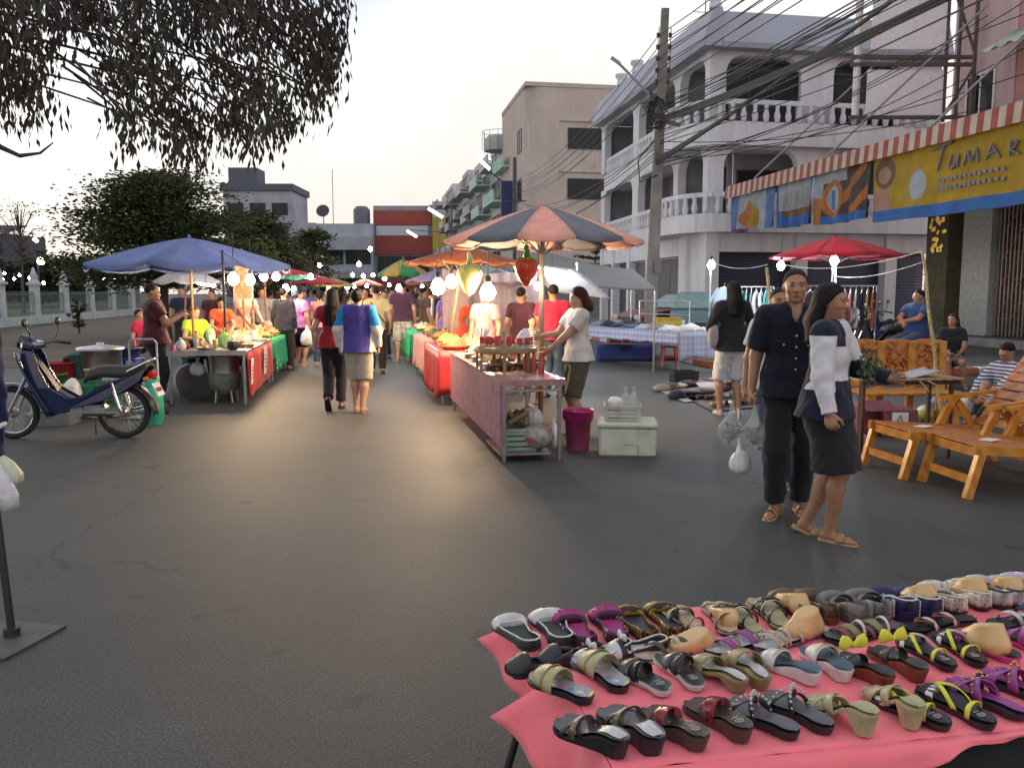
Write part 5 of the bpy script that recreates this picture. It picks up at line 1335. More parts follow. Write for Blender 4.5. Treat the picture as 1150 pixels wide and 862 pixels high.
UM('faded green umbrella above the far left stalls', 328, 303, 298, 356, 313, 23, 8, [u_gr, u_wh], 328)
UM('pale violet umbrella at the far end of the centre row', 483, 304, 455, 522, 315, 18.5, 8, [u_ppl], 483)
UM('violet canopy umbrella behind the orange one', 560, 303, 515, 605, 318, 14.8, 8, [u_ppl], 566, sag=.15)
UM('small red umbrella far down the centre of the lane', 410, 313, 388, 432, 321, 40, 8, [u_red, u_or], 410, ribs=False)
UM('brownish umbrella far down the right of the lane', 470, 309, 448, 500, 319, 27, 8, [u_brn], 470)
UM('crimson umbrella over the clothes rack behind the couple', 936, 266, 863, 1010, 286, 16.5, 8, [u_red], 938, val=.02, polem=WHITEP, rz=.2)
# bulbs: photo column, row, distance, radius, warm?, power
k_ = 0
L_ = [(262, 314, 12.5, .085, 1, 130, 'over the near end of the steel table'), (281, 315, 13.5, .08, 1, 110, 'second along the left row, by the picture card'), (296, 311, 15, .075, 1, 90, 'third along the left row'), (310, 311, 16, .075, 1, 90, 'fourth along the left row'),
      (321, 324, 17, .07, 0, 60, 'cool white, fifth along the left row'), (330, 325, 19, .06, 1, 60, 'sixth along the left row'), (349, 311, 22, .07, 0, 70, 'cool white, over the far left stalls'), (359, 298, 26, .08, 1, 60, 'high above the far left stalls'),
      (492, 323, 10.9, .095, 1, 170, 'at the left edge of the centre row'), (507, 317, 12.0, .085, 1, 120, 'second in the centre row, beside the pale strawberry'), (548, 329, 10.6, .1, 1, 170, 'lowest and largest in the centre row'), (604, 322, 9.15, .035, 0, 14, 'small cool bulb on the umbrella pole by the red strawberry'),
      (448, 324, 17, .06, 0, 60, 'cool white, right of the man in the plum t-shirt'), (432, 313, 23, .08, 0, 60, 'cool white, under the green and yellow umbrella'), (403, 297, 44, .16, 0, 80, 'high cool white over the far lane'), (416, 280, 44, .16, 0, 80, 'highest cool white over the far lane'),
      (396, 309, 40, .12, 0, 60, 'cool white, far lane, left of three'), (408, 310, 40, .12, 1, 60, 'warm, far lane, middle of three'), (419, 309, 40, .12, 0, 60, 'cool white, far lane, right of three'), (390, 322, 30, .12, 0, 60, 'cool white, far left stalls, above the purple jacket'), (369, 324, 27, .09, 1, 60, 'warm, far left stalls beside the red cardigan'),
      (398, 322, 34, .1, 0, 50, 'cool white, far lane among the heads'), (412, 321, 36, .1, 1, 50, 'warm, far lane among the heads'), (437, 320, 36, .1, 0, 50, 'cool white, far lane right of the yellow top'), (474, 322, 24, .07, 1, 60, 'warm, behind the centre row at the far stalls')]
for (u, v, Y, r, wm, w_, d) in L_:
    if Y > 22: r *= .7
    lamp('glowing bulb ' + d, P(u, v, Y), r, WARM if wm else COOL, w_)
lamp('cool white bulb on a white stand left of the woman in black top', P(799, 298, 18.5), .09, COOL, 100, stand=P(799, 298, 18.5).z - .0, name='stand_lamp')
lamp('cool white bulb on a white pole under the crimson umbrella', P(937, 293, 15.9), .08, COOL, 130, stand=1.0, name='stand_lamp')
lamp('cool white bulb just behind the head of the man in black', P(877, 299, 17), .08, COOL, 100)
fluor('white tube lamp under the greyish white umbrella on the left', P(222, 318, 16.6), P(241, 321, 16.2), 40)
fluor('bright tube lamp under the grey tarp behind the vendor in white', P(585, 297, 15.2), P(636, 307, 14.6), 130)
fluor('second bright tube lamp under the grey tarp', P(600, 314, 16.2), P(640, 320, 16.4), 90)
for i, (u, v, Y) in enumerate(((5, 307, 70), (16, 313, 70), (22, 309, 74), (33, 312, 72), (117, 313, 64), (130, 313, 64), (3, 314, 60), (49, 318, 60))):
    lamp('tiny cool light across the park, %s from the left edge' % ['first', 'third', 'fourth', 'fifth', 'seventh', 'eighth', 'second', 'sixth'][i], P(u, v, Y), .1, (.85, 1, .95), 30, group='lights across the park', cord=1.2)
pl = thing('park_lamp', 'lamp post with warm lit lantern beyond the fence', 'street lamp', (XA(46, 66), 66, 0)); q = P(46, 293, 66)
m = MB(); m.tube([(0, 0, 0), (0, 0, q.z - .3)], .06, 6); m.tube([(-.0, 0, 3), (-.3, 0, q.z + 2.2)], .04, 5); m.build('post', DSTEEL, pl)
m = MB(); m.ball((q.x - pl.location.x, 0, q.z), .3); m.build('lantern', EM('lantern_warm', (1, .9, .65), 14), pl)
m = MB(); m.tube([P(38, 268, 66) - pl.location, P(42, 271, 66) - pl.location], .14, 6); m.build('lamp_tube', TUBE, pl)

# goods ----------------------------------------------------------------
FOODS = {'orange fried snacks': PAT('food_orange', 'blotch', [(.3, .1, .02), (.55, .25, .06), (.6, .4, .15)], 30), 'golden crisps': PAT('food_gold', 'blotch', [(.45, .25, .06), (.6, .42, .16)], 25), 'brown sausages': PAT('food_brown', 'blotch', [(.2, .06, .02), (.35, .13, .05)], 25), 'red berries': M('berries', (.4, .02, .02), .3, var=.4, scale=40), 'green vegetables': GRNL, 'pale dumplings': M('dump', (.55, .48, .36), .5), 'pink meatballs': M('pinkballs', (.5, .22, .16), .4)}
def heap(m, R_, H_, n, r, el=False):
    for i in range(n):
        a = U(0, 6.28); q = math.sqrt(rnd.random()) * R_; z = H_ * (1 - (q / R_) ** 2) * U(.6, 1)
        m.ball((q * cos(a), q * sin(a), z), (r * U(.8, 1.5), r * U(.7, 1.1), r * U(.6, 1)), 0, 6, rotm(U(-1, 1), U(-1, 1), U(0, 3)))
def tray(name, label, loc, food, R_=.2, H_=.07, kind='basket', n=60, r=.02, rim=None):
    t = thing(name, label, 'tray' if kind != 'basket' else 'basket', loc, U(0, 3)); m = MB()
    rm = rim or {'basket': WOODP, 'steel': STEEL, 'plastic': WHITEP}[kind]
    m.lathe([(.001, 0), (R_ * .85, 0), (R_, .05), (R_ * 1.03, .055), (R_ * .98, .05), (R_ * .83, .012), (.001, .01)], (0, 0, 0), 20); m.build('dish', rm, t)
    m = MB(); m.lathe([(R_ * .9, .03), (R_ * .6, H_ * .75), (.001, H_)], (0, 0, 0), 14); heap(m, R_ * .9, H_ + .02, n, r); m.build('food', FOODS[food], t); return t
def bottle(label, loc, m_, h=.22, r=.035, cap=None):
    t = thing('bottle', label, 'bottle', loc); m = MB(); m.lathe([(r, 0), (r, h * .6), (r * .45, h * .82), (r * .4, h * .92)], (0, 0, 0), 12); m.build('body', m_, t)
    m = MB(); m.lathe([(r * .48, h * .9), (r * .48, h)], (0, 0, 0), 10); m.build('cap', cap or M('cap_red', (.5, .03, .03), .4), t); return t
def lump(name, label, cat, loc, r, m_, h=None, nz=.18, knot=True):
    m = MB(); h = h or r; m.ball((0, 0, h * .9), (r, r * .8, h), 0, 12, None, nz)
    if knot: m.lathe([(r * .35, h * 1.6), (.012, h * 1.95), (r * .3, h * 2.3)], (0, 0, 0), 8)
    return single(m, name, m_, label, cat, loc, U(0, 3))
def crate(name, label, cat, loc, d, m_, rz=0, slats=True, parent=None, lid=None):
    t = thing(name, label, cat, loc, rz); m = MB(); w, l, h = d; th = .012
    m.box((0, 0, th / 2), (w, l, th))
    nz_ = 4 if slats else 1
    for k in range(nz_):
        z0, z1 = h * k / nz_, h * (k + (.72 if slats else 1)) / nz_
        for sx_ in (-1, 1): m.box((sx_ * (w / 2 - th / 2), 0, (z0 + z1) / 2 + .001 * k), (th, l, z1 - z0)); m.box((0, sx_ * (l / 2 - th / 2), (z0 + z1) / 2 + .001 * k), (w - 2 * th - .002, th, z1 - z0))
    for a in (-1, 1):
        for b in (-1, 1): m.box((a * (w / 2 - .012), b * (l / 2 - .012), h / 2), (.03, .03, h + .002))
    m.box((0, l / 2, h), (w + .02, .02, .02)); m.box((0, -l / 2, h), (w + .02, .02, .02)); m.box((w / 2, 0, h + .001), (.02, l, .02)); m.box((-w / 2, 0, h + .001), (.02, l, .02))
    m.build('box', m_, t)
    if lid: n = MB(); n.box((0, 0, h + .03), (w + .03, l + .03, .04), bev=.012); n.build('lid', lid, t)
    return t
def bucket(name, label, loc, r, h, m_, content=None, handle=True, rimm=None):
    t = thing(name, label, 'bucket', loc); m = MB(); m.lathe([(r * .8, 0), (r, h), (r * 1.06, h), (r * 1.06, h - .02), (r * .97, h - .02), (r * .78, .02), (.001, .02)], (0, 0, 0), 20); m.build('shell', m_, t)
    if rimm: m = MB(); m.lathe([(r * 1.0, h * .82), (r * 1.12, h * .84), (r * 1.14, h * 1.12), (r * 1.16, h * 1.12), (r * 1.14, h * 1.08), (r * 1.05, h * .86)], (0, 0, 0), 20); m.build('basin', rimm, t)
    if handle: m = MB(); m.tube([(r * cos(a), -r * .6 * sin(a) - r * .5, h - .02 - r * .5 * sin(a)) for a in [pi * i / 10 for i in range(11)]], .005, 5); m.build('handle', BLACK, t)
    if content: m = MB(); m.lathe([(r * .9, h * .9), (.001, h * 1.0)], (0, 0, 0), 14); heap(m, r * .85, h * .08, 40, .02); 
    if content:
        for i in range(len(m.v)):
            x, y, z = m.v[i]
            if z < h * .5: m.v[i] = (x, y, z + h * .95)
        m.build('contents', content, t)
    return t
def draped(name, label, cat, loc, rz, W_, D_, H_, drop, m_, legs=True, legm=None, waves=14, amp=.02, sides='all', top_over=.02):
    """table with top, four legs and a cloth hanging over its sides (the cloth is a thing of its own)"""
    t = thing(name, label, cat, loc, rz); m = MB(); m.box((W_ / 2, D_ / 2, H_ - .02), (W_, D_, .03)); m.build('table_top', WOODP, t)
    for x in (.04, W_ - .04):
        for y in (.04, D_ - .04): m = MB(); m.tube([(x, y, 0), (x, y, H_ - .035)], .016, 6); m.build('leg', legm or STEEL, t)
    return t
def cloth_over(label, loc, rz, W_, D_, H_, drops, m_, amp=.02, o=.012, gnm='tablecloth', split=None):
    """drops: near, far, left, right lengths; cloth top just above the table"""
    m = MB(); W0, D0 = -o, -o; W1, D1 = W_ + o, D_ + o; z = H_ + .004
    m.grid(lambda a, b: (W0 + (W1 - W0) * a, D0 + (D1 - D0) * b, z + .002 * sin(a * 20) * sin(b * 17)), 12, 12)
    ph = U(0, 6)
    def side(p0, p1, nrm, drop):
        p0, p1 = Vector(p0), Vector(p1); L = (p1 - p0).length; nrm = Vector(nrm)
        n = max(8, int(L / .05))
        m.grid(lambda a, b: tuple(p0.lerp(p1, a) + nrm * (.004 + (amp * sin(a * L * 16 + ph) + amp * .6 * sin(a * L * 37)) * b + .02 * b) + Vector((0, 0, -drop * b * (1 + .05 * sin(a * L * 9 + ph))))), n, 6)
    if drops[0]: side((W0, D0, z), (W1, D0, z), (0, -1, 0), drops[0])
    if drops[1]: side((W1, D1, z), (W0, D1, z), (0, 1, 0), drops[1])
    if drops[2]: side((W0, D1, z), (W0, D0, z), (-1, 0, 0), drops[2])
    if drops[3]: side((W1, D0, z), (W1, D1, z), (1, 0, 0), drops[3])
    return single(m, gnm, m_, label, 'tablecloth', loc, rz, None, .004)
def frame_rz(o, rz): return lambda x, y, z=0: Vector(o) + Matrix.Rotation(rz, 3, 'Z') @ Vector((x, y, z))

# ---- left: steel table with pot, red panel
o1 = G(190, 456); T1 = frame_rz(o1, ST); W1 = (G(268, 448) - o1).length; D1 = 2.9; H1 = .74
t = thing('steel_stall_table', 'steel stall table with red panel on its lane side', 'stall table', o1, ST)
m = MB(); m.box((W1 / 2, D1 / 2, H1 - .02), (W1, D1, .04)); m.box((W1 / 2, .0, H1 - .02), (W1 + .02, .03, .07)); m.build('table_top', M('worn_steel', (.35, .33, .3), .4, .8, var=.3, scale=4), t)
for x, y in ((.03, .03), (W1 - .03, .03), (.03, D1 - .05), (W1 - .03, D1 - .05)): m = MB(); m.box((x, y, H1 / 2 - .02), (.035, .035, H1 - .04)); m.build('leg', STEEL, t)
m = MB(); m.grid(lambda a, b: (W1 + .01 + .03 * b + .012 * sin(20 * a), .02 + a * (D1 - .1), H1 - .03 - .6 * b * (1 - .1 * a)), 20, 4); m.build('red_panel', CL('panel_red', (.45, .03, .03)), t, .004)
m = MB(); m.box((W1 + .055, .16, .45), (.006, .2, .36), rotm(0, R(3), 0)); m.box((W1 + .055, 1.7, .48), (.006, .34, .42), rotm(0, R(3), 0)); m.build('price_card', WHITEP, t)
m = MB()
for k in range(5): m.box((W1 + .062, .16, .56 - .05 * k), (.002, .12, .018), rotm(0, R(3), 0)); m.box((W1 + .062, 1.7, .62 - .06 * k), (.002, .22, .025), rotm(0, R(3), 0))
m.build('card_writing', M('ink_red', (.4, .05, .04), .6), t)
# stove pot
q = G(250, 452); t = thing('stove_pot', 'large aluminium pot on a legged grey stove in front of the steel table', 'pot', q + Vector((0, .12, 0)))
m = MB(); m.lathe([(.13, .13), (.21, .22), (.225, .4), (.23, .42)], (0, 0, 0), 20); m.build('stove', M('stove_grey', (.2, .2, .17), .7, var=.4, scale=6), t)
m = MB(); m.lathe([(.2, .42), (.205, .64), (.215, .65), (.19, .64), (.185, .45)], (0, 0, 0), 24); m.build('pot', ALU, t)
m = MB(); m.lathe([(.215, .652), (.1, .68), (.001, .69)], (0, 0, 0), 20); m.build('lid', ALU, t)
for a in (.6, 2.5, 4.2, 5.6): m = MB(); m.tube([(.15 * cos(a), .15 * sin(a), .2), (.18 * cos(a), .18 * sin(a), 0)], .012, 6); m.build('leg', STEEL, t)
m = MB(); rr = .27
m.lathe([(.001, .02), (rr * .25, .03), (rr * .3, .06), (rr * .35, .03), (rr * .8, .05), (rr, .0), (rr * 1.06, -.015), (rr, -.02)], (0, 0, rr), 28, 0, rotm(R(-78), 0, R(-8)))
single(m, 'round_pan', STEEL, 'large round steel pan leaning upright against the table legs', 'lid', G(221, 449) + Vector((0, -.05, 0)))
def gas(label, loc, m_, r=.15, h=.5):
    t = thing('gas_cylinder', label, 'gas cylinder', loc); m = MB(); m.lathe([(r * .85, .0), (r * .85, .03), (r, .06), (r, h * .75), (r * .75, h * .88), (r * .2, h * .92), (r * .15, h)], (0, 0, 0), 20); m.build('tank', m_, t)
    m = MB(); m.lathe([(r * .7, h * .86), (r * .72, h * 1.12), (r * .68, h * 1.12), (r * .66, h * .88)], (0, 0, 0), 16); m.build('guard_ring', m_, t)
    m = MB(); m.tube([(0, 0, h * .95), (0, 0, h * 1.08)], .02, 6); m.tube([(-.03, 0, h * 1.05), (.03, 0, h * 1.05)], .015, 6); m.build('valve', STEEL, t); return t
GASG = M('gas_green', (.03, .22, .16), .45, .2, var=.2, scale=5); GAST = M('gas_teal', (.02, .12, .14), .45, .2, var=.2)
gas('teal gas cylinder under the steel table beside the leaning lid', G(202, 446) + Vector((0, .35, 0)), GAST, .15, .5)
for i, (x, y, kind) in enumerate(((.12, .25, 0), (.45, .15, 1), (.75, .3, 2), (.25, .6, 3), (.6, .62, 4), (.85, .8, 1), (.15, 1.0, 2), (.5, 1.05, 5), (.8, 1.3, 0), (.3, 1.45, 6), (.65, 1.6, 3), (.2, 1.95, 4), (.55, 2.1, 0), (.85, 2.2, 5), (.4, 2.5, 1), (.75, 2.65, 6))):
    p = T1(x * W1 / .95, y, H1); o = ['first', 'second', 'third', 'fourth', 'fifth', 'sixth', 'seventh', 'eighth', 'ninth', 'tenth', 'eleventh', 'twelfth', 'thirteenth', 'fourteenth', 'fifteenth', 'last'][i]
    e = f'on the steel table, {o} item from the near end'
    if kind == 0: lump('food_bag', f'knotted clear bag {e}', 'bag', p, .085, BAGW, .08)
    elif kind == 1: tray('food_tray', f'steel tray of orange fried snacks {e}', p, 'orange fried snacks', .13, .06, 'steel', 26, .02)
    elif kind == 2: lump('dark_bag', f'dark plastic bag {e}', 'bag', p, .1, BLACK, .07, .2, False)
    elif kind == 3: bottle(f'clear bottle with red cap {e}', p, M('bottle_clear', (.4, .45, .42), .15, alpha=.6), .26, .04)
    elif kind == 4: lump('green_bag', f'pale green carrier bag standing {e}', 'bag', p, .08, M('bag_green', (.3, .6, .2), .4, bump=.4), .13)
    elif kind == 5: tray('food_tray', f'plastic tray of pale dumplings {e}', p, 'pale dumplings', .15, .07, 'plastic', 30, .024)
    else: m = MB(); [m.lathe([(.03, .02 * k), (.045, .02 * k + .1), (.04, .02 * k + .1)], (0, 0, 0), 10) for k in range(4)]; single(m, 'cup_stack', WHITEP, f'stack of white cups {e}', 'cups', p)
EXT = [('cup', 'pink plastic cup', (.6, .2, .3)), ('jar', 'amber sauce jar', (.35, .12, .02)), ('bowl', 'white bowl', (.6, .6, .58)), ('small_bag', 'tied bag of red sauce', (.4, .04, .02)), ('cup', 'yellow cup', (.6, .45, .08)), ('jar', 'dark jar', (.06, .03, .02))]
for i in range(18):
    nm, ad, c = EXT[i % 6]; x, y = ((i * 37) % 100) / 100 * (W1 - .1) + .05, .18 + 2.6 * i / 18; m = MB(); r = U(.03, .045); h = U(.07, .13)
    if nm == 'bowl': m.lathe([(r * .8, 0), (r * 1.7, h * .5), (r * 1.6, h * .5), (.001, .01)], (0, 0, 0), 12)
    elif nm == 'small_bag': m.ball((0, 0, r), (r * 1.2, r, r * 1.1), 0, 8, None, .2); m.lathe([(r * .4, r * 1.8), (.006, r * 2.3), (r * .4, r * 2.9)], (0, 0, 0), 6)
    elif nm == 'jar': m.lathe([(r, 0), (r, h * .75), (r * .7, h * .85), (r * .75, h)], (0, 0, 0), 12)
    else: m.lathe([(r * .75, 0), (r, h), (r * .95, h), (r * .7, .01), (.001, .01)], (0, 0, 0), 12)
    single(m, nm, M('ware_%d' % (i % 6), c, .3), f'{ad} on the steel table, {["near", "middle", "far"][i // 6]} third of it', nm.replace('_', ' '), T1(x, y, H1 + .002))
m = MB(); m.box((0, 0, 0), (.34, .02, .62)); m.box((0, -.012, 0), (.28, .004, .56), None, 1); tt = single(m, 'picture_card', [M('card_edge', (.2, .2, .19)), PAT('menu_print', 'blotch', [(.2, .15, .08), (.12, .05, .02), (.18, .18, .15)], 14)], 'bright printed card hanging between the bulbs over the left stall', 'card', P(273, 316, 14.2))
for uu, YY, lb in ((256, 12.0, 'dark metal post rising beside the stove pot on the left stall'), (287, 14.6, 'tan wooden post of the second left stall')):
    m = MB(); m.tube([(0, 0, 0), (0, 0, 2.15)], .018, 6); single(m, 'stall_post', WOODP if YY > 13 else DSTEEL, lb, 'post', (XA(uu, YY), YY, 0))
# ---- left table 2 with green cloth
o2 = T1(.12, 3.05); T2 = frame_rz(o2, ST)
draped('stall_table', 'second left table covered by green dotted cloth', 'stall table', o2, ST, .95, 2.4, .72, 0, None)
cloth_over('green cloth with white dots hanging over the second left table', o2, ST, .95, 2.4, .72, (.34, 0, 0, .55), PAT('green_dots', 'dots', [(.02, .33, .13), (.5, .6, .5)], 9))
for i, (x, y, f, kd) in enumerate(((.3, .3, 'golden crisps', 'basket'), (.7, .45, 'orange fried snacks', 'steel'), (.3, .85, 'orange fried snacks', 'basket'), (.7, 1.1, 'brown sausages', 'steel'), (.35, 1.4, 'pink meatballs', 'steel'), (.7, 1.7, 'orange fried snacks', 'basket'), (.35, 2.0, 'golden crisps', 'basket'))):
    tray('food_tray', f'{kd} tray of {f} on the green cloth, number {["one", "two", "three", "four", "five", "six", "seven"][i]} from near end', T2(x, y, .73), f, .2, .13, kd, 60, .028)
# ---- further left tables
for j, (y0, nm, mc) in enumerate(((5.7, 'red', c_crim), (8.6, 'white', c_white), (11.8, 'blue', c_blue), (15.5, 'orange', c_orange))):
    o = T1(.15 + .1 * j, y0); T = frame_rz(o, ST); dd = 2.3
    draped('stall_table', f'far left table under a {nm} cloth, {["third", "fourth", "fifth", "sixth"][j]} along the row', 'stall table', o, ST, 1, dd, .74, 0, None)
    cloth_over(f'{nm} cloth hanging over the {["third", "fourth", "fifth", "sixth"][j]} left table', o, ST, 1, dd, .74, (.5, 0, 0, .55), mc)
    for i in range(5):
        f = list(FOODS)[(i * 3 + j) % 7]; tray('food_tray', f'tray of {f} on the far left {nm} cloth, {["nearest", "second", "middle", "fourth", "farthest"][i]}', T(.3 + .4 * (i % 2), .25 + .45 * i, .75), f, .2, .12, 'steel', 30, .035)

# ---- centre: pink cart
cA = G(563, 520); cB = G(632, 517); rzc = math.atan2((G(510, 462) - cA).y, (G(510, 462) - cA).x) - pi / 2
Wc = (cB - cA).length; Dc = 3.6; Hc = .76; TC = frame_rz(cA, rzc)
t = thing('pink_cart', 'pink sided food cart with steel frame and open near end', 'food cart', cA, rzc)
PK = PAT('pink_side', 'blotch', [(.26, .09, .14), (.36, .15, .2), (.22, .09, .12)], 9, .6)
m = MB(); m.box((.0, Dc / 2, .45), (.025, Dc, .60), rotm(0, 0, 0)); m.build('side_panel', PK, t)
m = MB(); m.box((Wc / 2 - .0, Dc / 2, Hc - .015), (Wc + .04, Dc, .03)); m.box((Wc / 2, -.0, Hc - .03), (Wc + .05, .03, .05)); m.build('table_top', M('pink_top', (.45, .27, .25), .25, .3, var=.25, scale=6), t)
for x, y in ((.03, .03), (Wc - .03, .03), (.03, Dc - .03), (Wc - .03, Dc - .03), (.35, .5)): m = MB(); m.box((x, y, Hc / 2 - .02), (.03, .03, Hc - .05), None); m.build('leg', STEEL, t)
m = MB(); m.box((Wc / 2 - .06, .38, .075), (Wc - .1, .75, .02)); m.build('lower_shelf', M('worn_steel', (0, 0, 0)), t)
m = MB(); m.box((Wc / 2, .015, Hc - .1), (Wc - .06, .02, .02)); m.build('rail', STEEL, t)
# things on the lower shelf
p = TC(.19, .28, .087); crate('shelf_crate', 'pale green plastic crate on the lower shelf of the pink cart', 'crate', p, (.3, .4, .2), M('pale_green', (.3, .42, .33), .4, alpha=.85), rzc)
m = MB(); [m.tube([(U(-.1, .1), -.1 + .03 * k, .22 + U(0, .1)), (U(-.1, .1), -.08 + .03 * k, .34)], .03, 6) for k in range(6)]; single(m, 'wicker_rolls', PAT('wicker', 'dots', [(.25, .17, .1), (.05, .03, .02)], 60), 'rolls of woven wicker standing in the pale green crate', 'baskets', p, rzc)
t = thing('kitchen_scale', 'round white kitchen scale on the shelf of the pink cart', 'scale', TC(.38, .42, .087), rzc - .1)
m = MB(); m.lathe([(.105, -.03), (.105, .03)], (0, 0, .26), 24, 0, rotm(R(90), 0, 0)); m.box((0, 0, .08), (.2, .12, .16), bev=.02); m.build('housing', WHITEP, t)
m = MB(); m.lathe([(.09, 0), (.09, .003), (.001, .0035)], (0, -.031, .26), 24, 0, rotm(R(90), 0, 0)); m.build('dial', M('dial', (.7, .7, .7), .3), t)
m = MB(); m.beam((0, -.037, .26), (.02, -.037, .325), .006, .003); [m.box((.075 * cos(a), -.036, .26 + .075 * sin(a)), (.008, .002, .008)) for a in [R(30 * k) for k in range(12)]]; m.build('needle', M('ink_red', (0, 0, 0)), t)
lump('stuffed_bag', 'stuffed clear bag with red and white packets leaning on the scale', 'bag', TC(.36, .12, .087), .15, PAT('bag_contents', 'blotch', [(.15, .18, .14), (.35, .38, .33), (.4, .08, .08)], 7, .3), .14, .12, False)
lump('small_bag', 'small clear bag beside the scale at the cart corner', 'bag', TC(.55, .25, .087), .08, BAGW, .12)
# round sieve on stand with cups
q = P(568, 392, 8.35); t = thing('bamboo_tray', 'round bamboo tray on a wooden stand above the pink cart', 'tray', (q.x, q.y, Hc + .002))
dz = q.z - Hc; rr = .31
m = MB(); m.lathe([(rr, dz - .03), (rr + .012, dz + .02), (rr, dz + .02), (rr - .012, dz - .01), (.001, dz - .012)], (0, 0, 0), 32); m.lathe([(rr, dz - .032), (.001, dz - .034)], (0, 0, 0), 32); m.build('rim', M('bamboo_dark', (.25, .17, .08), .5, var=.3, scale=20), t)
for k in range(7): a = 2 * pi * k / 7 + .2; m = MB(); m.box((rr * .97 * cos(a), rr * .97 * sin(a), (dz - .03) / 2), (.035, .012, dz - .03), rotm(0, 0, a + pi / 2)); m.build('leg', M('bamboo_dark', (0, 0, 0)), t)
BER = FOODS['red berries']; CUPM = M('clear_cup', (.6, .5, .48), .1, alpha=.35)
cpos = [(rr * .78 * cos(a), rr * .78 * sin(a)) for a in [2 * pi * k / 13 for k in range(13)]] + [(rr * .42 * cos(a), rr * .42 * sin(a)) for a in [2 * pi * k / 6 for k in range(6)]]
c0 = None
for i, (x, y) in enumerate(cpos):
    loc = Vector((q.x + x, q.y + y, q.z + .0)); lb = 'clear cup filled with red berries in the round bamboo tray'
    if c0 is None:
        c0 = thing('berry_cup', lb, 'cup', loc, 0, 'cups of red berries in the bamboo tray'); m = MB(); m.lathe([(.026, 0), (.036, .07), (.038, .07)], (0, 0, 0), 10); m.build('cup', CUPM, c0); m = MB(); heap(m, .03, .03, 12, .012); m.lathe([(.024, .005), (.033, .06), (.001, .075)], (0, 0, 0), 8); 
        for a_ in range(len(m.v) - 24): m.v[a_] = (m.v[a_][0], m.v[a_][1], m.v[a_][2] + .06)
        m.build('berries', BER, c0)
    else: dup(c0, loc, U(0, 3))
m = MB(); m.lathe([(.11, 0), (.1, .03), (.055, .16), (.02, .21), (.001, .215)], (0, 0, 0), 14, 0, rotm(0, R(12), 0)); single(m, 'paper_cone', M('cone_white', (.75, .74, .72), .5, bump=.3), 'tall white cone shaped bag standing in the bamboo tray', 'bag', Vector((q.x + .16, q.y + .0, q.z + .0)))
m = MB()
for k in range(9): a = U(0, 6.28); m.tube([(U(-.03, .03), U(-.03, .03), 0), (.09 * cos(a), .09 * sin(a), U(.14, .2))], [.003, .012], 5)
single(m, 'paper_fan', WHITEP, 'spray of white paper skewers standing left of the bamboo tray', 'skewers', P(541, 384, 9.2) - Vector((0, 0, .02)))
m = MB(); [m.tube([(.03 * cos(k), .03 * sin(k), 0), (.05 * cos(k), .05 * sin(k), .2)], .004, 4) for k in range(7)]; single(m, 'skewer_bundle', BAMBOO, 'bundle of thin bamboo skewers behind the bamboo tray', 'skewers', P(566, 390, 9.2) - Vector((0, 0, .02)))
for i, (x, y, f) in enumerate(((.18, 1.1, 'orange fried snacks'), (.2, 1.6, 'golden crisps'), (.48, 1.2, 'pink meatballs'), (.2, 2.1, 'orange fried snacks'), (.5, 1.9, 'brown sausages'), (.2, 2.6, 'golden crisps'), (.5, 2.6, 'orange fried snacks'), (.3, 3.2, 'pale dumplings'))):
    tray('food_tray', f'tray of {f} on the pink cart, {["first", "second", "third", "fourth", "fifth", "sixth", "seventh", "eighth"][i]} behind the bamboo tray', TC(x, y, Hc), f, .17, .11, 'steel', 50, .024)
for i in range(3): bottle('red sauce bottle at the right edge of the pink cart, %s' % ['nearest', 'middle', 'farthest'][i], TC(Wc - .08 - .05 * i, .55 + .12 * i, Hc), M('sauce', (.35, .04, .03), .2), .2, .03)
# bucket, styrofoam box, basket
bucket('pink_bucket', 'magenta pink bucket and basin of red berries beside the cart', G(650, 507) + Vector((0, .12, 0)), .135, .36, M('bucket_pink', (.38, .07, .15), .4), BER, False, M('basin_magenta', (.5, .03, .2), .4))
b0 = G(707, 513) + Vector((0, .2, 0)); FOAM = M('foam', (.55, .55, .45), .7, var=.15, scale=7, bump=.15)
t = thing('styrofoam_box', 'dirty white styrofoam box with lid on the road beside the pink bucket', 'cool box', b0, R(-6)); m = MB(); m.box((0, 0, .135), (.54, .42, .27), bev=.02); m.build('box', FOAM, t); m = MB(); m.box((0, 0, .30), (.57, .45, .055), bev=.018); m.build('lid', FOAM, t)
m = MB(); m.tube([(-.03, -.212, .12), (.03, -.212, .12), (.1, -.212, .11), (.1, -.212, .02)], .002, 4); m.build('crack', DSTEEL, t)
crate('plastic_basket', 'white plastic basket on the styrofoam box', 'basket', b0 + Vector((-.05, .0, .33)), (.34, .26, .14), M('basket_white', (.55, .58, .5), .4, alpha=.8), R(-6))
tray('clay_bowl', 'brown bowl of snacks in the white basket', b0 + Vector((-.12, 0, .40)), 'brown sausages', .085, .05, 'basket', 16, .015, M('clay', (.35, .13, .06), .5))
for i, (x, z) in enumerate(((-.0, .02), (.08, .0))): lump('clear_bag', 'clear bundled bag in the white basket, %s one' % ['taller left', 'right'][i], 'bag', b0 + Vector((x - .02, 0, .35)), .08, BAGP, .13, .2)
lump('white_bag', 'crumpled white bag at the back of the white basket', 'bag', b0 + Vector((-.1, .08, .40)), .1, BAGW, .07, .2, False)
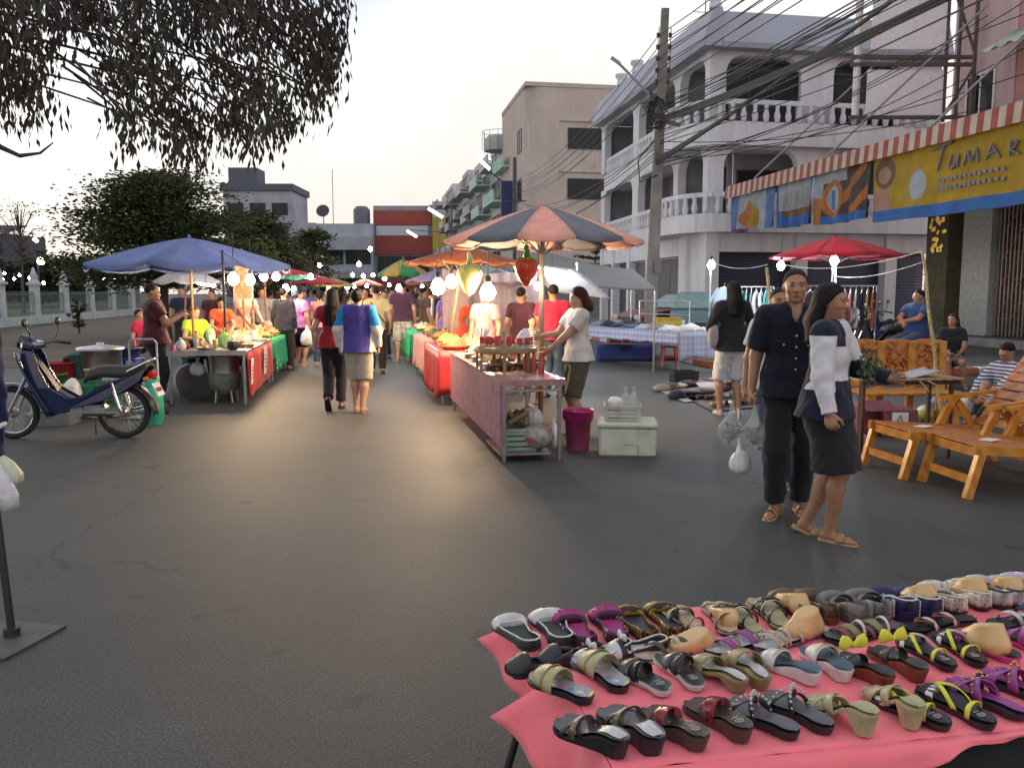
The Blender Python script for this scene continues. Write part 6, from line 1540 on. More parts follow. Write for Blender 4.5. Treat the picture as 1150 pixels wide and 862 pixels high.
# strawberries
def strawberry(label, c, Rr, m_, leafm):
    t = thing('strawberry_balloon', label, 'inflatable strawberry', c, 0); m = MB()
    m.lathe([(.001, -Rr * 1.35), (Rr * .35, -Rr * 1.1), (Rr * .8, -Rr * .3), (Rr, Rr * .25), (Rr * .85, Rr * .7), (Rr * .4, Rr * .95), (.001, Rr)], (0, 0, 0), 18); m.build('fruit', m_, t)
    m = MB()
    for k in range(6):
        a = k * pi / 3 + .3; pr = Vector((cos(a), sin(a), 0)); sd = Vector((-sin(a), cos(a), 0))
        m.add([Vector((0, 0, Rr * 1.05)), pr * Rr * .55 + sd * Rr * .35 + Vector((0, 0, Rr * .95)), pr * Rr * 1.02 + Vector((0, 0, Rr * .35)), pr * Rr * .55 - sd * Rr * .35 + Vector((0, 0, Rr * .95))], [(0, 1, 2), (0, 2, 3)])
    m.tube([(0, 0, Rr), (.01, 0, Rr * 1.5), (-.01, 0, Rr * 1.9)], [.035, .028, .02], 8); m.build('leaf_cap', leafm, t, .01)
    m = MB(); m.tube([(0, 0, Rr * 1.8), (0, 0, Rr * 1.8 + .22)], .004, 4); m.build('string', WHITEP, t); return t
strawberry('red inflatable strawberry with green leaf cap hanging by the umbrella pole', P(591, 303, 9.0), .135, PAT('straw_red', 'dots', [(.6, .06, .03), (.6, .3, .1)], 22, .35), M('straw_leaf', (.08, .5, .05), .4))
strawberry('inflatable strawberry hanging between the bulbs, their glare put into its pale yellow colour', P(527, 312, 10.7), .17, CL('straw_glare', (.7, .7, .35), .5), M('straw_glare_leaf', (.5, .6, .2), .5))  # overexposure by the bulbs is put into the pale fruit and leaf colours
# red cloth table next in the row
o = TC(-.12, 3.95); T = frame_rz(o, rzc)
draped('stall_table', 'table under red cloth behind the pink cart', 'stall table', o, rzc, .8, 2.0, .74, 0, None)
cloth_over('glossy red cloth hanging to the road behind the pink cart', o, rzc, .8, 2.0, .74, (.62, 0, .62, 0), M('red_vinyl', (.4, .03, .04), .4, bump=.1))
for i, (x, y, f) in enumerate(((.25, .3, 'brown sausages'), (.6, .5, 'golden crisps'), (.3, .9, 'orange fried snacks'), (.6, 1.3, 'pink meatballs'), (.3, 1.6, 'golden crisps'))):
    tray('food_basket', f'deep basket of {f} on the red cloth, {["nearest", "second", "third", "fourth", "farthest"][i]}', T(x, y, .75), f, .19, .16, 'basket', 50, .03)
for j, (y0, nm, mc) in enumerate(((6.6, 'salmon', c_salmon), (9.8, 'green', PAT('green_dots', 0, 0)), (13.4, 'white', c_white))):
    o = TC(-.05, y0); T = frame_rz(o, rzc)
    draped('stall_table', f'centre row table under a {nm} cloth, {["third", "fourth", "fifth"][j]} from the camera', 'stall table', o, rzc, .9, 2.4, .74, 0, None)
    cloth_over(f'{nm} cloth over the {["third", "fourth", "fifth"][j]} centre row table', o, rzc, .9, 2.4, .74, (.5, 0, .55, 0), mc)
    for i in range(5):
        f = list(FOODS)[(i * 2 + j) % 7]; tray('food_tray', f'tray of {f} on the centre row {nm} cloth, {["nearest", "second", "middle", "fourth", "farthest"][i]}', T(.3 + .35 * (i % 2), .25 + .45 * i, .75), f, .2, .14, 'basket', 30, .035)
# hanging cloth wall behind the bulbs of the centre row
m = MB(); m.grid(lambda a, b: (-.85 + 1.7 * a, .05 * sin(a * 19) + .03 * sin(a * 43), 1.95 - 1.0 * b - .08 * sin(pi * a)), 40, 8); single(m, 'backdrop_cloth', CL('backdrop', (.42, .35, .37), .3), 'pale pinkish cloth sheet hung behind the lit bulbs in the centre row', 'cloth', (XA(553, 14.2), 14.2, 0), ST)
# grey tarp and bright white awning behind
tc = (XA(652, 17), 17.6, 0)
t = thing('grey_tarp_shelter', 'grey tarp shelter on thin poles sloping down towards the utility pole', 'shelter', tc)
zr = P(600, 297, 17).z; zl2 = P(722, 319, 17).z
m = MB(); m.grid(lambda a, b: (-1.3 + 2.7 * a, -1.6 + 3.4 * b, zr - .02 + (zl2 - zr) * a * .9 - .1 * sin(pi * a) - .15 * (1 - b) + .62 * b * (1 - .45 * a)), 16, 12); m.build('tarp', CL('tarp_grey', (.17, .16, .15), .15), t, .006)
for x, y in ((-1.25, -1.5), (1.35, -1.5), (-1.25, 1.7), (1.35, 1.7)): m = MB(); m.tube([(x, y, 0), (x, y, zr - .15 - (zr - zl2) * (x + 1.3) / 2.7 + (.5 if y > 0 else 0))], .02, 6); m.build('pole', STEEL, t)
t = thing('white_awning', 'brightly lit white awning sheet behind the vendor in white', 'awning', (XA(628, 15.3), 15.3, 0))
m = MB(); m.grid(lambda a, b: (-.75 + 1.0 * a + .55 * b, -.2 - .9 * b, 2.08 - .12 * a - .52 * b ** 1.2), 8, 10); m.build('sheet', CL('awning_white', (.7, .7, .72), .4), t, .004)
for x in (-.75, .3): m = MB(); m.tube([(x, -.2, 0), (x, -.2, 2.08)], .018, 6); m.build('pole', STEEL, t)
# ================================================================ shoe stall in the foreground
PKC = CL('cloth_pink_table', (.93, .2, .24), 0, .75, .04)
RA_ = 0
eT = Vector((cos(ST), sin(ST), 0)); nT = Vector((-sin(ST), cos(ST), 0))
FA = Vector((.212, 1.625, 0)); ZF, ZR = .56, .50
RA = FA + nT * .475
def ftab(label, o, W_, D_, z):
    t = thing('folding_table', label, 'table', o, ST); m = MB(); m.box((W_ / 2, D_ / 2 + .02, z - .025), (W_, D_ - .04, .03)); m.build('table_top', BLACK, t)
    for x in (.05, W_ - .05):
        for y in (.04, D_ - .04): m = MB(); m.tube([(x - (.13 if x < 1 else 0), y, 0), (x, y, z - .04)], .013, 6); m.build('leg', BLACK, t)
    return t
ftab('front folding table of the shoe stall under the overlapping pink cloth', FA, 3.0, .44, ZF - .004)
ftab('rear folding table of the shoe stall under the far pink cloth', RA + nT * .01, 3.0, .47, ZR - .004)
# rear cloth
def drapecloth(label, o, W_, D_, z, near, far, left, corner):
    m = MB()
    m.grid(lambda a, b: (W_ * a, D_ * b, z + .0022 * sin(a * 60) * sin(b * 21 + a * 9) + .0015 * sin(a * 170 + b * 40) + .003 * max(0, sin(a * 31 + b * 5)) ** 12), 90, 16)
    if near: m.grid(lambda a, b: (W_ * a, -.016 * min(1, 6 * b) - .03 * b * min(1, near(a) / .1) - .012 * b * sin(a * 55) - .008 * b * sin(a * 131), z - near(a) * b), 120, 8, flip=True)
    if far: m.grid(lambda a, b: (W_ * a, D_ + .004 + .02 * b * (1 + sin(a * 70)), z - far * b), 80, 4)
    def lf(a, b):
        y = D_ * a; out = .014 * sin(a * 19) * b + .03 * b + corner[0] * b * max(0, (a - .55) / .45) ** 1.5 + corner[2] * b * max(0, (.4 - a) / .4) ** 1.5
        dr = left * (1 - corner[1] * max(0, (a - .5) / .5) ** 2)
        return (-.003 - out, y + corner[0] * b * .5 * max(0, (a - .5) / .5), z - dr * b)
    m.grid(lf, 24, 10, flip=False)
    return single(m, 'tablecloth', PKC, label, 'tablecloth', o, ST, None, .003)
drapecloth('pink cloth on the rear shoe table with a corner sticking out', RA + nT * .012, 3.0, .48, ZR, None, .1, .2, (.12, .6, 0))
def nearf(a):
    x = a * 3.0
    return .26 if x < .28 else (.26 - (.26 - .014) * min(1, (x - .28) / .5) if x < .78 else .014)
drapecloth('pink cloth on the front shoe table, hem hanging lower at its left', FA, 3.0, .455, ZF, nearf, .07, .24, (.15, .4, .0))
m = MB(); m.grid(lambda a, b: (.32 + 2.6 * a, .03 + .01 * sin(a * 50), ZF - .016 - (ZF - .05) * b), 50, 4); single(m, 'underside_shade_sheet', CL('cloth_black', 0), 'added black sheet standing for the shade below the front edge of the shoe table', 'cloth', FA, ST, None, .003)  # black sheet added for the dark underside below the table edge

def sm(a, b, x): t = max(0, min(1, (x - a) / (b - a))); return t * t * (3 - 2 * t)
WPRO = [(0, .0), (.015, .28), (.05, .5), (.12, .62), (.25, .62), (.4, .6), (.55, .74), (.68, .92), (.78, 1.0), (.86, .97), (.92, .85), (.96, .66), (.985, .42), (1, 0)]
def wpro(s_):
    for (a, b), (c, d) in zip(WPRO, WPRO[1:]):
        if a <= s_ <= c: return b + (d - b) * (s_ - a) / (c - a)
    return 0
class Shoe:
    def __init__(s, label, toe, heel, zt, hh, side, pth=.010, group=None, W_=.088, Lf=None):
        hh = max(pth, hh * (.68 if hh > .045 else .5)); W_ *= 1.13
        a = G(*toe, zt + pth); b = G(*heel, zt + hh); d = a - b; d.z = 0; L = min(.262, max(.2, d.length)); mid = (a + b) / 2; dn = d.normalized()
        o = mid - dn * L / 2; s.L = L; s.hw = W_ / 2 * (L / .24); s.hh = hh; s.p = pth; s.side = side
        s.t = thing('shoe', label, 'shoe', (o.x, o.y, zt + .006), math.atan2(dn.y, dn.x) - pi / 2, group)
    def cx(s, u): return s.side * s.hw * .28 * (sin(pi * max(0, u - .2) / 1.1) - .5 * max(0, u - .75) * 3)
    def zt(s, u): return s.p + (s.hh - s.p) * (1 - sm(.22, .68, u))
    def sole(s, m_, insole, heel='wedge', edge=None, ins_scale=.9, rock=.0):
        m = MB(); US = [0, .015, .05, .12, .2, .3, .4, .5, .6, .7, .78, .86, .92, .945, .965, .985, .995, 1]
        rows = []
        for u in US:
            w = s.hw * wpro(u) if 0 < u < 1 else .002; zz = s.zt(u)
            if heel == 'wedge': zb = 0.0
            elif heel == 'block': zb = 0.0 if u < .24 or u > .62 else (zz - s.p) * sm(.24, .3, u) * (1 - sm(.5, .62, u) * .0)
            else: zb = 0
            if heel == 'block' and .24 <= u <= .62: zb = max(0, min(zb, zz - .009))
            tp = .82 if heel == 'wedge' and u < .4 else (.72 if u < .24 else .96); c = s.cx(u); y = u * s.L
            yb = y + (.012 if u < .1 else 0) * (s.hh / .05) - (.008 if u > .93 else 0)
            rows.append([(c - w, y, zz), (c - w * 1.02, y, zz - .004), (c - w * tp, yb, zb), (c + w * tp, yb, zb), (c + w * 1.02, y, zz - .004), (c + w, y, zz)])
        vs = [p for r in rows for p in r]; n = 6; fs = []; mi = []
        o = len(m.v)
        for i in range(len(rows) - 1):
            for j in range(n):
                q = (i * n + j, i * n + (j + 1) % n, (i + 1) * n + (j + 1) % n, (i + 1) * n + j)
                m.add([vs[k] for k in q], [(3, 2, 1, 0)], 1 if j == 5 or (j in (0, 4) and edge) else 0, j not in (5,))
        for r, rev in ((rows[0], False), (rows[-1], True)): m.add(r, [tuple(range(6)) if rev else tuple(range(5, -1, -1))], 0)
        m.build('sole', [m_, edge or m_], s.t)
        if insole:
            m = MB()
            def f(a, b):
                u = .5 - .488 * cos(pi * a); w = s.hw * wpro(u) * ins_scale; return (s.cx(u) + w * (2 * b - 1), u * s.L, s.zt(u) + .0035 + .004 * (2 * b - 1) ** 2)
            m.grid(f, 18, 4); m.build('insole', insole, s.t)
        return s
    def logo(s, m_, u0=.1, ln=.12):
        m = MB(); y0 = u0 * s.L
        def pt(x, y): return (x + s.cx(u0), y0 + y, s.zt(y0 / s.L + y / s.L) + .0075)
        m.tube([pt(.011 * cos(a), .012 + .007 * sin(a)) for a in [k * pi / 5 for k in range(11)]], .001, 4); m.tube([pt(-.006, .010), pt(-.002, .015), pt(.002, .009), pt(.007, .014)], .001, 4)
        m.tube([pt(-.009, .026), pt(.009, .027)], .0009, 4); m.build('insole_mark', m_, s.t); return s
    def strap(s, m_, u0, u1, h, w, name='strap', th=.003, skew=0.0, lift=.0, n=14, twist=0):
        m = MB(); w0 = s.hw * wpro(u0) * 1.0; w1 = s.hw * wpro(u1) * 1.0
        def f(a, b):
            u = u0 + (u1 - u0) * a; wm = w0 + (w1 - w0) * a
            x = s.cx(u) - wm * cos(pi * a); z = s.zt(u) + lift + h * .86 * sin(pi * a) ** .7 - .004
            y = u * s.L + (b - .5) * w + skew * sin(pi * a) * s.L
            return (x, y, z + .35 * h * sin(pi * a) * (0.5 - b) * min(1, w / .03))
        m.grid(f, n, 4); m.build(name, m_, s.t, th); return s
    def thong(s, m_, w=.012, h=.028, u0=.42, ut=.80, name='strap', m2=None):
        for sd in (-1, 1):
            m = MB(); p0 = Vector((s.cx(u0) + sd * s.hw * wpro(u0), u0 * s.L, s.zt(u0))); p2 = Vector((s.cx(ut), ut * s.L, s.zt(ut) + .002)); p1 = Vector((s.cx(.64) + sd * s.hw * .62, .62 * s.L, s.zt(.62) + h * 1.35))
            pts = [(p0 * (1 - t_) ** 2 + p1 * 2 * t_ * (1 - t_) + Vector((p2.x, p2.y, p2.z + h * .75)) * t_ ** 2) for t_ in [k / 10 for k in range(11)]]
            n_ = len(pts)
            def f(a, b):
                i = min(n_ - 2, int(a * (n_ - 1))); q = pts[i].lerp(pts[i + 1], a * (n_ - 1) - i); return (q.x + (b - .5) * w * .35 * sd, q.y + (b - .5) * w, q.z - (b - .5) * w * .3 * 0)
            m.grid(f, 10, 2); m.build(name, m2 if (m2 and sd > 0) else m_, s.t, .003)
        m = MB(); m.tube([(p2.x, p2.y, s.zt(ut)), (p2.x, p2.y, s.zt(ut) + h * .8)], .0028, 6); m.build('toe_post', m_, s.t); return s
    def upper(s, m_, lining=None, hb=.045, ht=.04, open_=.66, trim=None, toecap=None, cap_at=.84, mouth=.2):
        """closed shoe: side walls, heel counter and a vamp over the toes"""
        lin = lining or m_
        def fac(inset):
            def f(a, b):
                # a along heel->toe, b across from one sole edge over the foot to the other
                u = a; w = max(.001, s.hw * wpro(u) if 0 < u < 1 else .001) - inset
                full = sm(open_, open_ + .07, u); hgt = (hb * (1 - .45 * sm(.05, .45, u)) if u < open_ else 0)
                H_ = (ht * (1 - .55 * sm(.72, 1.0, u))) - inset; th = pi * b
                zb = s.zt(u) - .003
                xa, za = -w * cos(th), H_ * sin(th) ** .8
                hw_ = hgt
                if b < .5: k = min(1, b / .25); xb, zb2 = -w * (1 - .12 * k * k), hw_ * k
                else: k = min(1, (1 - b) / .25); xb, zb2 = w * (1 - .12 * k * k), hw_ * k
                x = xb * (1 - full) + xa * full; z = zb2 * (1 - full) + za * full
                return (s.cx(u) + x, u * s.L, zb + z)
            return f
        m = MB(); f = fac(0)
        US = [.004 + .992 * k / 34 for k in range(35)]
        for k in range(34):
            ua, ub = US[k], US[k + 1]; um = (ua + ub) / 2; mi = 1 if (toecap and um > cap_at) else 0
            if um > open_ + .02: bs = [(i / 12, (i + 1) / 12) for i in range(12)]
            else: bs = [(0, .08), (.08, .16), (.16, .25), (.75, .84), (.84, .92), (.92, 1)]
            for b0, b1 in bs:
                m.add([f(ua, b0), f(ub, b0), f(ub, b1), f(ua, b1)], [(3, 2, 1, 0)], mi, True)
        # heel wall closing the back
        m.add([f(.004, .0), f(.004, .08), f(.004, .16), f(.004, .25), f(.004, .75), f(.004, .84), f(.004, .92), f(.004, 1)], [(0, 1, 6, 7), (1, 2, 5, 6), (2, 3, 4, 5)], 0, True)
        bm = bmesh_weld(m); o = bm.build('upper', [m_, toecap or m_], s.t)
        md = o.modifiers.new('s', 'SOLIDIFY'); md.thickness = .003; md.offset = -1
        if trim:
            r = [f(u, .25) for u in [open_ + .03, open_ - .1, .4, .25, .12, .05, .01]] + [f(u, .75) for u in [.01, .05, .12, .25, .4, open_ - .1, open_ + .03]]
            r += [f(open_ + .035, b) for b in (.65, .5, .35)] + [r[0]]
            n = MB(); n.tube(r, .0028, 6); n.build('piping', trim, s.t)
        return s
    def stripes(s, m_, us, h0=.0, h1=.9, hb=.045, w=.016):
        for sd in (-1, 1):
            m = MB()
            for u in us:
                x = s.cx(u) + sd * (s.hw * wpro(u) + .004); hgt = s.hh * .3 + hb * .8
                m.box((x, u * s.L, s.zt(u) + hb * .28 - s.hh * .28), (.003, w, s.hh * .6 + hb * .7))
            m.build('stripe', m_, s.t)
        return s
    def bow(s, m_, u=.66, h=.04, r=.03, name='bow'):
        m = MB(); c = Vector((s.cx(u), u * s.L, s.zt(u) + h))
        for sd in (-1, 1): m.lathe([(.004, 0), (r * .55, r * .6), (r * .6, r * 1.1), (r * .2, r * 1.25)], c, 10, 0, rotm(0, R(75 * sd), 0), True, 1, .45)
        m.ball(c, (.009, .009, .008), 0, 8); m.build(name, m_, s.t); return s
    def ruffle(s, m_, u=.72, h=.038):
        m = MB(); m.grid(lambda a, b: (s.cx(u) + s.hw * .9 * (2 * a - 1), (u + .06 * b) * s.L + .006 * sin(a * 40), s.zt(u) + h * sin(pi * a) ** .6 * (.75) + .012 * b + .004 * sin(a * 34)), 26, 3); m.build('ruffle', m_, s.t, .002); return s
    def studs(s, m_, u0, u1, h, n=12):
        m = MB(); w0 = s.hw * wpro(u0); w1 = s.hw * wpro(u1)
        for k in range(n):
            a = (k + .5) / n; u = u0 + (u1 - u0) * a; wm = w0 + (w1 - w0) * a; m.ball((s.cx(u) - wm * cos(pi * a), u * s.L, s.zt(u) + h * sin(pi * a) ** .7), .0035, 0, 6)
        m.build('stud', m_, s.t); return s
    def form(s, label, k=1.0, lean=.0, m_=None, back=.4):
        F = Field([-.06, -.02, -.01], [.06, s.L * .8, .16], .005)
        F.ell((0, s.L * .62, .018), (s.hw * .78, s.L * .22, .022), .02); F.cone((0, s.L * .66, .018), (0, s.L * (back + .02), .078 * k), .026, .018, .02); F.cone((0, s.L * (back - .12), .02), (0, s.L * back, .078 * k), .034, .022, .02); F.cone((0, s.L * (back + .1), .02), (0, s.L * (back + .01), .08 * k), .036, .02, .02); F.plane((0, 0, .084 * k), (0, .25, .97))
        o = F.build('foot_form', m_ or FORM, None); o.location = s.t.location + Vector((0, 0, s.p * .6 + .002)); o.rotation_euler = s.t.rotation_euler
        c = Matrix.Rotation(s.t.rotation_euler.z, 3, 'Z') @ Vector((s.cx(.6), 0, 0)); o.location += c
        for v in o.data.vertices: v.co.z += (s.zt(min(1, max(0, v.co.y / s.L))) - s.p) * .9
        tag(o, label, 'foot form'); return s
def bmesh_weld(m):
    key = {}; v2 = []; mp_ = []
    for v in m.v:
        q = (round(v[0], 5), round(v[1], 5), round(v[2], 5))
        if q not in key: key[q] = len(v2); v2.append(v)
        mp_.append(key[q])
    n = MB(); n.v = v2
    for f, a, b in zip(m.f, m.m, m.sm):
        g_ = [mp_[i] for i in f]; g2 = [x for i, x in enumerate(g_) if x != g_[i - 1]]
        if len(set(g2)) >= 3: n.f.append(tuple(g2)); n.m.append(a); n.sm.append(b)
    return n
FORM = M('foot_form_tan', (.6, .4, .18), .4, var=.06, scale=12)
lea = lambda n, c, r=.35: M('shoe_' + n, c, r + .1, var=.2, scale=30, coat=.08, bump=.12)
sB = lea('black', (.018, .018, .022)); sW = lea('white', (.6, .6, .58)); sG = lea('grey_canvas', (.19, .18, .17), .8); sGn = lea('dark_green', (.035, .045, .04), .6); sMg = lea('magenta', (.33, .02, .16), .5); sOl = lea('olive', (.24, .21, .09), .4); sOl2 = lea('olive_light', (.4, .37, .2), .4)
sBr = lea('brown', (.07, .045, .035)); sRb = lea('red_brown', (.2, .05, .03)); sNv = lea('navy', (.02, .022, .09), .6); sYl = lea('yellow', (.62, .6, .04)); sPu = lea('purple', (.27, .05, .22)); sPk = lea('pink_sole', (.55, .05, .25), .5); sSv = lea('silver', (.5, .5, .5), .25); sBg = lea('beige', (.5, .4, .28)); sTg = PAT('shoe_tiger', 'tiger', [(.3, .17, .02), (.02, .015, .01)], 22, .5)
sFl = PAT('shoe_floral', 'flowers', [(.62, .6, .52), (.5, .3, .1), (.2, .25, .12), (.45, .1, .12), (.6, .45, .1)], 95, .5); sPr = PAT('shoe_print', 'flowers', [(.3, .3, .3), (.5, .1, .25), (.05, .2, .55), (.6, .55, .1), (.5, .5, .5), (.35, .2, .4)], 45, .3)
sDt = PAT('shoe_dots', 'dots', [(.04, .01, .03), (.5, .4, .48)], 55, .5); sCm = PAT('shoe_camo', 'blotch', [(.03, .02, .015), (.16, .09, .04), (.05, .03, .02)], 30, .5); sBl = lea('steel_blue', (.07, .11, .17)); sGy = lea('grey', (.1, .1, .11)); sLv = lea('lavender', (.45, .42, .6)); sTr = M('clear_strap', (.25, .02, .03), .1, alpha=.6); zig = PAT('zigzag', 'stripes', [(.65, .65, .65), (.03, .03, .03)], 520, .4); sGl = PAT('glitter', 'dots', [(.08, .07, .05), (.6, .55, .4)], 220, .3)
MK = M('mark_silver', (.5, .5, .5), .4)
def pair(lab, fn, a, b, zt, hh, **k):
    for i, ((toe, heel), sd, nm) in enumerate(((a, -1, 'left'), (b, 1, 'right'))):
        if toe is None: continue
        s = Shoe(f'{lab}, {nm} of the pair', toe, heel, zt, hh, sd, **k); fn(s, i)
# rear row
pair('white toed closed slipper with dark green inside, far left end', lambda s, i: s.sole(sGn, sGn).upper(sGn, toecap=sW, cap_at=.68, hb=.03, ht=.045, open_=.66, trim=sW), ((572, 695), (598, 731)), ((604, 690), (635, 727)), ZR, .02, W_=.1)
pair('magenta ruffled flat with black dotted sides', lambda s, i: s.sole(sB, sMg).upper(sDt, hb=.034, ht=.04, open_=.62, toecap=sMg, cap_at=.68).ruffle(sMg), ((640, 690), (661, 729)), ((670, 686), (698, 725)), ZR, .02, W_=.095)
pair('tiger striped ballet flat with black inside', lambda s, i: s.sole(sB, sB).upper(sTg, hb=.034, ht=.04, open_=.68), ((704, 684), (732, 722)), ((730, 679), (764, 720)), ZR, .02, W_=.092)
pair('beige flat sandal with black edged crossing straps', lambda s, i: (s.sole(sB, sBg, edge=sBg).strap(sBg, .6, .78, .04, .03).strap(sB, .52, .66, .045, .008).strap(sRb, .16, .3, .05, .02).strap(sB, .84, .62, .03, .007), s.form('tan foot form standing in the black strapped beige sandal', .8) if i else None), ((757, 682), (790, 719)), ((797, 675), (822, 717)), ZR, .025)
pair('black and green striped strappy flat sandal', lambda s, i: s.sole(sB, sOl2, edge=sOl2).strap(sB, .55, .75, .045, .018).strap(sB, .7, .6, .04, .014).strap(sSv, .5, .62, .048, .006).strap(sB, .2, .32, .05, .016).thong(sB), ((825, 682), (850, 713)), ((846, 674), (882, 707)), ZR, .025)
pair('dark brown camouflage wedge shoe', lambda s, i: (s.sole(sCm, sB).upper(sCm, hb=.04, ht=.045, open_=.64), s.form('tan foot form rising from the brown camouflage shoe', .95) if not i else None), ((876, 667), (914, 697)), ((890, 664), (942, 700)), ZR, .045)
pair('grey canvas slip-on wedge with laces', lambda s, i: s.sole(sG, sGn).upper(sG, hb=.045, ht=.05, open_=.62).strap(sG, .5, .6, .055, .03), ((927, 668), (977, 700)), ((949, 664), (1000, 699)), ZR, .05, W_=.095)
pair('navy open wedge with white piping and white stripes', lambda s, i: (s.sole(sNv, sBl).upper(sNv, hb=.04, ht=.045, open_=.6, trim=sW).stripes(sW, (.1, .33)), s.form('tan foot form in the navy shoe with white stripes', 1.05) if i else None), ((980, 660), (1028, 695)), ((1003, 659), (1054, 693)), ZR, .055, W_=.1)
pair('white floral print wedge with dark sole', lambda s, i: (s.sole(sB, sBg).upper(sFl, hb=.05, ht=.05, open_=.62, trim=sW), s.form('tan foot form standing in the right floral print shoe', 1.15) if i else None), ((1045, 660), (1078, 689)), ((1062, 658), (1108, 684)), ZR, .03, W_=.1)
pair('silver grey closed shoe with black rim', lambda s, i: (s.sole(sB, sG).upper(sSv, hb=.05, ht=.05, open_=.62, trim=sB), s.form('tan foot form in the silver grey shoe near the right edge', 1.1) if i else None), ((1096, 654), (1128, 682)), ((1106, 654), (1146, 681)), ZR, .03, W_=.1)
pair('lavender shoe with black trim at the right edge, rear row', lambda s, i: (s.sole(sB, sG).upper(sLv, hb=.05, ht=.05, open_=.62, trim=sB), s.form('pale lavender foot form at the right edge of the rear row', 1.2, m_=sLv) if not i else None), ((1136, 650), (1172, 680)), ((1160, 648), (1196, 676)), ZR, .03, W_=.1)
# row half hidden by the front cloth
pair('glossy black round toed shoe peeping from behind the front cloth', lambda s, i: s.sole(sB, sB).upper(sB, hb=.04, ht=.05, open_=.6), ((582, 752), (628, 746)), ((618, 746), (664, 740)), ZR, .02)
pair('black and white bowed flat behind the printed mules', lambda s, i: s.sole(sB, sW).upper(sB, toecap=sW, cap_at=.8, hb=.035, ht=.04, open_=.64, trim=sW).bow(sW, .7, .045, .02), ((653, 744), (696, 734)), ((692, 737), (736, 730)), ZR, .02)
pair('tan strappy sandal behind the white soled black shoes', lambda s, i: (s.sole(sB, sBg, edge=sBg).strap(sBr, .6, .75, .045, .012).strap(sBg, .3, .4, .05, .012), s.form('tan foot form behind the white soled black shoes', .8) if i else None), ((722, 738), (768, 728)), ((755, 736), (800, 726)), ZR, .02)
pair('dark sandal with jewelled strap behind the olive mules', lambda s, i: s.sole(sB, sSv).strap(sPu, .6, .72, .035, .02).strap(sOl, .5, .58, .04, .008), ((800, 731), (846, 722)), ((826, 726), (870, 717)), ZR, .02)
pair('gold ankle tie sandal with beads behind the white wedges', lambda s, i: (s.sole(sGy, sSv).strap(sBg, .7, .78, .04, .012).strap(sOl2, .55, .7, .045, .008).strap(sBg, .45, .5, .05, .008).studs(sSv, .7, .78, .042, 8), s.form('upright tan ankle form wrapped by a pearl strap', 1.15, -.02) if i else None), ((852, 727), (898, 716)), ((878, 722), (930, 708)), ZR, .02)
pair('dark grey sandal with olive strap behind the yellow bows', lambda s, i: s.sole(sB, sGy).strap(sOl, .55, .7, .04, .02).strap(sRb, .72, .8, .03, .012).strap(sW, .4, .46, .05, .008), ((936, 716), (978, 709)), ((966, 714), (1008, 706)), ZR, .025)
pair('black thong with red strap behind the yellow strap flip-flops', lambda s, i: s.sole(sB, sB).thong(sRb).strap(sSv, .5, .6, .035, .01), ((1020, 707), (1062, 700)), ((1046, 704), (1088, 697)), ZR, .02)
pair('dark blue sandal with silver straps at the right edge, middle row', lambda s, i: s.sole(sNv, sB).strap(sSv, .55, .7, .045, .014).strap(sNv, .3, .4, .05, .02), ((1118, 702), (1158, 694)), ((1140, 708), (1184, 700)), ZR, .03)
# middle row on the front table
def pm(s, i): s.sole(sB, sPr).strap(sOl2, .62, .66, .052, .075, 'vamp').strap(sOl, .62, .7, .055, .012)
pair('grey edged mule with bright printed insole, black sole', pm, ((607, 757), (660, 785)), ((648, 740), (702, 774)), ZF, .035, W_=.1)
pair('black open sandal with white outsole and silver mark', lambda s, i: s.sole(sW, sB, ins_scale=.94).strap(sB, .5, .62, .045, .03).strap(sGy, .66, .78, .038, .024).strap(sB, .42, .52, .05, .01).logo(MK), ((702, 745), (748, 777)), ((742, 738), (786, 772)), ZF, .03, W_=.095)
pair('olive low heel mule with silver insole panel', lambda s, i: s.sole(sOl, sSv, 'block', ins_scale=.55).strap(sOl, .66, .7, .045, .055, 'vamp'), ((782, 739), (836, 768)), ((818, 734), (860, 765)), ZF, .05)
pair('white wedge slide with slate blue insole', lambda s, i: s.sole(sW, sBl, ins_scale=1.0).strap(sW, .66, .7, .045, .05, 'vamp').strap(sOl2, .6, .62, .052, .012), ((860, 737), (914, 756)), ((906, 731), (951, 754)), ZF, .05)
pair('black wedge with big yellow bow and red brown sole', lambda s, i: s.sole(sRb, sB).strap(sB, .62, .66, .04, .03).bow(sYl, .66, .055, .034), ((951, 741), (992, 757)), ((986, 734), (1030, 750)), ZF, .05)
pair('black flat flip-flop with yellow straps and zigzag band, back row', lambda s, i: s.sole(sB, sB).thong(sYl, .014, .03, m2=sBg).strap(zig, .7, .86, .032, .018).strap(sYl, .22, .3, .035, .012).logo(MK), ((1018, 716), (1070, 751)), ((1050, 712), (1104, 747)), ZF, .03)
pair('magenta strappy sandal with pink sole', lambda s, i: (s.sole(sPk, sB).strap(sPu, .5, .72, .06, .03).strap(sPu, .74, .5, .05, .022).strap(sPu, .3, .42, .07, .012), s.form('large tan foot form in the magenta strappy sandal', 1.1) if not i else None), ((1078, 712), (1142, 741)), ((1128, 712), (1186, 738)), ZF, .035, W_=.1)
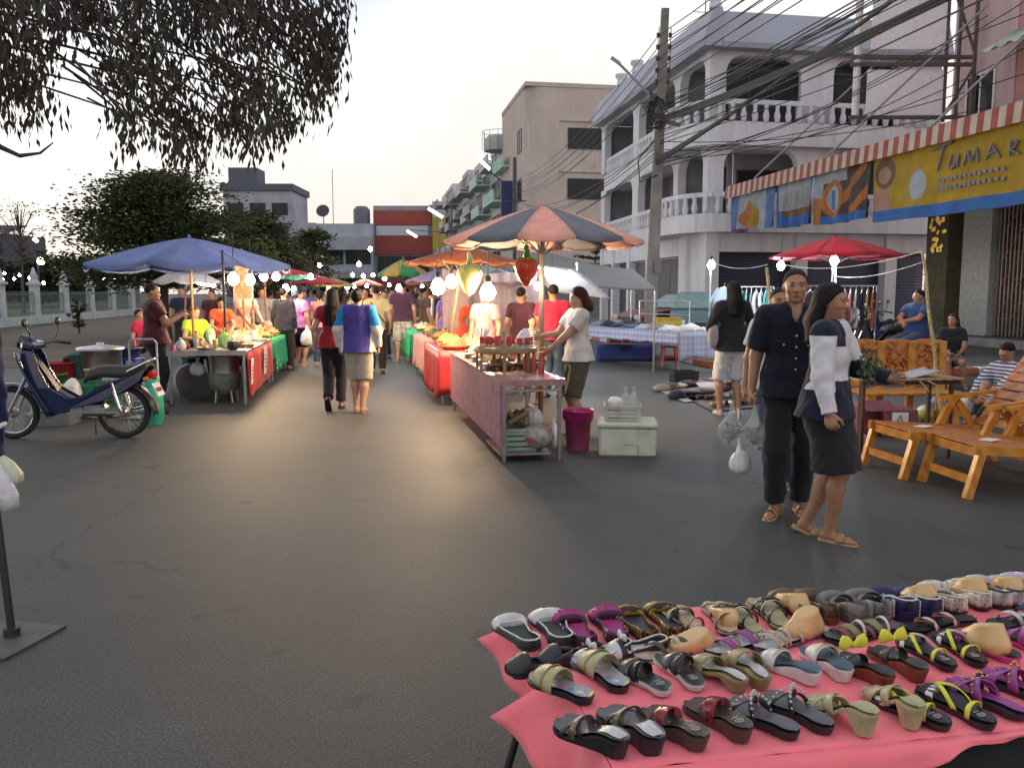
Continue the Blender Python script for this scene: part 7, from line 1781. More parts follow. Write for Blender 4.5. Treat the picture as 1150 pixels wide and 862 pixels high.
# front row
def pad(s, m_):
    m = MB(); m.grid(lambda a, b: (s.cx(.04 + .3 * a) + s.hw * wpro(.04 + .3 * a) * .62 * (2 * b - 1), (.04 + .3 * a) * s.L, s.zt(.04 + .3 * a) + .0085), 8, 4); m.build('heel_pad', m_, s.t)
pair('black wedge thong with silver heel pad and jewel', lambda s, i: (s.sole(sB, sGy, ins_scale=.93).strap(sB, .5, .74, .045, .014).strap(sB, .74, .5, .04, .014).strap(sGl, .6, .66, .048, .02, 'jewel'), pad(s, sSv)), ((632, 808), (704, 836)), ((677, 798), (742, 834)), ZF, .06, W_=.092)
pair('brown wedge slide with clear red strap', lambda s, i: s.sole(sBr, sBr).strap(sTr, .55, .68, .05, .045).strap(sBr, .6, .8, .04, .025).logo(MK), ((733, 800), (787, 828)), ((772, 790), (842, 822)), ZF, .05, W_=.095)
pair('grey black wedge with studded crossing straps', lambda s, i: s.sole(sB, sGy, ins_scale=.93).strap(sB, .46, .76, .05, .012).strap(sB, .76, .46, .045, .012).studs(sSv, .46, .76, .054).studs(sSv, .76, .46, .05), ((825, 790), (890, 822)), ((857, 783), (933, 818)), ZF, .04, W_=.09)
pair('olive high heeled slide with crossed band', lambda s, i: s.sole(sOl2, sOl2, 'block').strap(sOl2, .5, .78, .05, .03).strap(sOl2, .78, .52, .045, .03), ((910, 784), (984, 806)), ((976, 776), (1032, 797)), ZF, .085)
pair('black wedge flip-flop with yellow straps and zigzag band, front row', lambda s, i: s.sole(sB, sB).thong(sYl, .014, .032).strap(zig, .72, .86, .032, .02).strap(sYl, .22, .32, .035, .012).logo(MK), ((984, 776), (1066, 817)), ((1032, 773), (1116, 816)), ZF, .035, W_=.095)
pair('black sandal with purple ribbon straps and gold studs', lambda s, i: s.sole(sB, sPu, ins_scale=.6).strap(sPu, .45, .75, .05, .028).strap(sPu, .75, .48, .045, .028).studs(M('gold_foil', 0), .5, .7, .055, 9).thong(sPu), ((1068, 764), (1152, 805)), ((1103, 757), (1182, 790)), ZF, .035, W_=.1)
# ================================================================ motorbike and clutter on the left
BB = M('bike_blue', (.006, .016, .065), .22, 0, var=.1, coat=.8); BSEAT = M('seat_vinyl', (.03, .03, .032), .5, bump=.1)
def wheel_(par, c, r, nm='wheel'):
    m = MB(); m.lathe([(r - .055, -.028), (r - .02, -.04), (r, -.018), (r, .018), (r - .02, .04), (r - .055, .028), (r - .055, -.028)], (0, 0, 0), 32, caps=False); o = m.build(nm, RUBBER, par); o.location = c; o.rotation_euler = (R(90), 0, 0)
    m = MB(); m.lathe([(r - .045, -.025), (r - .065, -.012), (r - .065, .012), (r - .045, .025)], (0, 0, 0), 32, caps=False); m.build('rim', CHROME, o)
    m = MB()
    for k in range(24): a = 2 * pi * k / 24; m.tube([(.03 * cos(a + .5), .03 * sin(a + .5), .02 * (-1) ** k), ((r - .06) * cos(a), (r - .06) * sin(a), 0)], .0022, 4)
    m.build('spokes', STEEL, o)
    m = MB(); m.lathe([(.055, -.035), (.06, -.01), (.03, .05)], (0, 0, 0), 14); m.build('hub', STEEL, o); return o
def motorbike(label, loc, rz, paint, group=None):
    t = thing('motorbike', label, 'motorbike', loc, rz, group); r = .28; WB = 1.16  # front towards -x, rear wheel at origin
    wheel_(t, (0, 0, r), r); wheel_(t, (-WB, 0, r), r)
    m = MB()
    prof = [(-.98, .92), (-.9, .98), (-.84, .9), (-.80, .74), (-.70, .55), (-.52, .44), (-.34, .46), (-.22, .56), (-.1, .62), (.16, .68), (.3, .76), (.22, .62), (.02, .5), (-.16, .42), (-.34, .36), (-.52, .33), (-.66, .26), (-.75, .24), (-.82, .36), (-.9, .56), (-.95, .7)]
    for sd, w in ((-1, 1), (1, 1)):
        m.prism([(x, sd * (.05 + .07 * (1 - abs(z - .5) * .9)), z) for x, z in prof][::sd], (0, 0, 0), (0, sd * .02, 0))
    m.build('side_fairing', paint, t)
    m = MB(); m.grid(lambda a, b: (-.98 + .30 * a ** 1.3 - .09 * (1 - (2 * b - 1) ** 2), (2 * b - 1) * (.21 - .05 * a), .92 - .66 * a), 10, 8); m.build('leg_shield', paint, t, .012)
    m = MB(); m.prism([(x, -.055, z) for x, z in ((-.9, .9), (-.78, .72), (-.66, .52), (-.5, .42), (-.3, .44), (-.15, .56), (.1, .6), (.1, .52), (-.3, .36), (-.6, .34), (-.85, .6))], (0, 0, 0), (0, .11, 0)); m.build('frame', BLACK, t)
    m = MB(); m.grid(lambda a, b: (-.36 + .66 * a, .13 * sin(pi * (b - .5)) * (1 - .3 * a) * (.75 if a < .15 else 1), .6 + .12 * a + .12 * cos(pi * (b - .5)) ** .5 * (1 if .04 < a < .97 else .3) + .025 * sin(pi * a * 2.2)), 14, 10); m.build('seat', BSEAT, t, .02)
    m = MB(); m.tube([(.1, .13, .72), (.3, .12, .82), (.38, .0, .86), (.3, -.12, .82), (.1, -.13, .72)], .012, 8); m.build('grab_rail', CHROME, t)
    m = MB(); m.lathe([(.001, -.07), (.06, -.05), (.09, .02), (.08, .1)], (-.93, 0, 1.0), 14, 0, rotm(0, R(-70), 0)); m.box((-.9, 0, .99), (.14, .3, .1), rotm(0, R(10), 0), bev=.03); m.build('headlamp_cowl', paint, t)
    m = MB(); m.lathe([(.001, .0), (.065, .01), (.07, -.01)], (-1.0, 0, .99), 14, 0, rotm(0, R(-80), 0)); m.build('headlight', WHITEP, t)
    m = MB(); m.tube([(-.74, .34, 1.0), (-.8, .22, 1.02), (-.88, 0, 1.0), (-.8, -.22, 1.02), (-.74, -.34, 1.0)], .012, 8); m.tube([(-.68, -.36, .995), (-.8, -.26, 1.02)], .018, 8); m.tube([(-.68, .36, .995), (-.8, .26, 1.02)], .018, 8); m.build('handlebar', BLACK, t)
    for sd in (-1, 1):
        m = MB(); m.tube([(-.8, sd * .24, 1.02), (-.78, sd * .3, 1.14), (-.8, sd * .33, 1.2)], .006, 6); m.ball((-.8, sd * .34, 1.24), (.02, .06, .045), 0, 10); m.build('mirror', BLACK, t)
        m = MB(); m.tube([(-.88, sd * .09, .8), (-WB, sd * .08, r)], .02, 8); m.build('fork', STEEL, t)
        m = MB(); m.tube([(.02, sd * .12, .3), (-.06, sd * .13, .6)], .018, 8); m.lathe([(.03, 0), (.03, .2)], (.005, sd * .125, .33), 10, 0, rotm(0, R(-15), 0)); m.build('shock_absorber', CHROME, t)
    m = MB(); m.grid(lambda a, b: (-WB + (r + .035) * cos(R(20 + 115 * a)), .06 * (2 * b - 1), r + (r + .035) * sin(R(20 + 115 * a)) - .02 * (2 * b - 1) ** 2), 14, 4); m.build('front_mudguard', paint, t, .008)
    m = MB(); m.grid(lambda a, b: ((r + .05) * cos(R(-5 + 120 * a)), .07 * (2 * b - 1), r + (r + .05) * sin(R(-5 + 120 * a)) - .02 * (2 * b - 1) ** 2), 14, 4); m.build('rear_mudguard', BLACK, t, .008)
    m = MB(); m.lathe([(.07, -.1), (.085, 0), (.07, .1)], (-.45, 0, .3), 16, 0, rotm(R(90), 0, 0)); m.lathe([(.055, 0), (.065, .2), (.05, .22)], (-.45, 0, .32), 12, 0, rotm(0, R(-80), 0)); m.box((-.3, 0, .3), (.26, .16, .12), bev=.03); m.beam((-.3, .09, .28), (0, .09, r), .05, .04); m.beam((-.5, -.1, .3), (.0, -.1, r + .01), .07, .03); m.build('engine', M('engine_alloy', (.3, .3, .31), .4, .8), t)
    m = MB(); m.tube([(-.45, .1, .22), (-.3, .13, .2), (-.05, .14, .24), (.3, .14, .32)], [.02, .025, .045, .04], 10); m.build('exhaust', CHROME, t)
    m = MB(); m.box((.31, 0, .68), (.07, .16, .08), rotm(0, R(25), 0), bev=.02); m.build('tail_light', M('tail_red', (.5, .02, .02), .2), t)
    for sd in (-1, 1): m = MB(); m.ball((.29, sd * .12, .64), (.035, .03, .03)); m.build('indicator', M('ind_orange', (.7, .2, .02), .2), t)
    m = MB(); m.box((.37, 0, .52), (.008, .2, .15), rotm(0, R(-25), 0)); o = m.build('number_plate', WHITEP, t)
    m = MB()
    for k in range(5): m.box((.3775, -.065 + .032 * k, .522), (.004, .018, .045), rotm(0, R(-25), 0))
    m.build('plate_writing', M('plate_ink', (.3, .04, .04), .5), o)
    m = MB(); m.tube([(-.35, .1, .26), (-.42, .26, .0)], .012, 6); m.build('side_stand', STEEL, t)
    return t
bk = motorbike('parked dark blue step-through motorbike with grey topped seat at the left edge', G(141, 491), R(3), BB)
CRK = lambda n, c: M('plastic_' + n, c, .45, var=.15, scale=6)
# pots, tubs and baskets behind the motorbike
q = Vector((XA(116, 11.6), 11.6, 0))
crate('steamer_base', 'dark red crate under the large aluminium pot', 'crate', q, (.5, .5, .42), CRK('maroon', (.15, .03, .03)), .2)
t = thing('cooking_pot', 'very large aluminium cooking pot behind the motorbike', 'pot', q + Vector((0, 0, .435))); m = MB(); m.lathe([(.26, 0), (.275, .3), (.3, .31), (.3, .325), (.26, .32), (.25, .03)], (0, 0, 0), 26); m.build('pot', ALU, t); m = MB(); m.lathe([(.31, .33), (.3, .35), (.05, .38), (.05, .41), (.001, .42)], (0, 0, 0), 24); m.build('lid', ALU, t)
for i, (u, Y, r, h, c, lb, z) in enumerate(((59, 11.0, .19, .3, (.5, .55, .6), 'white tub under the dark green basin behind the motorbike', .02), (59, 11.0, .2, .14, (.02, .14, .05), 'dark green basin on the white tub', .33), (75, 10.8, .17, .32, (.5, .47, .46), 'pale bucket with black handle behind the motorbike seat', .02),
        (72, 11.3, .17, .24, (.45, .03, .04), 'red bucket stacked above the pale bucket', .42), (84, 11.5, .12, .3, (.15, .02, .03), 'maroon bucket beside the red bucket', .42), (91, 11.5, .14, .4, (.04, .2, .17), 'teal plastic tub left of the aluminium pot', .3), (107, 10.5, .1, .12, (.45, .33, .18), 'small cream pot on the green baskets', .46),
        (146, 12.2, .2, .14, (.02, .04, .12), 'dark blue basin on a stool behind the hand truck', .6), (48, 11.8, .16, .3, (.3, .3, .3), 'grey tub at the left end of the tubs', .05))):
    if z > .4 and i in (3, 4): z = .36
    bucket('tub' if i != 2 else 'pale_bucket', lb, (XA(u, Y), Y, z if i not in (1,) else .33), r, h, CRK('tub%d' % i, c), None, i in (2, 3))
crate('bench_crate', 'grey crate carrying the red and maroon buckets', 'crate', (XA(78, 11.5), 11.45, 0), (.75, .4, .35), CRK('grey', (.2, .2, .2)), .1, False)
for i, (u, Y, lb, c, d) in enumerate(((98, 10.3, 'green plastic basket behind the motorbike seat, left one', (.02, .2, .1), (.3, .3, .4)), (111, 10.5, 'green plastic basket under the small cream pot', (.03, .22, .12), (.34, .34, .44)), (126, 10.4, 'green plastic basket right one beside the hand truck', (.02, .25, .08), (.3, .3, .4)))):
    crate('green_basket', lb, 'basket', (XA(u, Y), Y, 0), d, CRK('green%d' % i, c), .1 * i)
lump('clear_bag', 'clear bag of things on the green baskets', 'bag', (XA(127, 10.4), 10.4, .42), .13, BAGP, .06, .2, False)
lump('grey_bag', 'pale plastic bag hanging between the pale bucket and green baskets', 'bag', (XA(83, 10.0), 10.0, .15), .14, BAGW, .2, .1, False)
t = thing('foam_block', 'stack of white foam blocks behind the motorbike step', 'foam block', (XA(60, 9.7), 9.7, 0), .1)
for k in range(3): m = MB(); m.box((-.14 + .14 * k, 0, .3), (.13, .2, .3), bev=.01); m.build('block', FOAM, t)
m = MB(); m.box((0, 0, .07), (.5, .3, .14)); m.build('base', CRK('grey', 0), t)
q = G(150, 473) + Vector((0, .35, 0)); t = thing('hand_truck', 'pale steel hand truck with tall hoop handle', 'hand truck', q)
m = MB(); m.tube([(-.17, 0, .02), (-.17, 0, .93), (-.13, 0, .97), (.13, 0, .97), (.17, 0, .93), (.17, 0, .02)], .014, 8); m.tube([(-.17, 0, .45), (.17, 0, .45)], .01, 6); m.tube([(-.17, 0, .2), (.17, 0, .2)], .01, 6); m.build('frame', M('painted_steel', (.35, .38, .4), .4, .4), t)
m = MB(); m.box((.02, -.12, .02), (.5, .26, .012)); m.build('toe_plate', M('painted_steel', 0), t)
for sd in (-1, 1): m = MB(); m.lathe([(.001, -.02), (.09, -.02), (.09, .02), (.001, .02)], (sd * .21, .06, .09), 14, 0, rotm(0, R(90), 0)); m.build('wheel', RUBBER, t)
gas('green gas cylinder standing behind the rear wheel of the motorbike', G(168, 477) + Vector((0, .1, 0)), M('gas_bright', (.05, .42, .28), .45, .1, var=.2, scale=5), .13, .5)
def stool(label, loc, m_, h=.45, r=.15, rz=0):
    t = thing('plastic_stool', label, 'stool', loc, rz); m = MB(); m.box((0, 0, h - .015), (r * 2, r * 2, .03), bev=.012); m.build('seat', m_, t)
    for a in (-1, 1):
        for b in (-1, 1): m = MB(); m.beam((a * r * 1.12, b * r * 1.12, 0), (a * r * .8, b * r * .8, h - .03), .035, .02); m.build('leg', m_, t)
    m = MB()
    for a in (-1, 1): m.beam((a * r * .98, -r, .18), (a * r * .98, r, .18), .02); m.beam((-r, a * r * .98, .182), (r, a * r * .98, .182), .02)
    m.build('brace', m_, t); return t
stool('bright blue plastic stool behind the hand truck', (XA(147, 12.2), 12.2, 0), CRK('blue', (.02, .05, .5)), .59, .17)
gas('dark teal gas cylinder beneath the far end of the steel table', T1(.35, 2.2, 0), GAST, .14, .5)
lump('hanging_bag', 'clear bag hung under the steel table edge', 'bag', T1(.3, .5, .35), .11, BAGW, .12, .15, True)
# ---- stand at the left edge
q = G(14, 716); t = thing('umbrella_stand', 'iron stand with square base plate and leaning pole at the left edge', 'stand', q)
m = MB(); m.box((-.06, -.02, .006), (.42, .36, .012), R(-12)); m.build('base_plate', M('stand_iron', (.1, .1, .105), .6, .5, var=.3), t)
tp_ = P(-6, 395, 3.75); m = MB(); m.tube([(0, 0, .01), Vector((tp_.x - q.x, 0, tp_.z + .4))], .017, 8); m.lathe([(.035, .012), (.035, .05)], (0, 0, 0), 10); m.build('pole', M('pole_dark', (.05, .045, .045), .5, .4), t)
t = thing('folded_umbrella', 'folded dark blue umbrella tied with white ribbon at the left edge', 'umbrella', P(-12, 520, 3.72))
Hh = (P(-12, 372, 3.72).z - P(-12, 520, 3.72).z)
F = Field([-.12, -.12, -.02], [.12, .12, Hh + .05], .008); F.cone((0, 0, Hh + .4), (0, 0, Hh * .3), .085, .075, .01); F.cone((0, 0, Hh * .3), (0, 0, .0), .055, .085, .02, cb=True); F.wrinkle(.012, .4, 9); F.build('canopy', CL('navy_canopy', (.012, .018, .07)), t)
m = MB(); m.tube([(.075 * cos(a), .075 * sin(a), Hh * .3 + .01 * sin(3 * a)) for a in [2 * pi * k / 12 for k in range(13)]], .014, 6); m.build('ribbon', BAGW, t)
for i, (u, v, uu, vv, c, lb) in enumerate(((2, 512, 18, 545, (.55, .56, .4), 'pale yellow hanging plastic bag at the left edge'), (-4, 520, 12, 574, (.62, .63, .66), 'long white hanging plastic bag at the left edge'))):
    a, b = P(u, v, 3.62 - .06 * i), P(uu, vv, 3.62 - .06 * i); m = MB(); m.tube([(0, 0, 0), (b - a) * .3, (b - a) * .7, (b - a) * .93, (b - a)], [.012, .035, .05, .04, .006], 10); single(m, 'hanging_bag', M('bagc%d' % i, c, .4, bump=.5), lb, 'bag', a)

# ================================================================ right side
# clothes table with checked cloth
oj = G(668, 402); oe = G(768, 424); rzj = math.atan2((oe - oj).y, (oe - oj).x); oj = G(640, 410, 0)
a0 = G(655, 404); a1 = G(762, 418); rzj = math.atan2((a1 - a0).y, (a1 - a0).x); Wj = (a1 - a0).length; Tj = frame_rz(a0, rzj)
draped('clothes_table', 'long table under blue checked cloth with folded clothes', 'table', a0, rzj, Wj, 1.1, .78, 0, None)
cloth_over('blue and white checked cloth hanging low at its right end', a0, rzj, Wj, 1.1, .78, (.24, 0, 0, .55), PAT('check_blue', 'plaid', [(.32, .34, .48), (.2, .22, .42), (.5, .52, .6)], 55, .8), .015)
gc_ = [c_grey, c_denim, c_white, c_navy, CL('pale_blue', (.35, .42, .5)), c_offw, c_black, CL('taupe', (.25, .22, .18))]; gn_ = ['grey', 'denim blue', 'white', 'navy', 'pale blue', 'cream', 'black', 'taupe']
for i in range(16):
    m = MB(); w, l, h = U(.28, .36), U(.3, .42), U(.05, .13); ph = U(0, 6)
    m.grid(lambda a, b: (w * (a - .5) * 1.05, l * (b - .5), h * (max(0, sin(pi * a)) ** .35) * (max(0, sin(pi * b)) ** .3) * (1 + .25 * sin(9 * a + ph) * sin(7 * b))), 12, 12)
    single(m, 'folded_clothes', gc_[(i * 3) % 8], f'folded {gn_[(i * 3) % 8]} clothes on the checked cloth, {"front" if i < 8 else "back"} row, place {i % 8 + 1} from left'.replace('place 1 ', 'first ').replace('place 2 ', 'second ').replace('place 3 ', 'third ').replace('place 4 ', 'fourth ').replace('place 5 ', 'fifth ').replace('place 6 ', 'sixth ').replace('place 7 ', 'seventh ').replace('place 8 ', 'eighth '), 'clothes', Tj(.2 + (Wj - .4) * (i % 8) / 7, .28 + .5 * (i // 8), .79), rzj + U(-.3, .3), 'folded clothes on the checked table', .01)
stool('red plastic stool under the checked cloth table', Tj(Wj * .62, .8), CRK('red', (.35, .03, .03)), .42, .16)
m = MB(); m.box((0, 0, .19), (1.3, .7, .38), bev=.06); single(m, 'covered_pile', CL('tarp_navy', (.02, .03, .12)), 'dark blue covered pile of goods under the checked cloth table', 'covered goods', Tj(.55, .75))
m = MB()
for x in (0, 1.8): m.tube([(x, 0, 0), (x, 0, 1.35)], .016, 6)
m.tube([(0, 0, 1.35), (1.8, 0, 1.35)], .014, 6); m.tube([(0, 0, 1.05), (1.8, 0, 1.05)], .014, 6); single(m, 'display_rail', STEEL, 'low steel display rail behind the checked cloth table', 'rail', Tj(.1, 1.5), rzj)
crate('red_box', 'red and yellow printed carton behind the clothes table', 'box', (XA(748, 19), 19, 0), (.6, .4, .5), PAT('carton', 'blotch', [(.5, .05, .03), (.5, .4, .05), (.15, .3, .05)], 3), 0, False)
m = MB(); m.box((0, 0, .35), (1.3, .7, .7), bev=.03); single(m, 'goods_chest', CRK('maroon', 0), 'low maroon chest on the pavement supporting the clothes stall', 'chest', (XA(712, 20.5), 20.5, .11))
o_ = bpy.data.objects['red_box']; o_.location.z = .11 + .35
crate('grey_chest', 'grey crate under the red and yellow carton', 'crate', (XA(748, 19), 19, .11), (.7, .5, .35), CRK('grey', 0), 0, False)
# mats of second hand shoes and clothes on the road
for j, (pts, lb) in enumerate((([(732, 435), (800, 427), (835, 440), (770, 452)], 'grey sheet spread with second hand clothes on the road'), ([(770, 446), (892, 436), (900, 452), (800, 462)], 'dark sheet spread with second hand shoes on the road'))):
    ps = [G(*p, .012) for p in pts]; m = MB(); m.add(ps, [(3, 2, 1, 0)]); m.add([p + Vector((0, 0, .006)) for p in ps], [(0, 1, 2, 3)])
    tag(m.build('ground_sheet', CL('sheet%d' % j, ((.25, .24, .24), (.05, .05, .06))[j])), lb, 'sheet')
    nn = 22; gcs = [c_grey, c_black, c_offw, c_brown, c_maroon, c_navy, CL('taupe', 0)]; gns = ['grey', 'black', 'cream', 'brown', 'maroon', 'navy', 'taupe']
    for i in range(nn):
        a, b = (i % 11 + .5) / 11, (i // 11 + .5) / 2; p = ps[0].lerp(ps[1], a).lerp(ps[3].lerp(ps[2], a), b) + Vector((U(-.05, .05), U(-.05, .05), .012)); m = MB()
        if j == 0: m.ball((0, 0, .035), (U(.12, .2), U(.08, .15), U(.03, .07)), 0, 10, None, .3)
        else: m.ball((0, .06, .03), (.045, .08, .03), 0, 8); m.ball((0, -.06, .035), (.036, .07, .035), 0, 8); m.ball((.12, .06, .03), (.045, .08, .03), 0, 8); m.ball((.12, -.06, .035), (.036, .07, .035), 0, 8)
        nm = gns[(i * 3 + j) % 7]; row = 'far' if b > .5 else 'near'
        od = ['first', 'second', 'third', 'fourth', 'fifth', 'sixth', 'seventh', 'eighth', 'ninth', 'tenth', 'last'][i % 11]
        single(m, 'crumpled_garment' if j == 0 else 'shoe_pair', gcs[(i * 3 + j) % 7], f'{nm} {"garment crumpled on the grey" if j == 0 else "pair of shoes on the dark"} sheet, {"near" if b < .5 else "far"} row, {od} from the left', 'clothes' if j == 0 else 'shoes', p, U(0, 3) if j == 0 else U(-.3, .3), 'second hand goods on the ground sheets')
crate('black_basket', 'black plastic basket behind the grey ground sheet', 'basket', G(772, 432) + Vector((0, .3, 0)), (.42, .3, .2), BLACK, .1)
m = MB(); m.box((0, 0, .04), (.3, .22, .02), rotm(R(20), 0, .2)); single(m, 'white_card', WHITEP, 'white card lying on the second hand clothes', 'card', G(795, 436, .07))
m = MB(); m.tube([(0, 0, 0), (0, 0, .72)], .015, 6); m.box((.15, 0, .72), (.35, .03, .03)); single(m, 'low_rack_post', BLACK, 'thin black rack post beside the woman in white shorts', 'post', G(805, 458))
# clothes racks
def garment(label, loc, rz, m_, w=.42, h=.6, grp=None):
    t = thing('hanging_garment', label, 'garment', loc, rz, grp); ph = U(0, 6); m = MB()
    def f(a, b):
        ww = w * (.5 + .5 * min(1, b * 6)) * (1 + .08 * sin(b * 3)); x = ww * (a - .5); z = -h * b - .06 * abs(a - .5) * 2 * (1 if b < .1 else .6)
        return (x, .03 * sin(a * 11 + ph) * b + .02 * sin(b * 6), z)
    m.grid(f, 12, 10); 
    for sd in (-1, 1): m.add([(sd * w * .42, 0, -.06), (sd * w * .72, .02, -.32), (sd * w * .55, .03, -.36), (sd * w * .42, 0, -.24)], [(0, 1, 2, 3)])
    m.build('cloth', m_, t, .02); m = MB(); m.tube([(-w * .4, 0, -.05), (0, 0, .0), (w * .4, 0, -.05)], .006, 5); m.tube([(0, 0, 0), (0, 0, .06), (.02, 0, .08)], .004, 5); m.build('hanger', WHITEP, t); return t
c_rust = CL('cloth_rust', (.4, .09, .03)); c_mustard = CL('cloth_mustard', (.4, .3, .12)); c_aqua = CL('cloth_aqua', (.1, .32, .36)); c_pale = CL('cloth_pale', (.5, .5, .55))
def rack(label, u0, u1, vt, Y, cols, names, grp):
    x0, x1 = XA(u0, Y, 1), XA(u1, Y, 1); z = P(u0, vt, Y).z; t = thing('clothes_rack', label, 'clothes rack', (x0, Y, 0)); W_ = x1 - x0
    m = MB(); m.tube([(0, 0, z), (W_, 0, z)], .014, 6)
    for x in (0, W_): m.tube([(x, 0, 0), (x, 0, z)], .014, 6); m.tube([(x, -.25, .01), (x, .25, .01)], .014, 6)
    m.build('rail_frame', STEEL, t); n = len(cols)
    for i in range(n):
        garment(f'{names[i]} garment on the {label.split(" with")[0]}, {["first", "second", "third", "fourth", "fifth", "sixth", "seventh", "eighth", "ninth", "tenth", "eleventh", "twelfth", "thirteenth"][i]} from its left end', (x0 + .06 + (W_ - .12) * i / (n - 1), Y, z - .07), R(U(55, 75)), cols[i], U(.38, .46), U(.5, .72), grp)
rack('right clothes rack with mixed garments under the crimson umbrella', 905, 983, 321, 15.0, [c_maroon, c_white, c_black, c_crim, c_aqua, c_white, c_pale, c_salmon, c_pale, c_navy, c_mustard, c_rust], ['maroon', 'white', 'black', 'crimson', 'aqua', 'white', 'pale grey', 'salmon', 'pale grey', 'navy', 'mustard', 'rust orange'], 'garments on the right clothes rack')
rack('left clothes rack with aqua garments behind the woman in black top', 818, 868, 322, 18.2, [c_aqua, c_sky, c_teal, c_aqua, c_grey, c_pale, c_white, c_aqua, c_teal], ['aqua', 'sky blue', 'teal', 'aqua', 'grey', 'pale grey', 'white', 'aqua', 'teal'], 'garments on the left clothes rack')
garment('light blue top hanging from the stand lamp left of the woman in black', Vector((XA(811, 18), 18, P(811, 322, 18).z)), .3, CL('pale_blue', 0), .5, .45)
m = MB(); m.tube([G(870, 400) * 0, P(861, 300, 14) - Vector((XA(873, 14), 14, 0))], .025, 8); single(m, 'bamboo_pole', BAMBOO, 'bamboo pole leaning behind the left shoulder of the man in black', 'pole', (XA(873, 14), 14, 0))
bpL = G(1060, 492) ; tpx = P(1036, 282, bpL.y + .3); m = MB(); a, b = Vector((0, 0, 0)), tpx - bpL
m.tube([a.lerp(b, k / 8) + Vector((.01 * sin(k * 2), 0, 0)) for k in range(9)], [.022 - .0008 * k for k in range(9)], 8)
for k in range(1, 8): m.lathe([(.024, -.008), (.026, 0), (.024, .008)], a.lerp(b, k / 8), 8)
single(m, 'bamboo_pole', BAMBOO, 'tall leaning bamboo pole beside the small wooden table', 'pole', bpL)
m = MB(); tp2 = bpL + b; cable(m, tp2, P(880, 297, 15), .12, .006); cable(m, tp2 - Vector((0, 0, .12)), P(938, 310, 15.9), .08, .006); cable(m, P(862, 297, 14), P(800, 294, 18), .1, .006); single(m, 'line_cord', WHITEP, 'slack white cords strung from the bamboo pole to the lamps', 'cord')
# car and pickup behind
def car(label, loc, rz, paint, L=4.6, Hh=1.45, pick=True, cat='pickup'):
    t = thing('parked_car' if not pick else 'pickup_truck', label, cat, loc, rz); w = 1.7
    prof = [(0, .45), (.02, .75), (.5, .92), (1.35, .98), (2.0, Hh - .02), (2.6, Hh), (3.2, Hh - .04), (3.55, .98), (L - .05, .95), (L, .6), (L, .4)] if pick else [(0, .4), (.03, .7), (.6, .85), (1.3, .93), (2.0, Hh - .05), (2.6, Hh), (3.4, Hh - .08), (4.0, 1.0), (L - .05, .92), (L, .55), (L, .35)]
    def ring(x, z): tw = w / 2 * (1 if z < 1 else 1 - .3 * (z - 1) / .5); return [(x, -tw, z), (x, tw, z)]
    m = MB()
    for (x0, z0), (x1, z1) in zip(prof, prof[1:]):
        a, b = ring(x0, z0), ring(x1, z1); m.add([a[0], a[1], b[1], b[0]], [(0, 1, 2, 3)], 0, True)
    for sd in (0, 1): m.add([ring(x, z)[sd] for x, z in prof] + [(L, (-w / 2, w / 2)[sd], .3), (0, (-w / 2, w / 2)[sd], .3)], [tuple(range(len(prof) + 2))])
    m.build('body', paint, t)
    m = MB(); x0, z0 = prof[3]; x1, z1 = prof[4]; a, b = ring(x0 + .04, z0 + .03), ring(x1 - .02, z1 - .03); m.add([Vector(p) + Vector((-.012, 0, .012)) for p in (a[0], a[1], b[1], b[0])], [(0, 1, 2, 3)]); m.build('windscreen', M('windscreen_teal', (.12, .2, .2), .08, spec=.8), t, .004)
    for sd in (-1, 1):
        m = MB(); tw = w / 2 + .006; m.add([(prof[3][0] + .2, sd * tw, 1.0), (3.35, sd * tw, 1.0), (3.05, sd * (tw - .25), Hh - .1), (2.05, sd * (tw - .25), Hh - .1)], [(0, 1, 2, 3)]); m.build('side_window', GLASSD, t, .004)
        for x in (.8, L - .95): m = MB(); m.lathe([(.18, -.1), (.33, -.1), (.35, 0), (.33, .1), (.18, .1)], (x, sd * (w / 2 - .08), .34), 20, 0, rotm(R(90), 0, 0)); m.lathe([(.001, -.05), (.2, -.06), (.2, .06), (.001, .05)], (x, sd * (w / 2 - .06), .34), 14, 1, rotm(R(90), 0, 0)); m.build('wheel', [RUBBER, STEEL], t)
        m = MB(); m.box((.02, sd * .62, .68), (.06, .3, .14), bev=.02); m.build('headlight', M('lamp_glass', (.5, .5, .5), .1), t)
    m = MB(); m.box((-.02, 0, .62), (.05, .8, .14)); m.box((-.05, 0, .42), (.1, 1.65, .16), bev=.03); m.build('bumper', BLACK, t); return t
car('teal grey pickup with large windscreen parked behind the clothes table', (XA(786, 21.0), 20.6, .11), R(78), M('paint_teal', (.06, .13, .15), .3, .3, coat=.6))
car('dark red car parked behind the utility pole', (XA(700, 26), 25.6, .11), R(25), M('paint_red', (.16, .015, .02), .3, .2, coat=.6), 4.3, 1.42, False, 'car')
for i, (u, Y, rz, c, lb) in enumerate(((1004, 17.2, 20, (.02, .02, .025), 'black motorbike parked behind the man in blue, nearer one'), (1016, 18.6, 15, (.02, .03, .12), 'dark blue motorbike parked behind the man in blue, farther one'), (989, 18.9, 30, (.03, .03, .03), 'black motorbike parked right of the clothes rack'))):
    o = dup(bk, (XA(u, Y), Y, .11), R(rz), lb, 'motorbikes parked by the shop pillar')
    for ch in o.children:
        if ch.name.split('.')[0] in ('side_fairing', 'leg_shield', 'headlamp_cowl', 'front_mudguard'): ch.material_slots[0].link = 'OBJECT'; ch.material_slots[0].material = M('bp%d' % i, c, .3, coat=.5)
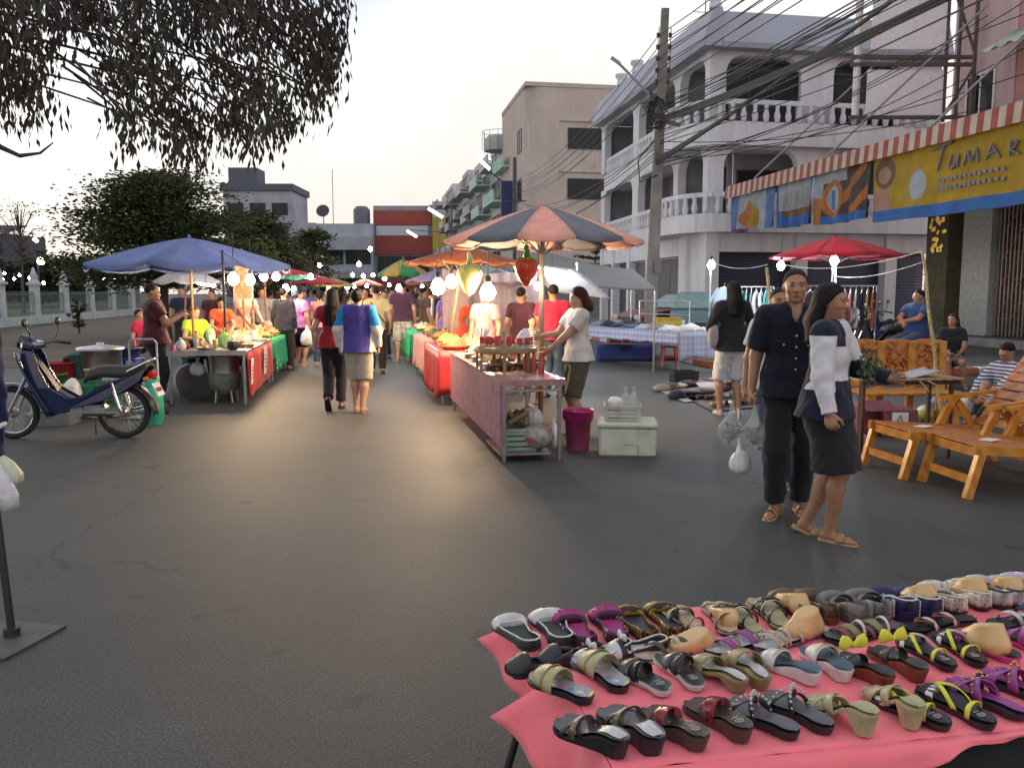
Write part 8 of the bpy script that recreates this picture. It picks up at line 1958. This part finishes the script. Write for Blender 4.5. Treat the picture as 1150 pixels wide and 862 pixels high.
# ---- reclining wooden chairs
WOODO = PAT('varnished_wood', 'wood', [(.5, .2, .03), (.6, .27, .05)], 3, .28); WOODD = PAT('varnished_dark', 'wood', [(.36, .13, .04), (.46, .19, .07)], 3, .3)
def recliner(label, loc, rz):
    t = thing('reclining_chair', label, 'chair', loc, rz); W_ = .62
    def slats(nm, a, b, n, mm, w=W_ - .1):
        m = MB(); a, b = Vector(a), Vector(b); d = (b - a); q = d.normalized(); ang = math.atan2(q.z, q.x)
        for k in range(n): c = a + d * (k + .5) / n; m.box(c, (d.length / n * .86, w, .016), rotm(0, -ang, 0), bev=.004)
        m.build(nm, mm, t)
    slats('foot_slats', (.0, 0, .40), (.5, 0, .36), 7, WOODD); slats('seat_slats', (.52, 0, .36), (.98, 0, .31), 6, WOODD); slats('back_slats', (1.0, 0, .36), (1.52, 0, 1.06), 9, WOODD)
    for sd in (-1, 1):
        y = sd * (W_ / 2 - .02)
        m = MB(); m.beam((-.02, y, .375), (1.05, y, .30), .04, .07); m.build('side_rail', WOODO, t)
        m = MB(); m.beam((.96, y - sd * .045, .26), (1.58, y - sd * .045, 1.1), .05, .035); m.build('back_rail', WOODO, t)
        m = MB(); m.beam((-.06, y, 0), (.04, y, .38), .05, .06); m.build('front_leg', WOODO, t)
        m = MB(); m.beam((1.25, y, 0), (.84, y, .56), .045, .06); m.build('rear_leg', WOODO, t)
        m = MB(); m.beam((.62, y, 0), (.92, y, .56), .045, .06) if False else m.beam((.66, y, .34), (.78, y, .58), .045, .06); m.build('arm_post', WOODO, t)
        m = MB(); m.beam((.68, y + sd * .02, .59), (1.32, y + sd * .02, .66), .07, .035); m.build('armrest', WOODO, t)
    m = MB(); m.beam((-.024, -W_ / 2, .14), (-.024, W_ / 2, .14), .03, .06); m.build('front_stretcher', WOODO, t)
    m = MB(); m.beam((.025, -W_ / 2, .35), (.025, W_ / 2, .35), .03, .07); m.build('front_rail', WOODO, t)
    m = MB(); m.beam((1.16, -W_ / 2, .12), (1.16, W_ / 2, .12), .03, .05); m.build('rear_stretcher', WOODD, t)
    m = MB(); m.prism([(1.55, -W_ / 2 + .02 + (W_ - .04) * k / 10, 1.02 + .09 * sin(pi * k / 10)) for k in range(11)] + [(1.47, W_ / 2 - .02, .93), (1.47, -W_ / 2 + .02, .93)], (0, 0, 0), (.02, 0, -.012)); m.build('head_board', WOODO, t)
    return t
# nearer chair: front legs at (1045,540) and (1090,558); second: (980,520),(1015,533)
fa, fb = G(1044, 541), G(1092, 559); fa2, fb2 = G(979, 523), G(1018, 537)
for fa_, fb_, lb in ((fa, fb, 'varnished slatted reclining chair at the right edge, nearest the camera'), (fa2, fb2, 'second varnished reclining chair behind, its foot end beside the small table')):
    d = (fb_ - fa_); mid = (fa_ + fb_) / 2; rz = math.atan2(d.y, d.x) + pi / 2; recliner(lb, mid, rz)
    f = frame_rz(mid, rz); m = MB(); m.box((0, 0, 0), (.16, .1, .003)); single(m, 'paper_slip', WHITEP, 'white paper slip lying on the ' + ('nearest reclining chair' if fa_ is fa else 'second reclining chair'), 'paper', f(.32, .02, .392), rz + .5)
# ---- small wooden table
ta, tb = G(966, 516), G(1046, 505); q = ta; rz = R(7); Wt = XA(1068, 7.9, .7) - XA(966, 7.7, .7); t = thing('small_table', 'narrow wooden topped table with iron legs left of the bamboo pole', 'table', q, rz)
zt_ = .735
for k in range(3): m = MB(); m.box((Wt / 2 - .02, .02 + .15 * k, zt_ + .01), (Wt + .12, .14, .02), bev=.004); m.build('plank', WOODP, t)
for x, y in ((0, 0), (Wt - .08, 0), (.0 + .22, .42), (Wt - .02, .42)): m = MB(); m.box((x, y, zt_ / 2), (.03, .03, zt_), None); m.build('leg', M('leg_rust', (.07, .03, .025), .7), t)
m = MB(); m.box((Wt / 2, 0, zt_ - .02), (Wt, .03, .04)); m.box((Wt / 2, .42, zt_ - .02), (Wt, .03, .04)); m.box((0, .21, .15), (.02, .4, .02)); m.build('frame', M('leg_rust', 0), t)
m = MB(); m.grid(lambda a, b: (.08 + .72 * a, .02 + .34 * b, zt_ + .025 + .06 * max(0, a - .55) * 1.8 + .01 * sin(8 * a) + .012 * sin(14 * b + 3 * a) * a), 14, 6); single(m, 'plastic_sheet', M('sheet_pale', (.4, .42, .45), .35, bump=.2), 'pale plastic sheet folded on the small wooden table', 'plastic sheet', q, rz, None, .006)
m = MB(); m.tube([(.5, -.03, zt_ + .02), (.56, -.06, zt_ - .04), (.62, -.05, zt_ - .1)], .006, 5); m.tube([(.56, -.03, zt_ + .02), (.66, -.07, zt_ - .03), (.7, -.05, zt_ - .05)], .006, 5); single(m, 'plastic_tie', M('tie_green', (.35, .45, .25), .5), 'pale green ties dangling from the small wooden table edge', 'ties', q, rz)
# ---- carved bench backs
CARV = PAT('carved_wood', 'blotch', [(.16, .035, .01), (.42, .12, .02), (.55, .22, .04)], 22, .35)
def carved(label, u0, u1, vt, vb, Y, nseg):
    x0, x1 = XA(u0, Y, 1), XA(u1, Y, 1); zt, zb = P(u0, vt, Y).z, P(u0, vb, Y).z; W_ = x1 - x0
    t = thing('carved_bench', label, 'bench', (x0, Y, 0), R(4))
    m = MB(); m.grid(lambda a, b: (W_ * a, .012 * sin(a * 55) * sin(b * 19), zb + .06 + (zt - zb - .06) * b + (.025 * abs(sin(a * 9.4)) if b > .9 else 0)), 60, 12); m.build('carved_panel', CARV, t, .03)
    m = MB(); rr = random.Random(3)
    for k in range(60): x, z = rr.uniform(.04, W_ - .04), rr.uniform(zb + .12, zt - .03); m.ball((x, -.03, z), (rr.uniform(.03, .07), .02, rr.uniform(.012, .03)), 0, 6, rotm(0, rr.uniform(-1, 1), 0))
    m.build('carving', CARV, t)
    for k in range(nseg + 1): m = MB(); m.box((W_ * k / nseg, -.02, (zt + 0) / 2), (.09, .06, zt), None, bev=.01); m.build('post', WOODO, t)
    m = MB(); m.box((W_ / 2, -.22, .42), (W_, .45, .04), bev=.01); m.build('seat', WOODO, t)
    m = MB(); m.box((W_ / 2, -.03, zb + .03), (W_, .05, .07)); m.build('rail', WOODO, t)
    for x in (.05, W_ - .05): m = MB(); m.box((x, -.42, .2), (.06, .06, .4)); m.build('leg', WOODO, t)
carved('orange carved wooden bench behind the small table', 954, 1062, 383, 432, 9.6, 3)
# red stool and goods under the table
stool('dark red stool carrying the woman in black t-shirt', (XA(1066, 13.6), 13.66, 0), CRK('red', 0), .44, .17)
m = MB(); m.box((0, 0, .14), (.9, .5, .28), bev=.02); single(m, 'wooden_seat_box', CRK('maroon', 0), 'low maroon box beneath the man sitting in blue', 'box', (XA(1026, 14.4), 14.5, .11))
bx = G(1022, 500) + Vector((0, .6, 0))
for i, (u, v, c, lb, op, tilt) in enumerate(((1003, 496, (.2, .045, .06), 'open maroon carton under the small table', 1, .1), (1034, 499, (.22, .05, .06), 'maroon carton with a white letter A label', 0, -.05))):
    p = G(u, v) + Vector((.0, .55, 0)); t = thing('carton', lb, 'box', p, tilt); m = MB(); m.box((0, 0, .15), (.34, .26, .3), bev=.008); m.build('box', M('maroon_card%d' % i, c, .6), t)
    if op: m = MB(); m.box((-.04, -.2, .33), (.34, .2, .01), rotm(R(28), 0, 0)); m.build('lid_flap', M('maroon_card0', 0), t)
    else:
        m = MB(); m.box((-.02, -.134, .19), (.17, .004, .16)); m.build('label_card', WHITEP, t)
        m = MB(); m.beam((-.06, -.138, .14), (-.02, -.138, .24), .014, .003); m.beam((.02, -.138, .14), (-.02, -.138, .24), .014, .003); m.beam((-.043, -.139, .175), (.003, -.139, .175), .012, .003); m.build('letter', BLACK, t)
for i, (u, v, r, c, lb) in enumerate(((985, 512, .09, (.4, .4, .45), 'crumpled clear wrappings left of the maroon cartons'), (1012, 480, .12, (.5, .4, .42), 'pinkish clear bag behind the open maroon carton'), (1027, 478, .1, (.5, .5, .48), 'pale bag between the maroon cartons'), (975, 520, .07, (.35, .03, .04), 'small red tub under the left end of the small table'), (1064, 482, .14, (.4, .38, .12), 'yellow green wrapped parcel right of the bamboo pole'), (1078, 462, .1, (.12, .25, .5), 'blue bottle pack right of the small table'))):
    m = MB(); m.ball((0, 0, r * .75), (r * 1.2, r, r * .8), 0, 12, None, .25) if i != 3 else m.lathe([(r * .8, 0), (r, .16), (r * .9, .16), (r * .7, .02), (.001, .02)], (0, 0, 0), 14); single(m, 'wrapped_goods' if i != 3 else 'small_tub', M('wg%d' % i, c, .35, bump=.4), lb, 'goods' if i != 3 else 'tub', G(u, v) + Vector((0, .5, 0)), .3 * i)
m = MB(); m.lathe([(.001, 0), (.13, .02), (.15, .12), (.09, .24), (.03, .3)], (0, 0, 0), 12, 0, None, True, 1, .7); single(m, 'carrier_bag', BAGW, 'white carrier bag beside the man in the striped shirt', 'bag', G(1092, 470) + Vector((0, .1, 0)))
bpy.data.objects['roof_dome'].location = (XA(560, 75), 75, 13.9); bpy.data.objects['roof_dome'].scale = (.75, .75, .75)
